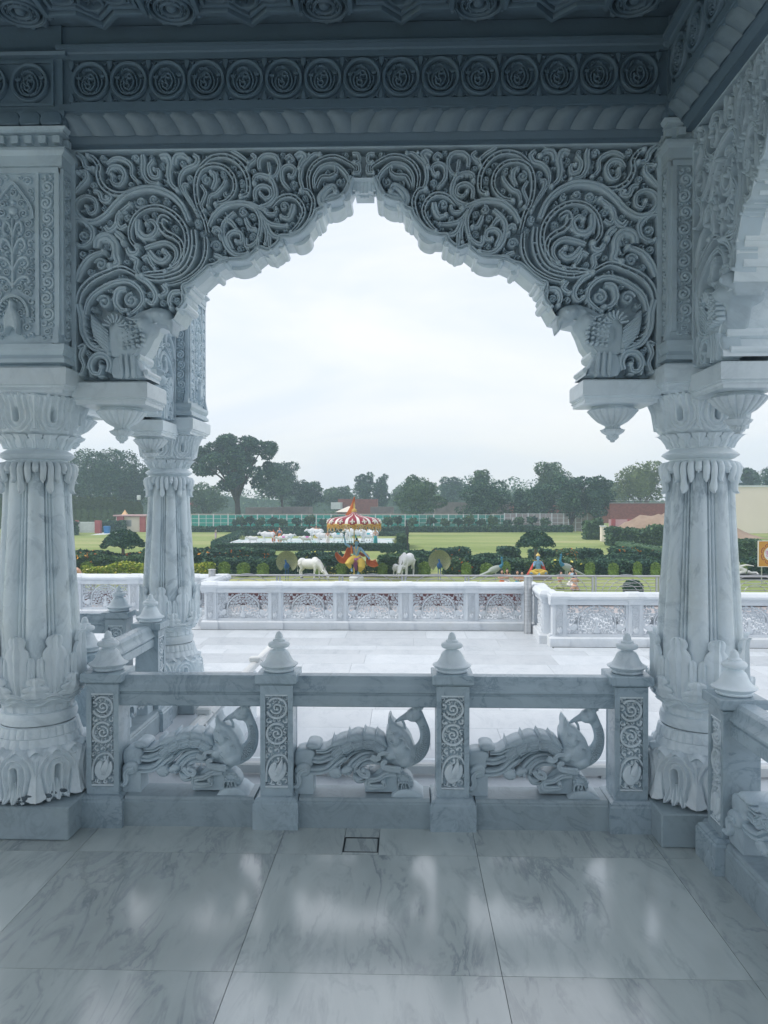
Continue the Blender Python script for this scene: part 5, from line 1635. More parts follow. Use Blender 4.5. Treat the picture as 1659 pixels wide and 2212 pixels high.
def make_crown(seed, kind='round', leaf=L_dark, n=5000, size=.022, dens=1.0, open_=False):
    """crown in unit box: half width 1, height 0..1 (z) ; scaled later"""
    g = np.random.default_rng(seed); blobs = []
    if kind == 'round':
        for i in range(26):
            a = g.uniform(0, 2 * PI); h = g.uniform(.12, .9); rr = math.sqrt(max(.05, 1 - ((h - .42) / .62) ** 2)) * g.uniform(.35, .82)
            s = g.uniform(.20, .34); blobs.append((rr * math.cos(a), rr * math.sin(a) , h, s, s, s * .42))
        blobs.append((0, 0, .5, .62, .62, .36))
    elif kind == 'spread':
        for i in range(58):
            a = g.uniform(0, 2 * PI); h = g.uniform(.06, .95); rr = math.sqrt(max(.03, 1 - ((h - .30) / .70) ** 2)) * g.uniform(.3, .92)
            s = g.uniform(.10, .19); blobs.append((rr * math.cos(a), rr * math.sin(a), h, s, s, s * .40))
    elif kind == 'tall':
        for i in range(24):
            a = g.uniform(0, 2 * PI); h = g.uniform(.08, .92); rr = math.sqrt(max(.05, 1 - ((h - .45) / .6) ** 2)) * g.uniform(.2, .7)
            s = g.uniform(.26, .42); blobs.append((rr * math.cos(a), rr * math.sin(a), h, s, s, s * .30))
        blobs.append((0, 0, .45, .5, .5, .34))
    return blobs, g
TREES = {}
def tree_proto(name, kind, leaf, n, size, W, H, trunkh, seed, bark=BARK, forks=3, core=True):
    """real size in metres: crown half width W, crown height H above trunkh"""
    root = bpy.data.objects.new(name, None)
    blobs, g = make_crown(seed, kind)
    B = [(x * W, y * W, trunkh + (.10 + .84 * z) * H, rx * W, ry * W, max(rx * W * .72, .09 * H) if rx < .45 else rz * H) for x, y, z, rx, ry, rz in blobs]
    mb = MB(); P = blobs_points(B, n, g)
    leaves(mb, P, size, g)
    if core:
        for b in B[-1:]:
            mb.ellipsoid(b[:3], (b[3] * .72, b[4] * .72, b[5] * .72), 10, 7)
    c = mb.build('crown', leaf, root, smooth=0, link=False)
    mb = MB()
    r0 = max(.09, W * .055)
    mb.tube([(0, 0, -.1), (r0 * .3, 0, trunkh * .5), (0, 0, trunkh), (-r0 * .4, 0, trunkh + H * .35)], [r0 * 1.25, r0, r0 * .85, r0 * .3], 9)
    for i in range(forks * 2):
        b = B[(i * 3) % (len(B) - 1)]; z0 = trunkh * g.uniform(.75, 1.05)
        mb.tube([(0, 0, z0), (b[0] * .35, b[1] * .35, z0 + (b[2] - z0) * .55), (b[0] * .8, b[1] * .8, b[2])], [r0 * .6, r0 * .38, r0 * .12], 6)
    t = mb.build('trunk', bark, root, smooth=50, link=False)
    return root, [t, c]
def place_tree(proto, u, vb, label, scale=(1, 1, 1), rz=0, group='trees beyond the lawn', Y=None, cat='tree', name='tree'):
    p = gnd(u, vb) if Y is None else at(u, 1100, Y)
    o = bpy.data.objects.new(name, None); col.objects.link(o)
    o.location = (p.x, p.y, GZ); o.rotation_euler = (0, 0, rz); o.scale = scale
    for q in proto[1]:
        c = q.copy(); col.objects.link(c); c.parent = o
    return tag(o, label, cat, group)
def px(Y): return Y / 1660
# crown (W, H) chosen per tree from the photo
def tree_at(u0, u1, vtop, vbot, Y, label, kind='round', leaf=L_dark, n=4200, trunk=.25, seed=1, bark=BARK, core=True, size=None, forks=3, uc=None):
    k_ = .10 * (u1 - u0); u0, u1 = u0 - k_, u1 + k_; vbot = vbot + 8; vtop = vtop - 4
    s = px(Y); W = (u1 - u0) / 2 * s; top = 1.6 - (vtop - 1087) * s - GZ
    tr = 1.6 - (vbot - 1087) * s - GZ if vbot else top * trunk
    tr = max(tr, .3)
    n = int(n * 1.7)
    P = tree_proto('tree', kind, leaf, n, size or max(.14, s * 2.6), W * .93, (top - tr) / .97, tr, seed, bark, forks, core)
    return place_tree(P, (u0 + u1) / 2 if uc is None else uc, 0, label, Y=Y, rz=0)
tree_at(412, 612, 942, 1066, 146, 'large open spreading tree with forked dark trunk behind the green net fence', 'spread', L_dark, 20000, seed=9, core=False, forks=7, size=.27)
tree_at(60, 240, 985, 1100, 175, 'dark bushy tree seen left of the left column capital', 'round', L_dark, 7000, seed=11)
tree_at(150, 305, 972, 1095, 165, 'broad dark tree between the left column and the next column', 'round', L_dark, 8000, seed=12)
tree_at(235, 345, 1005, 1100, 172, 'dark tree mass partly hidden by the second column', 'round', L_dark, 5000, seed=13)
tree_at(-60, 60, 1000, 1100, 160, 'dark tree at the far left edge behind the left column', 'round', L_dark, 5000, seed=14)
tree_at(560, 660, 1000, 1092, 172, 'dark rounded tree joining the right side of the large open tree', 'round', L_dark, 5500, seed=15)
tree_at(625, 700, 1042, 1098, 180, 'bluish tree lower down between the big tree and the roofs', 'round', L_dark, 3600, seed=16)
tree_at(395, 500, 1045, 1110, 178, 'paler green tree low behind the big forked trunk', 'round', L_mid, 3500, seed=17)
tree_at(698, 760, 1052, 1096, 215, 'small distant tree over the shanty roofs', 'round', L_mid, 2500, seed=18)
tree_at(762, 815, 1022, 1095, 200, 'slender tall tree behind the parasol spire', 'tall', L_dark, 3200, seed=19)
tree_at(805, 848, 1022, 1098, 205, 'upright dark tree just right of the parasol spire', 'tall', L_dark, 3000, seed=20)
tree_at(845, 950, 1026, 1110, 143, 'light green feathery tree with a forked trunk over the net fence', 'round', L_mid, 5200, seed=21, uc=905, forks=4)
tree_at(945, 1015, 1034, 1090, 210, 'distant dark tree pair between two nearer trees', 'round', L_dark, 3200, seed=22)
tree_at(990, 1105, 1040, 1128, 139, 'wide dark green tree left of centre in the right hand row', 'round', L_dark, 6000, seed=23, forks=4)
tree_at(1012, 1062, 1012, 1075, 160, 'tall thin tree rising over the wide dark green tree', 'tall', L_mid, 2500, seed=24)
tree_at(1098, 1150, 1055, 1125, 137, 'narrow tree with sparse top in the middle of the right hand row', 'tall', L_dark, 3000, seed=25)
tree_at(1145, 1240, 998, 1085, 160, 'highest tree of the right hand row', 'round', L_mid, 5200, seed=26)
tree_at(1120, 1210, 1048, 1130, 135, 'dark tree with a pale trunk under the highest tree', 'round', L_dark, 4500, seed=27)
tree_at(1190, 1275, 1030, 1128, 131, 'dense dark tree leaning over the metal gate', 'round', L_dark, 5500, seed=28, forks=4)
tree_at(1245, 1332, 1028, 1122, 130, 'rightmost dense dark tree of the row before the brick wall', 'round', L_dark, 5500, seed=29)
tree_at(1322, 1448, 994, 1100, 170, 'light green domed tree behind the brick wall', 'round', L_light, 6500, seed=30)
tree_at(1425, 1560, 1010, 1110, 180, 'tree hidden behind the right column', 'round', L_mid, 4000, seed=31)
tree_at(1575, 1640, 1012, 1080, 175, 'dark tree above the cream wall at the right', 'round', L_dark, 3500, seed=32)
tree_at(1630, 1730, 1000, 1080, 170, 'dark tree at the far right edge above the cream wall', 'round', L_dark, 3500, seed=33)
# far belt
for i, (u0, u1, vt) in enumerate(((600, 690, 1062), (690, 780, 1070), (840, 900, 1050), (880, 1000, 1058), (1090, 1180, 1052), (1290, 1360, 1040), (300, 420, 1058), (0, 110, 1030))):
    tree_at(u0, u1, vt, 1104, 235 + 6 * i, 'hazy tree of the farthest belt, ' + ['behind the left end of the long roof', 'behind the shanties', 'right of the parasol', 'behind the light green feathery tree', 'behind the middle of the right hand row', 'behind the light green dome', 'behind the second column', 'behind the left column'][i], 'round', L_mid, 2500, seed=60 + i)
# small clipped trees before the fence
for i, u in enumerate((508, 522, 541, 562, 590, 612, 640, 668, 700, 726, 752, 838, 860, 890, 930, 962, 990, 1012, 1040, 1066, 1096, 1120, 1150, 1178)):
    if i == 0:
        SP = tree_proto('tree', 'round', L_dark, 420, .24, .95, 1.5, 1.0, 77)
        SP2 = tree_proto('tree', 'round', L_mid, 420, .24, 1.05, 1.7, .9, 78)
    q = (i * 7) % 5
    place_tree((SP, SP2)[i % 2], u, 1149, f'small clipped tree before the net fence, {i + 1} from the left', (1 + .1 * (q - 2) * .6,) * 3, rz=i * 1.3, group='small clipped trees along the net fence', Y=gnd(u, 1149).y)

def hedge(name, label, cat, x0, x1, y0, y1, h, leaf, n, size, round_=.25, group=None, base=GZ, core=L_dark, cyl=False, flowers=None, bumpy=.12, stuff=False):
    cx, cy = (x0 + x1) / 2, (y0 + y1) / 2; a, b = (x1 - x0) / 2, (y1 - y0) / 2
    g = np.random.default_rng(abs(hash(label)) % 1000 if False else sum(map(ord, label)))
    root = bpy.data.objects.new(name, None); col.objects.link(root); root.location = (cx, cy, base); tag(root, label, cat, group)
    mb = MB()
    if cyl:
        pr = [(a * .9, 0), (a, h * .15), (a * 1.0, h * .62), (a * .9, h * .82), (a * .6, h * .95), (a * .15, h), (.001, h)]
        mb.revolve([(r_ * .93, z * .97) for r_, z in pr], n=20)
        t = g.uniform(0, 2 * PI, n); k = np.sort(g.uniform(0, 1, n)); ss = np.linspace(0, 1, len(pr))
        r_ = np.interp(k, ss, [p[0] for p in pr]); z = np.interp(k, ss, [p[1] for p in pr])
        P = np.stack([r_ * np.cos(t), r_ * np.sin(t) * (b / a), z], 1)
    else:
        nx = max(3, int(a * 2 / .5)); xs_ = np.linspace(-a, a, nx)
        hb = h * (1 - round_ * .5)
        ph = g.uniform(0, 9, 3)
        hz = lambda x: h * (1 + bumpy * (np.sin(x * 1.1 + ph[0]) * .5 + np.sin(x * 2.7 + ph[1]) * .3 + np.sin(x * .43 + ph[2]) * .5))
        rows = []
        for x in xs_:
            H = float(hz(x)) * .95; e = round_ * b
            rows.append([(x, -b * .93, 0), (x, -b * .95, H * .7), (x, -b + e, H), (x, b - e, H), (x, b * .95, H * .7), (x, b * .93, 0)][::-1])
        mb.loft(rows)
        k = g.uniform(0, 1, n); x = g.uniform(-a, a, n); H = hz(x)
        front = k < .5; top = (k >= .5) & (k < .93)
        y = np.where(front, -b, np.where(top, g.uniform(-b, b, n), b)); z = np.where(top, H, g.uniform(0, 1, n) * H)
        ee = np.abs(y / b) > .7
        z = np.where(top & ee, H * .9, z)
        P = np.stack([x, y, z], 1)
        m_ = n // 14
        E = np.stack([g.choice([-a, a], m_), g.uniform(-b, b, m_), g.uniform(0, h, m_)], 1); P = np.concatenate([P, E])
    P += g.normal(0, size * .35, P.shape)
    inner = mb
    o1 = None
    leaves(inner, P, size, g)
    f = inner.build('foliage', leaf, root, smooth=0)
    if flowers:
        fm, fn, fs = flowers
        fb = MB(); idx = g.choice(len(P), min(fn, len(P)), replace=False); Q = P[idx] + np.array([0, -size * .5, size * .3])
        leaves(fb, Q[Q[:, 2] > h * .25], fs, g); fb.build('flowers', fm, root, smooth=0)
    return root
def hedge_px(name, label, cat, u0, u1, vtop, vbot, depth, leaf, n, size, **kw):
    """hedge whose front foot shows at vbot and whose top shows at vtop"""
    a, b = gnd(u0, vbot), gnd(u1, vbot); Y = (a.y + b.y) / 2
    h = (vbot - vtop) * px(Y)
    return hedge(name, label, cat, a.x, b.x, Y, Y + depth, h, leaf, n, size, **kw)
# low hedge along the net fence
hedge_px('hedge', 'long low dark hedge along the foot of the green net fence', 'hedge', 400, 1000, 1139, 1150, 1.5, L_dark, 9000, .22)
hedge_px('hedge', 'low dark hedge under the right hand row of trees', 'hedge', 1000, 1236, 1137, 1150, 1.8, L_dark, 5000, .22)
# garden bed of the cow herd
hedge_px('hedge', 'clipped box hedge in front of the white cow herd', 'hedge', 463, 882, 1175.5, 1190, 1.4, L_dark, 16000, .10, bumpy=.02)
hedge_px('hedge', 'thin dark hedge behind the white cow herd', 'hedge', 520, 880, 1150.5, 1158, 1.6, L_dark, 7000, .16, bumpy=.02)
a = gnd(467, 1184); b = gnd(522, 1157)
mb = MB()
g_ = np.random.default_rng(8); d = (b - a); L = d.length
for i in range(2600):
    t = g_.uniform(); w = g_.uniform(-.7, .7); z = g_.uniform(0, .75) if abs(w) > .5 else .75
    c = a + d * t + Vector((w, 0, z)); leaves(mb, np.array([[c.x, c.y, c.z]]), .13, g_)
mb.loft([[(p.x - .6, p.y, GZ), (p.x - .6, p.y, GZ + .7), (p.x + .6, p.y, GZ + .7), (p.x + .6, p.y, GZ)] for p in (a, b)])
rebase_ = mb.build('hedge', L_dark, smooth=0); tag(rebase_, 'slanting box hedge closing the left end of the cow bed', 'hedge')
hedge_px('hedge', 'short block of box hedge at the right end of the cow bed', 'hedge', 858, 880, 1160, 1186, 8.0, L_mid, 4000, .12, bumpy=.03)
def bedmat():
    m, t, b = mat_new('painted_bed')
    tc = N(t, 'ShaderNodeTexCoord'); mp = N(t, 'ShaderNodeMapping'); mp.inputs['Scale'].default_value = (.25, .9, 1)
    nz = N(t, 'ShaderNodeTexNoise', Scale=.8, Detail=2.0, Distortion=1.5)
    t.links.new(tc.outputs['Object'], mp.inputs[0]); t.links.new(mp.outputs[0], nz.inputs['Vector'])
    rc = ramp(t, [(.38, (.06, .34, .30)), (.41, (.30, .5, .48)), (.43, (.55, .58, .60)), (.64, (.58, .60, .62)), (.66, (.08, .36, .32))])
    t.links.new(nz.outputs['Fac'], rc.inputs[0]); t.links.new(rc.outputs[0], b.inputs['Base Color']); b.inputs['Roughness'].default_value = .6
    return m
mb = MB(); q = [gnd(480, 1182), gnd(872, 1182), gnd(872, 1168), gnd(523, 1168)]
mb.add([(p.x, p.y, GZ + .30) for p in q] + [(p.x, p.y, GZ) for p in q], [(0, 1, 2, 3), (0, 4, 5, 1), (1, 5, 6, 2), (2, 6, 7, 3), (3, 7, 4, 0)])
tag(mb.build('painted_bed', bedmat(), smooth=0), kind='structure')
BEDZ = GZ + .30

# ---- planted strip behind the steel fence
trim_u = [(443, 14), (484, 12), (526, 13), (568, 12), (690, 9), (738, 11), (825, 11), (917, 12), (1007, 10), (1051, 12.5), (1093, 9), (1274, 10), (1325, 10), (1377, 8.5), (1416, 9.5), (1604, 9), (188, 12)]
T0 = None
for i, (u, w) in enumerate(trim_u):
    p = gnd(u, 1246); r_ = w * px(p.y); h = 30 * px(p.y)
    if T0 is None:
        T0 = hedge('clipped_shrub', 'a', 'shrub', p.x - r_, p.x + r_, p.y - r_, p.y + r_, h, L_trim, 1500, .07, cyl=True); o = T0; r00 = r_
    else:
        o = dup(T0, (p.x, p.y, GZ)); o.scale = (r_ / r00,) * 2 + ((.94, 1.03, .98)[i % 3],)
    nb = ['beside the left end of the middle parapet', 'left of the left fanned peacock, farthest of three', 'left of the left fanned peacock, second of three', 'just left of the left fanned peacock', 'behind the grazing white cow', 'under the dancing statue', 'right of the dancing statue',
          'between the second cow and the right fanned peacock', 'right of the right fanned peacock', 'wide one before the grey peacock', 'left of the seated flute player', 'right of the kneeling figures', 'second right of the kneeling figures', 'third right of the kneeling figures', 'next to the right column on its left', 'right of the right column', 'behind the small pink deer'][i]
    tag(o, 'round topped clipped shrub ' + nb, 'shrub', 'round topped clipped shrubs')
bush = [ # u0,u1,vtop,vbot,leaf,n,size,flowers,label
 (150, 320, 1197, 1222, L_dark, 3200, .22, (F_or, 160, .16), 'dark leafy bush row with orange flowers under the left umbrella tree'),
 (200, 300, 1208, 1240, L_mid, 2600, .20, None, 'green bushy shrub below the left umbrella tree'),
 (90, 205, 1205, 1240, L_mid, 2600, .20, (F_or, 160, .14), 'mixed shrub with orange flowers next to the left column'),
 (300, 440, 1200, 1236, L_dark, 2600, .20, (F_or, 60, .14), 'dark shrub row behind the second column'),
 (398, 585, 1192, 1214, L_dark, 3600, .22, (F_or, 90, .14), 'dark hedge with orange flowers right of the second column'),
 (430, 620, 1212, 1240, L_dark, 3600, .19, None, 'dark background shrub behind the trimmed shrubs on the left'),
 (640, 730, 1196, 1216, L_dark, 2600, .20, (F_yl, 40, .12), 'dark leafy hedge above the grazing white cow'),
 (690, 760, 1208, 1243, L_dark, 2600, .18, None, 'dark shrub at the left knee of the dancing statue'),
 (820, 900, 1203, 1243, L_mid, 2600, .18, None, 'green mound shrub right of the dancing statue'),
 (860, 960, 1196, 1215, L_dark, 2600, .20, None, 'dark leafy hedge above the second cow'),
 (938, 1015, 1192, 1212, L_dark, 2400, .20, (F_or, 40, .14), 'dark bushes at the top right of the right fanned peacock'),
 (960, 1018, 1210, 1244, L_mid, 2000, .18, (F_or, 60, .13), 'brownish shrub right of the right fanned peacock'),
 (1080, 1122, 1190, 1208, L_dark, 1600, .20, None, 'single dark bush on the lawn edge left of the right umbrella tree'),
 (1150, 1195, 1192, 1214, L_dark, 1600, .20, None, 'dark bush behind the right umbrella tree trunk'),
 (1205, 1245, 1196, 1215, L_mid, 1600, .20, (F_or, 70, .15), 'bush with orange flowers right of the right umbrella tree'),
 (1248, 1300, 1194, 1214, L_dark, 1800, .20, None, 'dark rounded bush on the lawn edge further right'),
 (1120, 1280, 1212, 1244, L_mid, 3600, .17, (F_yl, 60, .10), 'mixed green shrub row behind the seated flute player'),
 (1330, 1460, 1192, 1216, L_dark, 3200, .22, (F_or, 90, .16), 'dark bushes with orange flowers left of the right column'),
 (1230, 1460, 1218, 1244, L_dark, 4200, .18, None, 'dark clipped background hedge left of the right column'),
 (1570, 1700, 1176, 1214, L_mid, 4600, .28, None, 'light green bush mass right of the right column'),
 (1570, 1700, 1212, 1244, L_dark, 3600, .18, (F_yl, 30, .10), 'dark clipped hedge right of the right column'),
 (580, 700, 1214, 1244, L_dark, 2600, .18, None, 'dark shrubs around the left fanned peacock'),
 (1010, 1130, 1214, 1244, L_dark, 3000, .18, None, 'dark shrubs behind the grey peacock'),
 (1320, 1445, 1146, 1180, L_mid, 6000, .30, None, 'tall climbing hedge before the sand heap'),
]
for u0, u1, vt, vb, lf, n, sz, fl, lb in bush:
    hedge_px('shrub' if (u1 - u0) < 70 else 'hedge', lb, 'shrub' if (u1 - u0) < 70 else 'hedge', u0, u1, vt, vb, 2.0, lf, int(n * 1.2), sz * .85, flowers=fl, round_=.6, bumpy=.22)
# clipped low arcs
for (u0, u1, vt, lb) in ((560, 660, 1206, 'smooth arched clipped hedge left of the grazing cow'), (1015, 1110, 1203, 'smooth arched clipped hedge between the right fanned peacock and the right umbrella tree'), (1290, 1440, 1204, 'smooth arched clipped hedge left of the right column'), (838, 915, 1204, 'smooth arched clipped hedge behind the second cow')):
    a, b = gnd(u0, 1240), gnd(u1, 1240); Y = a.y + 2.2; s = px(Y); root = thing('hedge', lb, 'hedge', ((a.x + b.x) / 2, Y, GZ)); hw = (b.x - a.x) / 2 * 1.04; H = (1240 - vt) * s
    mb = MB(); xs_ = np.linspace(-hw, hw, 25); g_ = np.random.default_rng(int(u0))
    mb.loft([[(x, -.5, 0), (x, -.5, H * (.62 + .38 * math.cos(x / hw * 1.45)) - .06), (x, .5, H * (.62 + .38 * math.cos(x / hw * 1.45)) - .06), (x, .5, 0)][::-1] for x in xs_])
    n = 3200; x = g_.uniform(-hw, hw, n); z = H * (.62 + .38 * np.cos(x / hw * 1.45)); tp = g_.uniform(0, 1, n) < .4
    P = np.stack([x, np.where(tp, g_.uniform(-.5, .5, n), -.52), np.where(tp, z, g_.uniform(0, 1, n) * z)], 1) + g_.normal(0, .03, (n, 3))
    leaves(mb, P, .09, g_); mb.build('foliage', L_dark, root, smooth=0)
# flowering edging
for u0, u1, vt, vb, lb in ((78, 180, 1233, 1249, 'lime leaved bush with yellow flowers beside the left column'), (180, 300, 1222, 1249, 'lime leaved bush with yellow flowers below the left umbrella tree'), (395, 452, 1222, 1249, 'lime leaved bush with yellow flowers beside the small steel post'), (708, 828, 1226, 1246, 'loose bush with pale yellow flowers at the feet of the dancing statue')):
    hedge_px('shrub', lb, 'shrub', u0, u1, vt, vb, 1.4, L_lime if u0 < 500 else L_mid, 2600, .13, flowers=(F_yl, 170, .10), round_=.7, bumpy=.35)
# umbrella trees
def umbrella_tree(label, u, vb, vtop, vrim, hw, leaf=L_dark):
    p = gnd(u, vb); s = px(p.y); H = (vb - vtop) * s; zr = (vb - vrim) * s; W = hw * s
    root = thing('umbrella_tree', label, 'tree', (p.x, p.y, GZ), group='trees clipped to an umbrella shape')
    g = np.random.default_rng(int(u)); mb = MB(); B = []
    for i in range(150):
        a = g.uniform(0, 2 * PI); q = math.sqrt(g.uniform(0, 1)); z = zr + (H - zr) * (1 - q ** 2.2) * .93
        B.append((q * W * .92 * math.cos(a), q * W * .92 * math.sin(a), z, W * .17, W * .17, W * .12))
    P = blobs_points(B, 9000, g, .2); leaves(mb, P, .085, g)
    mb.loft([[(W * .8 * k * math.cos(a), W * .8 * k * math.sin(a), z) for a in np.linspace(0, 2 * PI, 16, endpoint=False)] for k, z in ((.6, zr + .05), (1, zr + .15), (.85, zr + (H - zr) * .4), (.5, zr + (H - zr) * .75), (.1, H * .96))])
    mb.build('crown', leaf, root, smooth=0)
    mb = MB(); mb.tube([(0, 0, 0), (.02, 0, zr * .5), (-.02, 0, zr + .1)], [.17, .13, .12], 10)
    for k in range(7):
        a = k * .9; mb.tube([(0, 0, zr * .9), (W * .3 * math.cos(a), W * .3 * math.sin(a), zr + .1), (W * .7 * math.cos(a), W * .7 * math.sin(a), zr + .25)], [.08, .05, .03], 6)
    mb.build('trunk', BARKL, root)
umbrella_tree('umbrella clipped tree seen between the left column and the next column', 266, 1220, 1145, 1180, 46)
umbrella_tree('umbrella clipped tree right of centre, before the lawn', 1157, 1222, 1148, 1180, 41)
umbrella_tree('very small ball clipped tree right of the dancing statue', 837.5, 1206, 1178, 1192, 16)
# pale spiky plants
def spiky(label, u, vb, h_px, n=60):
    p = gnd(u, vb); s = px(p.y); H = h_px * s; g = np.random.default_rng(int(u)); mb = MB()
    for i in range(n):
        a = g.uniform(0, 2 * PI); t = g.uniform(.05, .9); L = H * g.uniform(.75, 1.05)
        dx, dy = math.cos(a) * math.sin(t), math.sin(a) * math.sin(t); w = H * .03
        q = [Vector((dx * L * k * .8, dy * L * k * .8, L * math.cos(t) * (k - .15 * k * k) )) for k in (0, .35, .7, 1)]
        sd = Vector((-math.sin(a), math.cos(a), 0)) * w
        mb.add([q[0] - sd, q[0] + sd, q[1] - sd * 1.2, q[1] + sd * 1.2, q[2] - sd * .8, q[2] + sd * .8, q[3]], [(0, 1, 3, 2), (2, 3, 5, 4), (4, 5, 6)])
    o = mb.build('spiky_plant', L_pale, smooth=0); o.location = (p.x, p.y, GZ); return tag(o, label, 'plant', 'pale spiky plants around the cow bed')
spiky('large pale spiky plant at the right end of the cow bed', 857, 1179, 30)
spiky('pale spiky plant at the left front corner of the cow bed', 524, 1171, 20)
spiky('pale spiky plant behind the leftmost cows', 548, 1157, 14)
spiky('small pale spiky plant on the lawn left of the cow bed', 497, 1174, 15)

# ---- far fence, walls, gates, sand
M['net'] = noisy('green_net', (.03, .30, .26), (.06, .40, .34), 1.2, .8, .1)
M['wpaint'] = noisy('white_paint', (.55, .60, .62), (.68, .72, .74), 2, .6, .05)
M['pink'] = noisy('pink_wall', (.50, .32, .33), (.58, .40, .40), .6, .8, .1)
M['redp'] = noisy('red_paint', (.32, .08, .09), (.42, .12, .12), 1, .7, .1)
def brick():
    m, t, b = mat_new('brick'); tc = N(t, 'ShaderNodeTexCoord'); br = N(t, 'ShaderNodeTexBrick', Scale=1.6)
    br.inputs['Color1'].default_value = (.20, .07, .055, 1); br.inputs['Color2'].default_value = (.28, .10, .08, 1); br.inputs['Mortar'].default_value = (.16, .10, .09, 1)
    mp = N(t, 'ShaderNodeMapping'); mp.inputs['Rotation'].default_value = (R(90), 0, 0)
    t.links.new(tc.outputs['Object'], mp.inputs[0]); t.links.new(mp.outputs[0], br.inputs['Vector']); t.links.new(br.outputs['Color'], b.inputs['Base Color']); b.inputs['Roughness'].default_value = .9; return m
M['brick'] = brick()
M['cream'] = noisy('cream_render', (.74, .67, .58), (.82, .75, .66), .15, .9, .05)
M['grey_roof'] = noisy('grey_roof', (.14, .13, .13), (.24, .22, .21), .8, .9, .2)
M['sand'] = noisy('sand', (.25, .175, .125), (.36, .265, .20), .5, 1, .5, dist=.3)
M['tent'] = noisy('tent_cloth', (.75, .45, .22), (.8, .55, .32), 2, .8, 0)
def net_fence(label, u0, u1, vt, vb, step, netmat):
    a, b = gnd(u0, vb), gnd(u1, vb); Y = (a.y + b.y) / 2; H = (vb - vt) * px(Y); L = b.x - a.x
    t = thing('net_fence', label, 'fence', (a.x, Y, GZ))
    mb = MB(); nx = int(L / .8)
    mb.grid(np.array([[(x, .05 + .08 * math.sin(x * 2.1) * math.sin(z * 3), z) for z in np.linspace(.1, H - .05, 6)] for x in np.linspace(0, L, nx)])); mb.build('netting', netmat, t)
    for x in np.arange(0, L + .1, step):
        mb = MB(); mb.box(x - .09, x + .09, -.09, .0, 0, H + .12); mb.build('post', M['wpaint'], t, smooth=0)
    mb = MB()
    for x in np.arange(step / 2, L, step / 2 if False else step): mb.box(x - .035, x + .035, -.05, 0, 0, H)
    for z in (.45, H * .5, H * .76, H): mb.box(0, L, -.045, .0, z - .035, z + .035)
    mb.build('frame', M['wpaint'], t, smooth=0)
    return t
net_fence('tall green net fence with white frames across the back of the lawn', 396, 905, 1112, 1147, 2.55, M['net'])
net_fence('duller tall net fence behind the right hand row of trees', 905, 1090, 1112, 1147, 2.55, noisy('green_net2', (.05, .26, .22), (.10, .30, .27), .8, .8, .1))
net_fence('pale metal screen fence between the trees and the brick wall', 1090, 1300, 1110, 1148, 2.0, noisy('grey_screen', (.30, .27, .27), (.42, .38, .38), .6, .9, .1))
def wall_px(name, label, cat, u0, u1, vt, vb, depth, mat, Y=None, cap=None):
    Yv = Y or gnd(u0, vb).y; a = at(u0, vt, Yv); b = at(u1, vt, Yv); z0 = GZ if Y is None else at(u0, vb, Yv).z
    t = thing(name, label, cat, ((a.x + b.x) / 2, Yv, z0)); hx = (b.x - a.x) / 2
    mb = MB(); mb.box(-hx, hx, 0, depth, 0, a.z - z0); mb.build('wall', mat, t, smooth=0)
    if cap: mb = MB(); mb.box(-hx - .05, hx + .05, -.06, depth + .06, a.z - z0, a.z - z0 + .15); mb.build('coping', cap, t, smooth=0)
    return t
w = wall_px('brick_wall', 'dark red brick wall with a wire top right of the trees', 'wall', 1318, 1470, 1088, 1150, .4, M['brick'], None, M['grey_roof'])
w2 = wall_px('pink_wall', 'pink painted wall with red pillars below the brick wall', 'wall', 1316, 1460, 1122, 1153, .3, M['pink'])
for u in (1325, 1360, 1393):
    p = at(u, 1122, w2.location.y - .05); mb = MB(); x = p.x - w2.location.x; mb.box(x - .32, x + .32, -.12, 0, 0, p.z - GZ + .1); mb.build('pillar', M['redp'], w2, smooth=0)
mb = MB(); L = w.location
for u in range(1320, 1470, 12):
    p = at(u, 1084, L.y); mb.box(p.x - L.x - .03, p.x - L.x + .03, .1, .16, 5.2, p.z - GZ + .3)
p = at(1320, 1082, L.y); p2 = at(1468, 1082, L.y)
for z in (0, .3, .6): mb.box(p.x - L.x, p2.x - L.x, .12, .14, p.z - GZ - z, p.z - GZ - z + .03)
mb.build('wire_top', M['steel'], w, smooth=0)
cw = wall_px('cream_building', 'big blank cream building at the right edge', 'building', 1576, 1900, 1052, 1152, 12, M['cream'])
# roof edge
mb = MB(); q = cw.location; hx = (at(1900, 1052, q.y).x - at(1576, 1052, q.y).x) / 2; mb.box(-hx - .1, hx, -.12, 12, at(1576, 1052, q.y).z - GZ, at(1576, 1050, q.y).z - GZ + .1); mb.build('roof_edge', M['wpaint'], cw, smooth=0)
# sand heap
c0, c1 = gnd(1350, 1163), gnd(1662, 1163); cx = (c0.x + c1.x) / 2; Y = c0.y; s = px(Y); mb = MB(); hw = (c1.x - c0.x) / 2
g_ = np.random.default_rng(5); P = []
for i in range(41):
    x = -hw + 2 * hw * i / 40; row = []
    for j in range(25):
        y = -8 + 16 * j / 24
        t = 1 - abs(x / hw) ** 2.4; env = max(0, t) * (1 - .12 * x / hw)
        h = env * 52 * s * max(0, 1 - (abs(y) / 8) ** 1.3)
        h *= 1 + .10 * math.sin(x * .7 + y) + .06 * math.sin(x * 2.1 - y * 1.4)
        if 0 < i < 40 and 0 < j < 24: h += .05 * g_.normal()
        row.append((x, y, max(h, -.02)))
    P.append(row)
mb.grid(np.array(P), flip=True); o = mb.build('sand_heap', M['sand']); o.location = (cx, Y + 8, GZ); tag(o, 'large heap of reddish sand between the climbing hedge and the cream building', 'sand heap')
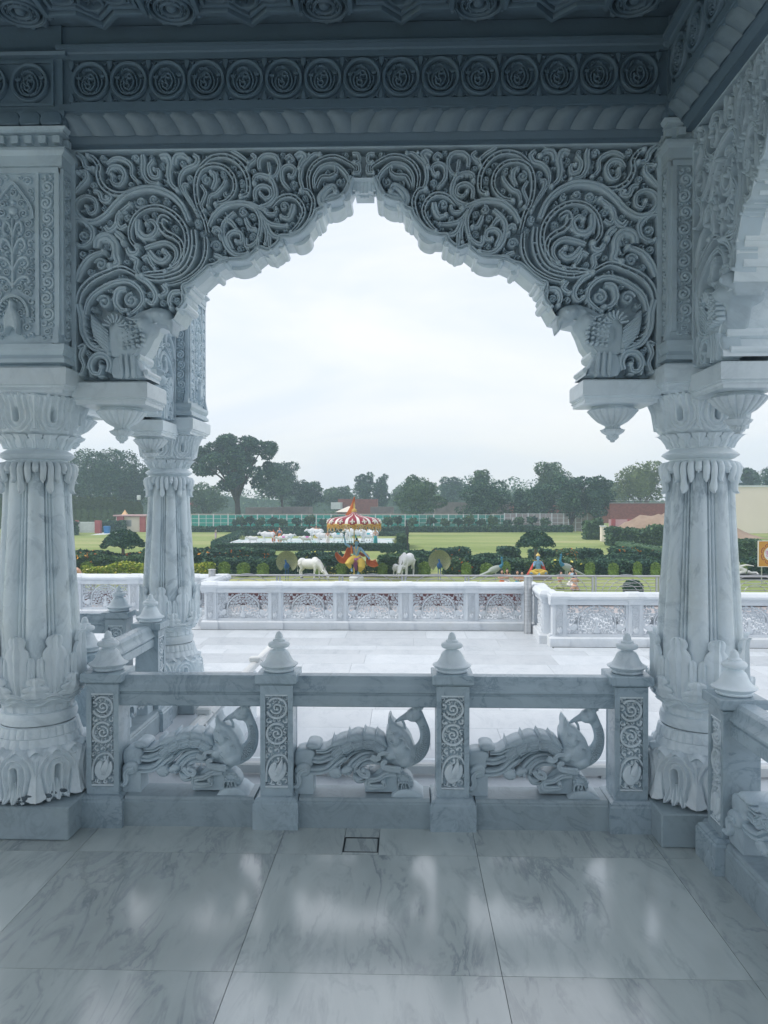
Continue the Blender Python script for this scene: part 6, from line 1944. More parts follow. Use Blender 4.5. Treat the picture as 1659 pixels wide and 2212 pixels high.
# kerb hedge
a, b = gnd(1317, 1177), gnd(1450, 1202)
mb = MB(); mb.loft([[(p.x - .3, p.y, GZ), (p.x - .3, p.y, GZ + .55), (p.x + .9, p.y + .4, GZ + .55), (p.x + .9, p.y + .4, GZ)] for p in (a, b)])
g_ = np.random.default_rng(9)
t_ = g_.uniform(0, 1, 2500)[:, None]; P = np.array(a)[None] * (1 - t_) + np.array(b)[None] * t_ + np.stack([g_.uniform(-.35, .9, 2500), g_.uniform(-.1, .3, 2500), g_.uniform(0, .6, 2500)], 1); leaves(mb, P, .13, g_)
tag(mb.build('hedge', L_mid, smooth=0), 'low clipped edging hedge slanting in front of the sand heap', 'hedge')
# long roofs and shanties behind the fence
for u0, u1, vt, vb, Y, lb, nm, mt in ((530, 610, 1096, 1112, 158, 'low grey shed with a flat roof behind the net fence, left', 'shed', M['grey_roof']), (612, 668, 1095, 1112, 156, 'long low grey shed roof behind the net fence', 'shed', M['grey_roof']), (715, 735, 1085, 1100, 166, 'small white hut behind the parasol on its left', 'hut', M['wpaint']),
      (730, 815, 1078, 1112, 172, 'brown brick shanty behind the parasol', 'shanty', M['brick']), (800, 850, 1095, 1112, 156, 'grey brick shanty right of the parasol', 'shanty', M['grey_roof']), (402, 452, 1079, 1094, 190, 'red tin roofed shed left of the big tree', 'shed', noisy('red_tin', (.45, .07, .06), (.55, .1, .09), 1, .6, .1)),
      (940, 1110, 1085, 1112, 165, 'grey building behind the right hand trees', 'building', M['grey_roof']), (1110, 1330, 1092, 1130, 150, 'reddish low building behind the right hand trees', 'building', M['brick'])):
    wall_px(nm, lb, 'building', u0, u1, vt, vb, 6, mt, Y=Y)
mb = MB(); p = at(727, 1112, 150); mb.add([tuple(at(724, 1106, 150)), tuple(at(752, 1106, 150)), tuple(at(768, 1093, 152)), tuple(at(752, 1094, 152)), tuple(at(745, 1108, 153))], [(0, 1, 2, 3), (0, 1, 4), (0, 3, 4), (1, 2, 4), (2, 3, 4)])
tag(mb.build('tarpaulin', M['cream'], smooth=0), 'cream tarpaulin slung beside the shanty behind the parasol', 'tarpaulin')
# earth bank behind the fence
a, b = at(396, 1110, 150), at(1120, 1110, 150); mb = MB(); mb.box(a.x, b.x, 149, 151.5, GZ, a.z)
tag(mb.build('earth_bank', noisy('earth', (.28, .22, .18), (.36, .29, .24), .5, 1, .3), smooth=0), kind='structure')
# left gate, booth, tent, bin
def post_part(t, x0, x1, y0, y1, z0, z1, name, mt): 
    mb = MB(); mb.bevbox(x0, x1, y0, y1, z0, z1, .03); return mb.build(name, mt, t, smooth=0)
p = gnd(188, 1152); s = px(p.y); t = thing('garden_gate', 'white barred gate between two short red pillars at the left edge of the lawn', 'gate', (p.x, p.y, GZ))
for u in (158, 209): x = (u - 184) * s; post_part(t, x - 6 * s, x + 6 * s, -.4, .4, 0, 28 * s, 'pillar', M['redp'])
mb = MB(); x0, x1 = -22 * s, 19 * s
for i in range(26): x = x0 + (x1 - x0) * i / 25; mb.box(x - .05, x + .05, -.05, .05, .1, 24 * s)
mb.box(x0, x1, -.08, .08, 6 * s, 7.2 * s); mb.box(x0, x1, -.08, .08, 22 * s, 25 * s); mb.box(x0, x1, .02, .07, .1, 24 * s); mb.build('bars', M['wpaint'], t, smooth=0)
hedge_px('hedge', 'dark clipped hedge between the white gate and the ticket booth', 'hedge', 215, 262, 1129, 1150, 3, L_dark, 2600, .25)
hedge_px('hedge', 'dark hedge at the far left beside the white gate', 'hedge', 60, 152, 1130, 1157, 3, L_dark, 3600, .25)
p = gnd(290, 1149); s = px(p.y); t = thing('ticket_booth', 'peach booth with red corner pillars between the cypress row and the second column', 'booth', (p.x, p.y, GZ))
post_part(t, -40 * s, 24 * s, 0, 5, 0, 33 * s, 'wall', M['cream']); post_part(t, -36 * s, -22 * s, -.5, 0, 0, 36 * s, 'pillar', M['redp']); post_part(t, 14 * s, 26 * s, -.5, 0, 0, 36 * s, 'pillar', M['redp'])
post_part(t, -18 * s, -6 * s, -.1, 0, 12 * s, 26 * s, 'window', M['steel']); post_part(t, -44 * s, 30 * s, -.6, 5.3, 34 * s, 37 * s, 'roof', M['pink'])
p = at(270, 1120, p.y + 7); mb = MB(); hw = 13 * px(p.y); zt = at(270, 1101, p.y).z - GZ; ze = at(270, 1117, p.y).z - GZ
mb.loft([[(k * sx * hw, k * sy * hw, z) for sx, sy in ((-1, -1), (1, -1), (1, 1), (-1, 1))] for k, z in ((1, ze - .6), (1, ze), (.42, ze + (zt - ze) * .35), (.12, ze + (zt - ze) * .8), (.02, zt))])
t = thing('tent', 'peach peaked tent roof behind the booth', 'tent', (p.x, p.y, GZ)); mb.build('canopy', M['tent'], t, smooth=20)
for sx in (-1, 1):
    for sy in (-1, 1): post_part(t, sx * hw * .95 - .06, sx * hw * .95 + .06, sy * hw * .95 - .06, sy * hw * .95 + .06, 0, ze - .4, 'pole', M['wpaint'])
p = gnd(231, 1152); mb = MB(); mb.revolve([(.30, 0), (.42, .05), (.5, 1.0), (.52, 1.02), (.5, 1.08), (.4, 1.1), (.01, 1.12)], n=16); o = mb.build('waste_bin', noisy('blue_plastic', (.03, .16, .40), (.04, .2, .46), 3, .4, 0)); o.location = (p.x, p.y, GZ); o.scale = (1.1, 1.1, 1.05); tag(o, 'blue waste bin before the hedge near the white gate', 'bin')
a = gnd(195, 1156); b = gnd(262, 1151); mb = MB(); mb.add([(a.x, a.y, GZ + .004), (b.x, a.y + 2, GZ + .004), (b.x, b.y + 6, GZ + .004), (a.x - 3, b.y + 6, GZ + .004)], [(0, 1, 2, 3)]); tag(mb.build('path', M['wpaint'], smooth=0), kind='structure')
CY = hedge('cypress', 'a', 'tree', -1.15, 1.15, -1.15, 1.15, 5.8, L_cyp, 2600, .17, cyl=True)
for i, u in enumerate((8, 24, 145, 159, 173, 187, 201, 215, 229, 243, 257, 270, 283, 297)):
    p = gnd(u, 1142); o = CY if i == 0 else dup(CY, scale=(1, 1, 1)); o.location = (p.x, p.y, GZ); k = (1, 1.04, .97, 1.02)[i % 4] * (1 if i < 9 else .97 - .035 * (i - 9)); o.scale = (k, k, k)
    tag(o, f'clipped column cypress of the row on the left, number {i + 1} from the left', 'tree', 'row of clipped cypresses on the left')
def lamp(label, u, vb, vt):
    p = gnd(u, vb); s = px(p.y); H = (vb - vt) * s; t = thing('lamp_post', label, 'street lamp', (p.x, p.y, GZ)); mb = MB(); mb.tube([(0, 0, 0), (0, 0, H - .5)], [.11, .07], 8); mb.build('pole', M['grey_roof'], t); mb = MB(); mb.bevbox(-.3, .3, -.25, .25, H - .9, H, .06); mb.build('lamp_head', M['wpaint'], t)
lamp('white headed lamp post just left of the second column', 300, 1142, 1069)
for i, (u, vt, lb) in enumerate(((1108, 1118, 'thin white pole among the right hand trees, near the narrow tree'), (1228, 1104, 'thin white pole beside the dense dark tree'), (1266, 1112, 'thin white pole before the screen fence'))):
    p = gnd(u, 1148); mb = MB(); mb.tube([(0, 0, 0), (0, 0, (1148 - vt) * px(p.y))], .09, 6); o = mb.build('pole', M['wpaint']); o.location = (p.x, p.y, GZ); tag(o, lb, 'pole', 'white poles')
t = thing('gate_pillar', 'short pale concrete gate pillar before the climbing hedge', 'gate pillar', tuple(gnd(1304, 1170))); s = px(t.location.y); post_part(t, -5 * s, 5 * s, 0, .7, 0, 32 * s, 'shaft', M['cream']); post_part(t, -6.5 * s, 6.5 * s, -.1, .8, 32 * s, 34 * s, 'cap', M['wpaint'])
hedge_px('shrub', 'leafy bush beside the pale gate pillar', 'shrub', 1268, 1300, 1130, 1166, 2.5, L_mid, 2600, .25, round_=.8, bumpy=.3)
# two dark slim posts at the end of the bed
for u, vt, lb in ((877.5, 1131, 'slim dark post, further of the pair at the right end of the cow bed'), (880.5, 1136, 'slim dark panel post, nearer of the pair at the right end of the cow bed')):
    p = gnd(u, 1190 if u > 879 else 1183); s = px(p.y); mb = MB(); mb.bevbox(-.07, .07, -.5 if u > 879 else -.07, .5 if u > 879 else .07, 0, (1190 - vt) * s, .01); o = mb.build('dark_post', noisy('dark_paint', (.02, .025, .03), (.05, .055, .06), 4, .5, 0)); o.location = (p.x, p.y, GZ); tag(o, lb, 'post')
# ball hedge just below the steel fence
p = gnd(1367, 1296); r_ = 20 * px(p.y); hedge('clipped_shrub', 'wide dark drum shaped shrub close behind the steel fence', 'shrub', p.x - r_, p.x + r_, p.y - r_, p.y + r_, 42 * px(p.y), L_dark, 4000, .05, cyl=True)

# far-off belt of woodland closing the horizon
g_ = np.random.default_rng(21); mb = MB(); B = []
for x in np.arange(-260, 300, 5.5):
    h = 9.5 + 2.5 * math.sin(x * .05) + g_.uniform(-2, 2.5)
    for q in range(3): B.append((x + g_.uniform(-3, 3), 285 + g_.uniform(-5, 8), GZ + h * (.25 + .28 * q), 5.2, 4.5, h * .30))
P = blobs_points(B, 42000, g_, .2); leaves(mb, P, .55, g_)
mb.loft([[(x, 286, GZ), (x, 286, GZ + 7.0 + 1.5 * math.sin(x * .05)), (x, 290, GZ + 7.0 + 1.5 * math.sin(x * .05)), (x, 290, GZ)][::-1] for x in np.arange(-265, 305, 10)])
tag(mb.build('far_woodland', L_mid, smooth=0), 'distant belt of woodland along the horizon', 'woodland', kind='stuff')
# ================================================================= statues
def fobj(name, mb, mat, parent, voxel=.02, it=4):
    me = fused(mb, voxel, it); me.name = name; me.materials.clear(); me.materials.append(mat)
    me.polygons.foreach_set('use_smooth', [True] * len(me.polygons))
    o = bpy.data.objects.new(name, me); col.objects.link(o)
    if parent: o.parent = parent
    return o
def paint(name, c, rough=.5): return noisy(name, tuple(x * .88 for x in c), c, 8, rough, .05)
W_cow = paint('white_statue_paint', (.72, .73, .74)); Hoof = paint('hoof', (.16, .15, .15)); Horn = paint('horn', (.30, .29, .28))
BLUE = paint('blue_skin', (.20, .38, .58)); YEL = paint('golden_cloth', (.62, .44, .08)); PURP = paint('purple_sash', (.36, .12, .28)); ORG = paint('orange_scarf', (.60, .17, .05)); BLK = paint('black_hair', (.012, .014, .02)); GOLD = paint('gold_jewels', (.65, .48, .15))
PEA = paint('pale_skin', (.62, .36, .26)); TEALC = paint('teal_cloth', (.05, .36, .42)); PINKC = paint('pink_cloth', (.58, .16, .46)); MAR = paint('maroon_cloth', (.26, .015, .04)); WHT = paint('white_cloth', (.75, .72, .68)); FLR = paint('red_cloth', (.55, .06, .04))
def make_cow(graze=0.0, blanket=None, voxel=.03):
    """faces +x, height at the shoulder about 1.4"""
    root = bpy.data.objects.new('cow_statue', None); col.objects.link(root); mb = MB()
    mb.ellipsoid((-.05, 0, .98), (.78, .30, .34), 16, 10); mb.ellipsoid((.45, 0, 1.02), (.38, .27, .36), 14, 9); mb.ellipsoid((-.62, 0, 1.06), (.32, .27, .30), 14, 9)
    mb.ellipsoid((.40, 0, 1.28), (.27, .11, .17), 12, 8)          # hump
    hz = 1.25 - graze * .72; hx = 1.18 + (.05 if graze else 0)
    mb.tube([(.55, 0, 1.10), (.85, 0, 1.12 - graze * .25), (hx - .12, 0, hz)], [.27, .18, .12], 10)
    mb.tube([(.55, 0, .95), (.80, 0, .86 - graze * .2), (hx - .15, 0, hz - .13)], [.16, .08, .05], 8)
    dz = -.22 - graze * .16; mb.tube([(hx - .14, 0, hz + .04), (hx + .05, 0, hz + dz * .45), (hx + .22, 0, hz + dz)], [.13, .115, .08], 10)
    for s in (-1, 1):
        mb.tube([(hx - .12, s * .08, hz + .06), (hx - .16, s * .24, hz + .02), (hx - .17, s * .33, hz - .05)], [.035, .05, .015], 6)
        for x0, off in ((.52, .06), (-.66, -.05)):
            fw = off * (1 if s > 0 else -1)
            if x0 > 0: P = [(x0, s * .16, .95), (x0 + .02 + fw, s * .16, .55), (x0 + fw * 1.2, s * .16, .50), (x0 + fw * 1.6, s * .16, .08)]; rr = [.13, .075, .062, .05]
            else: P = [(x0, s * .17, 1.0), (x0 + .06 + fw, s * .17, .66), (x0 - .10 + fw, s * .17, .46), (x0 - .02 + fw * 1.5, s * .17, .08)]; rr = [.18, .10, .06, .05]
            mb.tube(P, rr, 8)
    mb.tube([(-.92, 0, 1.18), (-1.0, 0, 1.0), (-.99, 0, .62), (-.98, 0, .42)], [.045, .028, .02, .045], 6)
    fobj('body', mb, W_cow, root, voxel, 8)
    for s in (-1, 1):
        mb = MB(); mb.tube([(hx - .12, s * .06, hz + .12), (hx - .12, s * .13, hz + .24), (hx - .06, s * .12, hz + .36)], [.035, .026, .008], 6); mb.build('horn', Horn, root)
        for x0, off in ((.52, .06), (-.66, -.05)):
            fw = off * (1 if s > 0 else -1); xx = x0 + fw * (1.6 if x0 > 0 else 1.5) - (.02 if x0 < 0 else 0)
            mb = MB(); mb.tube([(xx, s * .165, .09), (xx + .02, s * .165, 0)], [.055, .065], 8); mb.build('hoof', Hoof, root)
    if blanket:
        mb = MB(); A = []
        for a in np.linspace(-1.15, 1.15, 9): A.append([(x, .325 * math.sin(a), .985 + .365 * math.cos(a)) for x in (-.35, -.1, .12)])
        mb.grid(np.array(A)); mb.grid(np.array(A) + np.array([0, 0, .012]), flip=True); mb.build('blanket', blanket, root)
    return root
def putcow(o, u, vb, rz, s, label, z=GZ, group='white cow statues'):
    p = gnd(u, vb, z); o.location = (p.x, p.y, z); o.rotation_euler = (0, 0, rz); o.scale = (s,) * 3; return tag(o, label, 'cow statue', group)
cowA = make_cow(); putcow(cowA, 546, 1175, PI, .62, 'leftmost small white cow on the painted bed', BEDZ)
cowP = make_cow(blanket=PINKC); putcow(cowP, 611, 1176, PI, .66, 'white cow with a pink cloth on its back, left one, beside the blue robed figure', BEDZ)
cowT = make_cow(blanket=TEALC); putcow(cowT, 729, 1171, PI, .78, 'white cow with a teal cloth on its back, left of the parasol', BEDZ)
def dc(src, u, vb, rz, s, label): return putcow(dup(src), u, vb, rz, s, label, BEDZ)
dc(cowA, 579, 1171, PI, .88, 'white cow second from the left on the painted bed')
dc(cowA, 622, 1171, 0, .7, 'white cow half hidden behind the left pink cloth cow')
dc(cowP, 662, 1176, PI + .15, .66, 'white cow with a pink cloth on its back, right one, alone')
dc(cowA, 682, 1166, PI, 1.0, 'broad white bull in the back row before the man with raised arm')
dc(cowA, 697, 1173, PI, .85, 'white cow between the right pink cloth cow and the standing woman')
dc(cowA, 768, 1171, PI, 1.12, 'big white bull directly behind the dancing statue head')
dc(cowT, 794, 1171, PI, .78, 'white cow with a teal cloth on its back, under the right part of the parasol')
dc(cowA, 803, 1168, PI - .5, .95, 'white cow at the right end of the herd')
cg1 = make_cow(graze=1.0, voxel=.022); putcow(cg1, 670, 1251, -.5, .98, 'large white humped cow grazing right of the left fanned peacock')
cg2 = make_cow(graze=.75, voxel=.022); putcow(cg2, 878, 1249, -PI / 2 - .3, 1.16, 'large white cow facing the viewer with lowered head')
calf = make_cow(voxel=.03); putcow(calf, 860, 1250, -PI / 2 + .4, .68, 'white calf beside the cow that faces the viewer')
dd = dup(cg1); putcow(dd, 160, 1250, -.2, .5, 'small pinkish deer statue in the bushes next to the left column', group=None)
for c in kids(dd):
    if c.name.startswith('body'): c.data = c.data.copy(); c.data.materials.clear(); c.data.materials.append(PEA)
dd.name = 'deer_statue'; dd['category'] = 'deer statue'
if 'group' in dd: del dd['group']

# figures: joints in metres, facing -y (the viewer)
def limb(mb, P, r): mb.tube(P, r, 8)
def figure(name, label, cat, loc, k, joints, skin, hair=BLK, top=None, bottom=None, bot_pts=None, top_pts=None, voxel=.03, rz=0, extras=(), group=None):
    root = thing(name, label, cat, loc, rz, group); root.scale = (k,) * 3; J = joints; mb = MB()
    hd = Vector(J['head']); mb.ellipsoid(hd, (.085, .10, .12), 12, 9); mb.tube([hd - Vector((0, 0, .05)), J['neck']], [.05, .06], 8)
    mb.ellipsoid(hd + Vector((0, -.10, -.01)), (.018, .03, .03), 6, 5)
    for s in (-1, 1): mb.ellipsoid(hd + Vector((s * .085, 0, -.01)), (.015, .02, .03), 6, 5)
    ch, pe = Vector(J['neck']) - Vector((0, 0, .14)), Vector(J['pelvis'])
    mb.tube([Vector(J['neck']) - Vector((0, 0, .02)), ch, (ch + pe) / 2, pe], [.09, .155, .12, .15], 12, flat=.7)
    for a in ('L', 'R'):
        mb.tube([J['sh' + a], J['el' + a], J['ha' + a]], [.062, .048, .032], 8)
        mb.tube([Vector(J['neck']) - Vector((0, 0, .05)), J['sh' + a]], [.07, .062], 8)
        h = Vector(J['ha' + a]); d = (h - Vector(J['el' + a])).normalized(); sd = d.cross(Vector((0, 1, 0))).normalized()
        mb.tube([h, h + d * .08], [.034, .036], 6, flat=.6)
        for q in range(4): mb.tube([h + d * .07 + sd * (.022 * (q - 1.5)), h + d * (.14 - abs(q - 1.5) * .012) + sd * (.03 * (q - 1.5)) + Vector((0, -.012, 0))], [.011, .008], 5)
        mb.tube([h + d * .02 + sd * .03, h + d * .07 + sd * .065], [.012, .009], 5)
        mb.tube([pe + Vector(((-.08 if a == 'L' else .08), 0, 0)), J['kn' + a], J['an' + a]], [.10, .07, .042], 8)
        an = Vector(J['an' + a]); mb.tube([an, an + Vector((0, -.05, -.06)), an + Vector((.0 + (J.get('ft', 0)) * (-1 if a == 'L' else 1), -.17, -.075))], [.042, .045, .028], 7)
    fobj('body', mb, skin, root, voxel, 2)
    if hair:
        mb = MB(); mb.ellipsoid(hd + Vector((0, .025, .03)), (.105, .11, .125), 12, 8); mb.ellipsoid(hd + Vector((0, .06, -.10)), (.11, .06, .12), 10, 7); mb.ellipsoid(hd + Vector((0, .02, .17)), (.05, .05, .06), 8, 6)
        mb.ellipsoid(hd + Vector((-.11, .0, -.12)), (.035, .04, .07), 8, 6); mb.ellipsoid(hd + Vector((.11, .0, -.12)), (.035, .04, .07), 8, 6)
        # keep the face free
        mb.v = [(x, y if y > hd.y - .045 or z > hd.z + .06 else hd.y - .045, z) for x, y, z in mb.v]
        fobj('hair', mb, hair, root, voxel, 1)
        mb = MB()
        for s in (-1, 1): mb.ellipsoid(hd + Vector((s * .033, -.093, .012)), (.016, .01, .008), 6, 4)
        mb.ellipsoid(hd + Vector((0, -.098, -.055)), (.022, .008, .007), 6, 4); mb.build('face_features', BLK, root)
    if bottom:
        mb = MB()
        if bot_pts: 
            for P, r_ in bot_pts: mb.tube(P, r_, 10)
        else:
            for a in ('L', 'R'): mb.tube([pe + Vector((0, 0, .05)), Vector(J['kn' + a]), Vector(J['an' + a]) + Vector((0, 0, .05))], [.165, .13, .12], 10)
        mb.ellipsoid(pe, (.19, .14, .12), 12, 8)
        fobj('garment', mb, bottom, root, voxel, 2)
    if top:
        mb = MB(); mb.tube([ch + Vector((0, 0, .10)), ch, (ch + pe) / 2], [.12, .175, .15], 12, flat=.75); fobj('blouse', mb, top, root, voxel, 1)
    return root
# dancing statue with parasol: traced scale .00313 m per px of its close-up, here k = 1 uses joint metres of a 1.75 m body
YD = gnd(770, 1254).y
sD = px(YD) / 1.507 / 6.38
bx, bz = 760, 1205
def dj(x, y, d=0): return ((x - bx) * sD / 1.5, d, (bz - y) * sD / 1.5)
Jd = dict(head=dj(765, 500, -.02), neck=dj(758, 572), pelvis=dj(750, 835), shL=dj(672, 600), elL=dj(535, 520, -.05), haL=dj(512, 385, -.05), shR=dj(838, 605), elR=dj(925, 700, -.05), haR=dj(1000, 790, -.10),
          knL=dj(585, 905, -.22), anL=dj(665, 1035, -.12), knR=dj(880, 960, -.15), anR=dj(800, 1105, .02), ft=-.04)
p = gnd(770, 1254)
dn = figure('dancing_statue', 'blue skinned dancing statue in golden trousers holding up the parasol, orange scarf flying', 'statue', (p.x - .3 * .0, YD, GZ + .22), 1.5, Jd, BLUE, bottom=YEL,
            bot_pts=[([dj(750, 820), dj(640, 870, -.12), dj(590, 915, -.2), dj(640, 1010, -.13)], [.19, .16, .14, .07]), ([dj(755, 820), dj(860, 900, -.08), dj(870, 980, -.13), dj(830, 1090, -.02)], [.19, .18, .16, .07])], voxel=.014)
mb = MB()
Fd = lambda s, t, n: dj(s, t, -n)
def drape(mb, pts, ws, dep, folds=5):
    P = smooth_path(pts, 6); m = len(P); T = np.gradient(P, axis=0); T /= np.linalg.norm(T, axis=1)[:, None]; Nn = np.stack([-T[:, 1], T[:, 0]], 1); W_ = np.interp(np.linspace(0, 1, m), np.linspace(0, 1, len(ws)), ws)
    k = 21; G_ = np.zeros((m, k, 3))
    for i in range(m):
        for j in range(k):
            u = j / (k - 1) - .5; q = P[i] + Nn[i] * W_[i] * u; G_[i, j] = dj(q[0], q[1], -dep - .03 * math.cos(u * 2 * PI * folds))
    mb.grid(G_); mb.grid(G_ + np.array([0, .02, 0]), flip=True)
drape(mb, [(660, 545), (600, 640), (575, 740), (530, 840), (440, 850), (360, 760), (345, 690)], [60, 100, 130, 150, 130, 90, 40], .02)
drape(mb, [(820, 700), (900, 750), (960, 740), (995, 800), (1020, 900), (1110, 930), (1190, 900)], [60, 70, 60, 70, 120, 150, 150], .03)
drape(mb, [(650, 560), (665, 640), (670, 720)], [40, 50, 40], .10, 1)
mb.build('scarf', ORG, dn)
mb = MB(); drape(mb, [(745, 830), (750, 900), (745, 960), (770, 1060)], [110, 90, 80, 40], .20, 4); mb.tube([dj(660, 800, -.1), dj(750, 840, -.2), dj(850, 800, -.1)], [.05, .065, .05], 8); mb.build('sash', PURP, dn)
mb = MB()
for (w_, dp) in ((45, 640), (35, 690), (30, 740)): mb.tube([dj(758 - w_, 575, -.07), dj(758 - w_ * .8, (575 + dp) / 2, -.16), dj(758, dp, -.17), dj(758 + w_ * .8, (575 + dp) / 2, -.16), dj(758 + w_, 575, -.07)], .011, 6)
mb.tube([dj(712, 455, -.05), dj(765, 445, -.13), dj(818, 455, -.05)], .016, 6); mb.build('jewellery', GOLD, dn)
mb = MB(); mb.tube([dj(770, 440), dj(755, 390), dj(742, 340)], [.05, .03, .02], 6, flat=.4); mb.ellipsoid(dj(742, 350), (.035, .012, .06), 8, 6); mb.build('crest_feather', TEALC, dn)
mb = MB(); mb.revolve([(.3, -.2), (.3, 0), (.2, .05), (.01, .06)], n=24); mb.build('plinth', M['wpaint'], dn, smooth=30)
# parasol
pc = at(765, 1132, YD + .6); Rp = 57.5 * px(YD + .6)
par = thing('parasol', 'huge maroon parasol with white ribs, marigold fringe and orange spire over the dancing statue', 'parasol', (pc.x, pc.y, GZ))
zr = pc.z - GZ
prf = [(1.0, 0), (1.0, .035), (.985, .11), (.95, .22), (.86, .33), (.70, .41), (.48, .46), (.30, .51), (.17, .58), (.10, .68), (.085, .78)]
def umb(th_, k_): 
    r_ = np.interp(k_, np.linspace(0, 1, len(prf)), [q[0] for q in prf]); z = np.interp(k_, np.linspace(0, 1, len(prf)), [q[1] for q in prf]); return r_, z
mb = MB(); mb2 = MB(); NP = 14
for i in range(NP):
    for part, a0, a1, bb in (('m', .13, .87, mb), ('w', -.13, .13, mb2)):
        G_ = np.zeros((26, 7, 3))
        for a in range(26):
            k_ = a / 25; r_, z = umb(0, k_)
            for b in range(7):
                u = a0 + (a1 - a0) * b / 6; th_ = (i + u) * 2 * PI / NP; bul = 1 + (.025 * math.sin(PI * (u - .13) / .74) if part == 'm' else .006)
                G_[a, b] = (Rp * r_ * bul * math.cos(th_), Rp * r_ * bul * math.sin(th_), zr + Rp * .62 * z)
        bb.grid(G_, flip=True)
mb.build('canopy', MAR, par, smooth=60); mb2.build('ribs', WHT, par, smooth=60)
mb = MB()
for i in range(NP):
    th_ = (i + .5) * 2 * PI / NP
    for k_, w_ in ((.28, .10),):
        for sx, sz, rr in ((0, 0, .075), (0, .10, .05), (0, -.10, .055), (.07, -.02, .045), (-.07, -.02, .045)):
            r_, z = umb(0, k_ + sz * .9); th2 = th_ + sx / r_
            mb.ellipsoid((Rp * (r_ + .035) * math.cos(th2), Rp * (r_ + .035) * math.sin(th2), zr + Rp * .62 * z), (rr, rr, rr * 1.2), 8, 6)
mb.build('motifs', WHT, par)
mb = MB(); g_ = np.random.default_rng(2)
for i in range(120):
    th_ = i * 2 * PI / 120; L = Rp * (.13 + .05 * math.sin(i * 2.1) + (.10 if i % 4 == 0 else 0)); x, y = Rp * 1.005 * math.cos(th_), Rp * 1.005 * math.sin(th_)
    z = zr + .03
    while z > zr - L: mb.ellipsoid((x, y, z), (.034, .034, .03), 6, 4); z -= .052
F_mar = leaf_mat('marigold', (.55, .20, .03), (.7, .42, .05), (.75, .66, .45)); mb.build('marigold_fringe', F_mar, par)
mb = MB(); mb.tube([(Rp * math.cos(a), Rp * math.sin(a), zr + .02) for a in np.linspace(0, 2 * PI, 49)], .035, 6); mb.build('rim', GOLD, par)
mb = MB()
for i in range(NP):
    a0, a1 = i * 2 * PI / NP, (i + 1) * 2 * PI / NP
    mb.tube([(Rp * .99 * math.cos(a0 + (a1 - a0) * t), Rp * .99 * math.sin(a0 + (a1 - a0) * t), zr - .05 - .42 * math.sin(PI * t)) for t in np.linspace(0, 1, 9)], .014, 5)
mb.build('bead_swags', WHT, par)
mb = MB(); zt = zr + Rp * .62 * .78; mb.revolve([(.16, zt - .04), (.19, zt), (.12, zt + .06), (.17, zt + .10), (.06, zt + .16), (.05, zt + .4), (.01, zt + .6)], n=16, sub=2); mb.build('finial', GOLD, par)
mb = MB(); zt2 = at(765, 1073, pc.y).z - GZ; G_ = []
for k_ in np.linspace(0, 1, 8): G_.append([((-.30 * (1 - k_) - .02) * (1 - b / 3) + .05 * b / 3 - .25 * (1 - k_) ** 2 * (1 - b / 3), -.03 + .05 * math.sin(b * 2 + k_ * 5), zt - .25 + (zt2 - zt + .25) * k_) for b in range(4)])
mb.grid(np.array(G_)); mb.tube([(.03, 0, zt + .1), (.03, 0, zt2)], .02, 6); mb.build('orange_flag', ORG, par, smooth=60)
mb = MB(); mb.tube([(0, 0, 0), (0, 0, zt)], .035, 8); mb.build('pole', GOLD, par)

# seated flute player
def J_sit(): return dict(head=(0, -.02, .84), neck=(0, 0, .70), pelvis=(0, 0, .16), shL=(-.17, 0, .62), elL=(-.22, -.12, .44), haL=(-.06, -.20, .70), shR=(.17, 0, .62), elR=(.24, -.12, .46), haR=(.05, -.2, .68), knL=(-.36, -.18, .12), anL=(.02, -.32, .07), knR=(.36, -.18, .12), anR=(-.06, -.30, .09))
p = gnd(1162, 1252); kS = 1.3
fl = figure('flute_statue', 'blue skinned statue sitting cross legged with a flute, in yellow and red', 'statue', (p.x, p.y, GZ + .28), kS, J_sit(), BLUE, bottom=YEL, bot_pts=[([(0, 0, .18), (-.34, -.16, .13), (-.02, -.30, .08)], [.16, .13, .09]), ([(0, 0, .18), (.34, -.16, .13), (.04, -.28, .09)], [.16, .13, .09])], voxel=.02)
mb = MB(); mb.tube([(-.30, -.24, .74), (.12, -.16, .71)], .012, 6); mb.build('flute', GOLD, fl)
mb = MB(); mb.tube([(-.17, .05, .62), (-.28, .03, .40), (-.40, 0, .15), (-.52, -.05, .02)], [.07, .09, .12, .07], 8, flat=.5); mb.tube([(.17, .05, .62), (.26, .03, .40), (.30, 0, .2)], [.07, .08, .08], 8, flat=.5); mb.build('red_shawl', FLR, fl)
mb = MB(); mb.revolve([(.10, .92), (.11, .95), (.08, 1.0), (.03, 1.05), (.005, 1.1)], n=14); mb.build('crown', GOLD, fl)
mb = MB(); mb.bevbox(-.6, .6, -.42, .35, -.22, 0, .04); mb.build('seat', M['grey_roof'], fl, smooth=0)
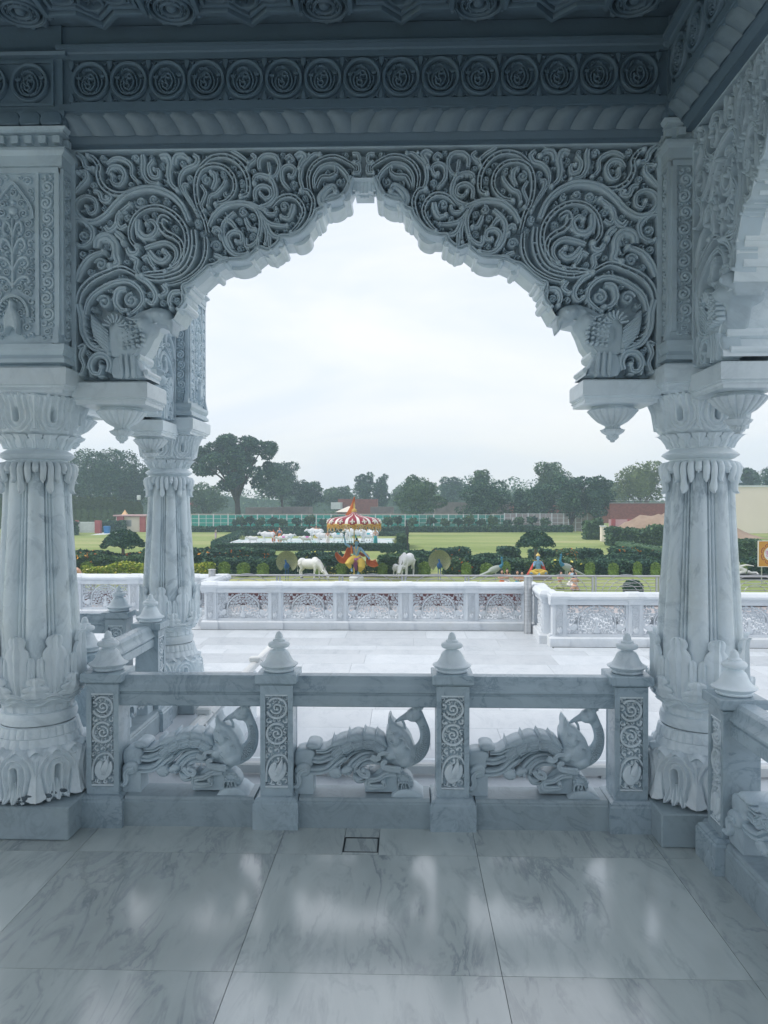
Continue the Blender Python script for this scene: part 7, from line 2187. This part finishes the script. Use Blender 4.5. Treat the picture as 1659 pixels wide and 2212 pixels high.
# small kneeling and standing figures
def J_stand(arm=0): return dict(head=(0, -.02, 1.60), neck=(0, 0, 1.44), pelvis=(0, 0, .92), shL=(-.19, 0, 1.38), elL=(-.30, -.03, 1.14) if arm < 1 else (-.42, 0, 1.46), haL=(-.30, -.16, .96) if arm < 1 else (-.66, 0, 1.62), shR=(.19, 0, 1.38), elR=(.30, -.03, 1.14) if arm < 2 else (.40, 0, 1.40), haR=(.28, -.18, 1.02) if arm < 2 else (.62, 0, 1.30), knL=(-.11, -.04, .50), anL=(-.12, .0, .09), knR=(.11, .04, .50), anR=(.14, .06, .09))
def J_kneel(): return dict(head=(0, -.10, .92), neck=(0, -.03, .78), pelvis=(0, 0, .26), shL=(-.17, -.03, .72), elL=(-.24, -.14, .52), haL=(-.08, -.28, .56), shR=(.17, -.03, .72), elR=(.24, -.14, .52), haR=(.10, -.28, .58), knL=(-.14, -.34, .08), anL=(-.14, .10, .08), knR=(.14, -.34, .08), anR=(.14, .12, .08))
def fig(u, vb, k, J, lb, skin, bottom, top=None, z=GZ, rz=0, hair=BLK, name='statue', cat='statue', group='small painted statues'):
    p = gnd(u, vb, z); return figure(name, lb, cat, (p.x, p.y, z), k, J, skin, bottom=bottom, top=top, hair=hair, voxel=.035, rz=rz, group=group)
fig(1095, 1266, .95, J_kneel(), 'kneeling peach statue holding a staff, left of the thick steel post', PEA, WHT)
fig(1084, 1266, .9, J_kneel(), 'dark haired kneeling statue at the left of the group by the steel post', PEA, ORG)
fig(1117, 1268, .9, J_kneel(), 'kneeling statue with teal hair covering beside the steel post', PEA, TEALC)
fig(1127, 1268, .85, J_kneel(), 'kneeling statue closest to the steel post', PEA, YEL)
fig(1209, 1272, .95, J_kneel(), 'kneeling peach statue with pale yellow skirt right of the flute player', PEA, L_pale, rz=.5)
fig(1238, 1266, 1.05, J_kneel(), 'kneeling woman statue in a pale blue shawl looking up', PEA, WHT, top=paint('pale_blue_cloth', (.35, .5, .62)), rz=-.6)
fig(1242, 1276, .9, J_kneel(), 'peach kneeling statue seen from the back in front of the woman in blue shawl', PEA, PEA, rz=PI)
fig(591, 1171, .85, J_stand(1), 'orange clad herdsman statue stretching out one arm among the left cows', ORG, ORG, z=BEDZ, name='herdsman_statue')
fig(604, 1172, 1.0, J_stand(0), 'statue in a blue robe and orange skirt among the left cows', PEA, ORG, top=paint('blue_robe', (.08, .22, .42)), z=BEDZ, name='herdsman_statue')
fig(683, 1164, .95, J_stand(2), 'peach herdsman statue with both arms stretched behind the broad bull', PEA, YEL, z=BEDZ, name='herdsman_statue')
fig(708, 1175, .85, J_stand(0), 'peach and white woman statue left of the teal cloth cow', PEA, WHT, z=BEDZ, name='herdsman_statue')
fig(749, 1168, .95, J_stand(1), 'peach statue beside the raised arm of the dancing statue', PEA, WHT, z=BEDZ, name='herdsman_statue')
fig(811, 1176, .95, J_stand(0), 'statue with peach torso and teal skirt at the right end of the herd', PEA, TEALC, z=BEDZ, name='herdsman_statue')
fig(96, 1153, .8, J_kneel(), 'small orange figure by the hedge at the left edge of the lawn', ORG, ORG)
pw_ = fig(466, 1165.5, .9, J_stand(0), 'person walking on the lawn in a white and pale purple shawl', paint('skin', (.28, .16, .11)), paint('lilac_cloth', (.52, .40, .52)), top=WHT, name='person', cat='person', group=None, rz=PI / 2)
# white stretching statue on the right
p = gnd(1596, 1252); J = dict(head=(-.05, 0, .55), neck=(0, 0, .45), pelvis=(.35, 0, .12), shL=(-.12, 0, .42), elL=(-.42, 0, .55), haL=(-.75, 0, .70), shR=(.1, 0, .40), elR=(.35, -.1, .46), haR=(.62, -.1, .42), knL=(.0, -.05, .05), anL=(-.45, 0, .06), knR=(.62, 0, .05), anR=(.9, 0, .08))
figure('stretching_statue', 'white statue stretching out its arms right of the right column', 'statue', (p.x, p.y, GZ + .35), 1.25, J, W_cow, hair=None, voxel=.03)
mb = MB(); mb.box(-1.8, 1.8, -.3, .3, 0, .35); o = mb.build('dark_bench', BLK, smooth=0); o.location = (p.x, p.y, GZ); tag(o, 'long low black base under the white stretching statue', 'base')
# walking peacock
def peacock_fan(label, u, vb, rpx, v_c):
    p = gnd(u, vb); s = px(p.y); Rr = rpx * s; root = thing('peacock_statue', label, 'peacock statue', (p.x, p.y, GZ), group='fanned peacock statues')
    m, t, b = mat_new('fan_feathers'); tcn = N(t, 'ShaderNodeTexCoord'); wv = N(t, 'ShaderNodeTexVoronoi', Scale=9.0); gr = N(t, 'ShaderNodeTexNoise', Scale=25.0, Detail=4.0)
    t.links.new(tcn.outputs['Object'], wv.inputs['Vector']); rc = ramp(t, [(.0, (.02, .12, .16)), (.12, (.08, .12, .06)), (.4, (.26, .27, .15)), (1, (.16, .19, .10))]); t.links.new(wv.outputs['Distance'], rc.inputs[0]); t.links.new(rc.outputs[0], b.inputs['Base Color']); b.inputs['Roughness'].default_value = .6
    zc = (vb - v_c) * s; mb = MB(); G_ = []
    nt_ = 97
    for k_ in np.linspace(0.02, 1, 14):
        row = []
        for i in range(nt_):
            a = -.80 * PI + 1.60 * PI * i / (nt_ - 1); sc_ = 1 + (.022 * abs(math.sin(i * PI / 2.0 * .5)) if k_ > .95 else 0)
            r_ = Rr * k_ * sc_ * (1.0 + .10 * math.cos(a)); row.append((r_ * math.sin(a), .12 - .28 * k_ * k_ + .012 * math.sin(a * 60) * k_, zc + r_ * math.cos(a)))
        G_.append(row)
    mb.grid(np.array(G_)); mb.grid(np.array(G_) + np.array([0, .03, 0]), flip=True); mb.build('tail_fan', m, root)
    mb = MB(); mb.ellipsoid((0, -.15, zc - .34 * Rr), (.17, .28, .20), 14, 9); mb.tube([(0, -.30, zc - .3 * Rr), (0, -.42, zc - .05 * Rr), (-.02, -.40, zc + .14 * Rr), (-.03, -.42, zc + .24 * Rr)], [.14, .07, .048, .055], 10); mb.ellipsoid((-.05, -.45, zc + .24 * Rr), (.06, .07, .055), 10, 7); mb.tube([(-.07, -.5, zc + .24 * Rr), (-.12, -.56, zc + .21 * Rr)], [.02, .004], 5)
    for s_ in (-1, 1): mb.tube([(s_ * .07, -.12, zc - .45 * Rr), (s_ * .08, -.14, 0)], [.035, .02], 6)
    fobj('body', mb, paint('peacock_blue', (.015, .09, .26)), root, .02, 2)
peacock_fan('peacock statue with fanned tail left of the grazing cow', 620.5, 1254, 23, 1215)
peacock_fan('peacock statue with fanned tail right of the second cow', 949, 1254, 23.5, 1214)
def peacock_walk(label, u, vb, k, rz):
    p = gnd(u, vb); root = thing('peacock_statue', label, 'peacock statue', (p.x, p.y, GZ), rz); root.scale = (k,) * 3
    mb = MB(); mb.ellipsoid((0, 0, .75), (.42, .17, .20), 14, 9, Matrix.Rotation(R(-22), 3, 'Y')); mb.tube([(-.2, 0, .66), (-.8, 0, .40), (-1.5, 0, .12)], [.16, .14, .05], 10, flat=.5)
    for s in (-1, 1): mb.tube([(.05, s * .07, .65), (.08, s * .08, .35), (.04, s * .08, 0)], [.06, .025, .02], 6)
    fobj('body', mb, paint('peacock_grey', (.34, .38, .36)), root, .025, 2)
    mb = MB(); mb.tube([(.30, 0, .86), (.46, 0, 1.05), (.44, 0, 1.25), (.40, 0, 1.38)], [.13, .07, .05, .05], 10); mb.ellipsoid((.42, 0, 1.42), (.075, .05, .055), 10, 7); mb.tube([(.47, 0, 1.42), (.56, 0, 1.40)], [.02, .004], 5); mb.tube([(.40, 0, 1.46), (.36, 0, 1.58)], [.012, .02], 5); fobj('neck', mb, paint('peacock_teal', (.03, .18, .30)), root, .02, 2)
peacock_walk('walking peacock statue with grey body and long trailing tail', 1068, 1258, 1.05, .0)
peacock_walk('peacock statue with raised blue head behind the woman in blue shawl', 1226, 1256, 1.15, PI + .4)
# sign board
a, b = at(1638, 1168.6, 46), at(1638, 1224, 46); S = a.z - b.z
sg = thing('sign_board', 'square orange sign board with a white disc and red lettering at the right edge', 'sign', (a.x + S / 2, 46, GZ))
zc = (a.z + b.z) / 2 - GZ
mb = MB(); mb.bevbox(-S / 2, S / 2, -.03, .03, zc - S / 2, zc + S / 2, .008); mb.build('board', paint('sign_orange', (.62, .30, .05)), sg)
mb = MB(); F = lambda s, t, n: (s, -.03 - n, zc + t)
for x in (-1, 1): mb.box(x * S / 2 - .02, x * S / 2 + .02, -.036, .036, zc - S / 2, zc + S / 2)
mb.box(-S / 2, S / 2, -.037, .037, zc + S / 2 - .02, zc + S / 2 + .02); mb.box(-S / 2, S / 2, -.037, .037, zc - S / 2 - .02, zc - S / 2 + .02); mb.build('frame', WHT, sg, smooth=0)
mb = MB(); rD = S * .28; mb.revolve([(.001, 0), (rD, 0)], n=40); mb.v = [(x, -.033, zc + y) for x, y, z in mb.v]; mb.build('disc', paint('sign_white', (.78, .78, .8)), sg)
mb = MB()
for k_ in range(8):
    th_ = k_ * PI / 4 + PI / 8; c_, s_ = math.cos(th_), math.sin(th_); tr = lambda x, y: (c_ * x - s_ * y, s_ * x + c_ * y)
    ribbon(mb, F, [tr(rD * 1.08, -.09 * S), tr(rD * 1.35, -.10 * S), tr(rD * 1.45, 0), tr(rD * 1.35, .10 * S), tr(rD * 1.08, .09 * S)], .022 * S, .006, sec=[(-.5, 0), (-.5, 1), (.5, 1), (.5, 0)])
    ribbon(mb, F, [tr(rD * 1.1, -.04 * S), tr(rD * 1.24, 0), tr(rD * 1.1, .04 * S)], .014 * S, .006, sec=[(-.5, 0), (-.5, 1), (.5, 1), (.5, 0)])
mb.build('petal_border', MAR, sg, smooth=0)
mb = MB(); u_ = S / 5.0; ox = -rD * .52; B1 = [(-.5, 0), (-.5, 1), (.5, 1), (.5, 0)]
F2 = lambda s, t, n: (ox + s * u_ * .55, -.034 - n, zc + .02 * S + t * u_ * .55)
ribbon(mb, F2, [(-.9, .8), (1.0, .8)], .16, .006, sec=B1); ribbon(mb, F2, [(0, .8), (0, -.55)], .17, .0062, sec=B1)
ribbon(mb, F2, [(0, .25), (-.4, .45), (-.72, .15), (-.4, -.2), (0, .05)], .16, .0064, sec=B1); ribbon(mb, F2, [(0, .2), (.35, .42), (.68, .2), (.6, -.2)], .16, .0066, sec=B1)
ribbon(mb, F2, [(.05, -.5), (-.35, -.65), (-.4, -1.0), (-.05, -1.15), (.3, -.95)], .15, .0068, sec=B1); mb.build('lettering', PINKC, sg, smooth=0)
for x in (-.35, .35):
    mb = MB(); mb.tube([(x * S, .05, 0), (x * S, .05, zc + S * .3)], .035, 8); mb.build('leg', M['steel'], sg)
# ================================================================= unseen walls added around the viewer to dim the interior
mb = MB(); mb.box(-6.2, 6.0, -4.9, -4.5, -.3, 4.2)
tag(mb.build('shade_wall_back', M['block'], smooth=0), 'unseen marble wall added behind the viewer to hold back light', 'wall')
mb = MB(); mb.box(1.5, 1.9, -4.5, .6, -.3, 3.86)  # added out of view to keep the right side darker
tag(mb.build('shade_wall_side', M['block'], smooth=0), 'unseen marble wall added right of the viewer to hold back light', 'wall')
# ================================================================= haze
mb = MB(); mb.box(-420, 420, -30, 420, GZ - 1, 30)
hz = mb.build('haze', None, smooth=0); hz.data.materials.clear()
hm = bpy.data.materials.new('haze'); hm.use_nodes = True; t = hm.node_tree
for n in list(t.nodes): t.nodes.remove(n)
o_ = t.nodes.new('ShaderNodeOutputMaterial'); pv = t.nodes.new('ShaderNodeVolumePrincipled')
pv.inputs['Color'].default_value = (.66, .82, 1.0, 1); pv.inputs['Density'].default_value = .0012; pv.inputs['Anisotropy'].default_value = .3
t.links.new(pv.outputs[0], o_.inputs['Volume']); hz.data.materials.append(hm)
tag(hz, 'thin pale haze over the garden', 'haze', kind='stuff')
sc.cycles.volume_bounces = 1
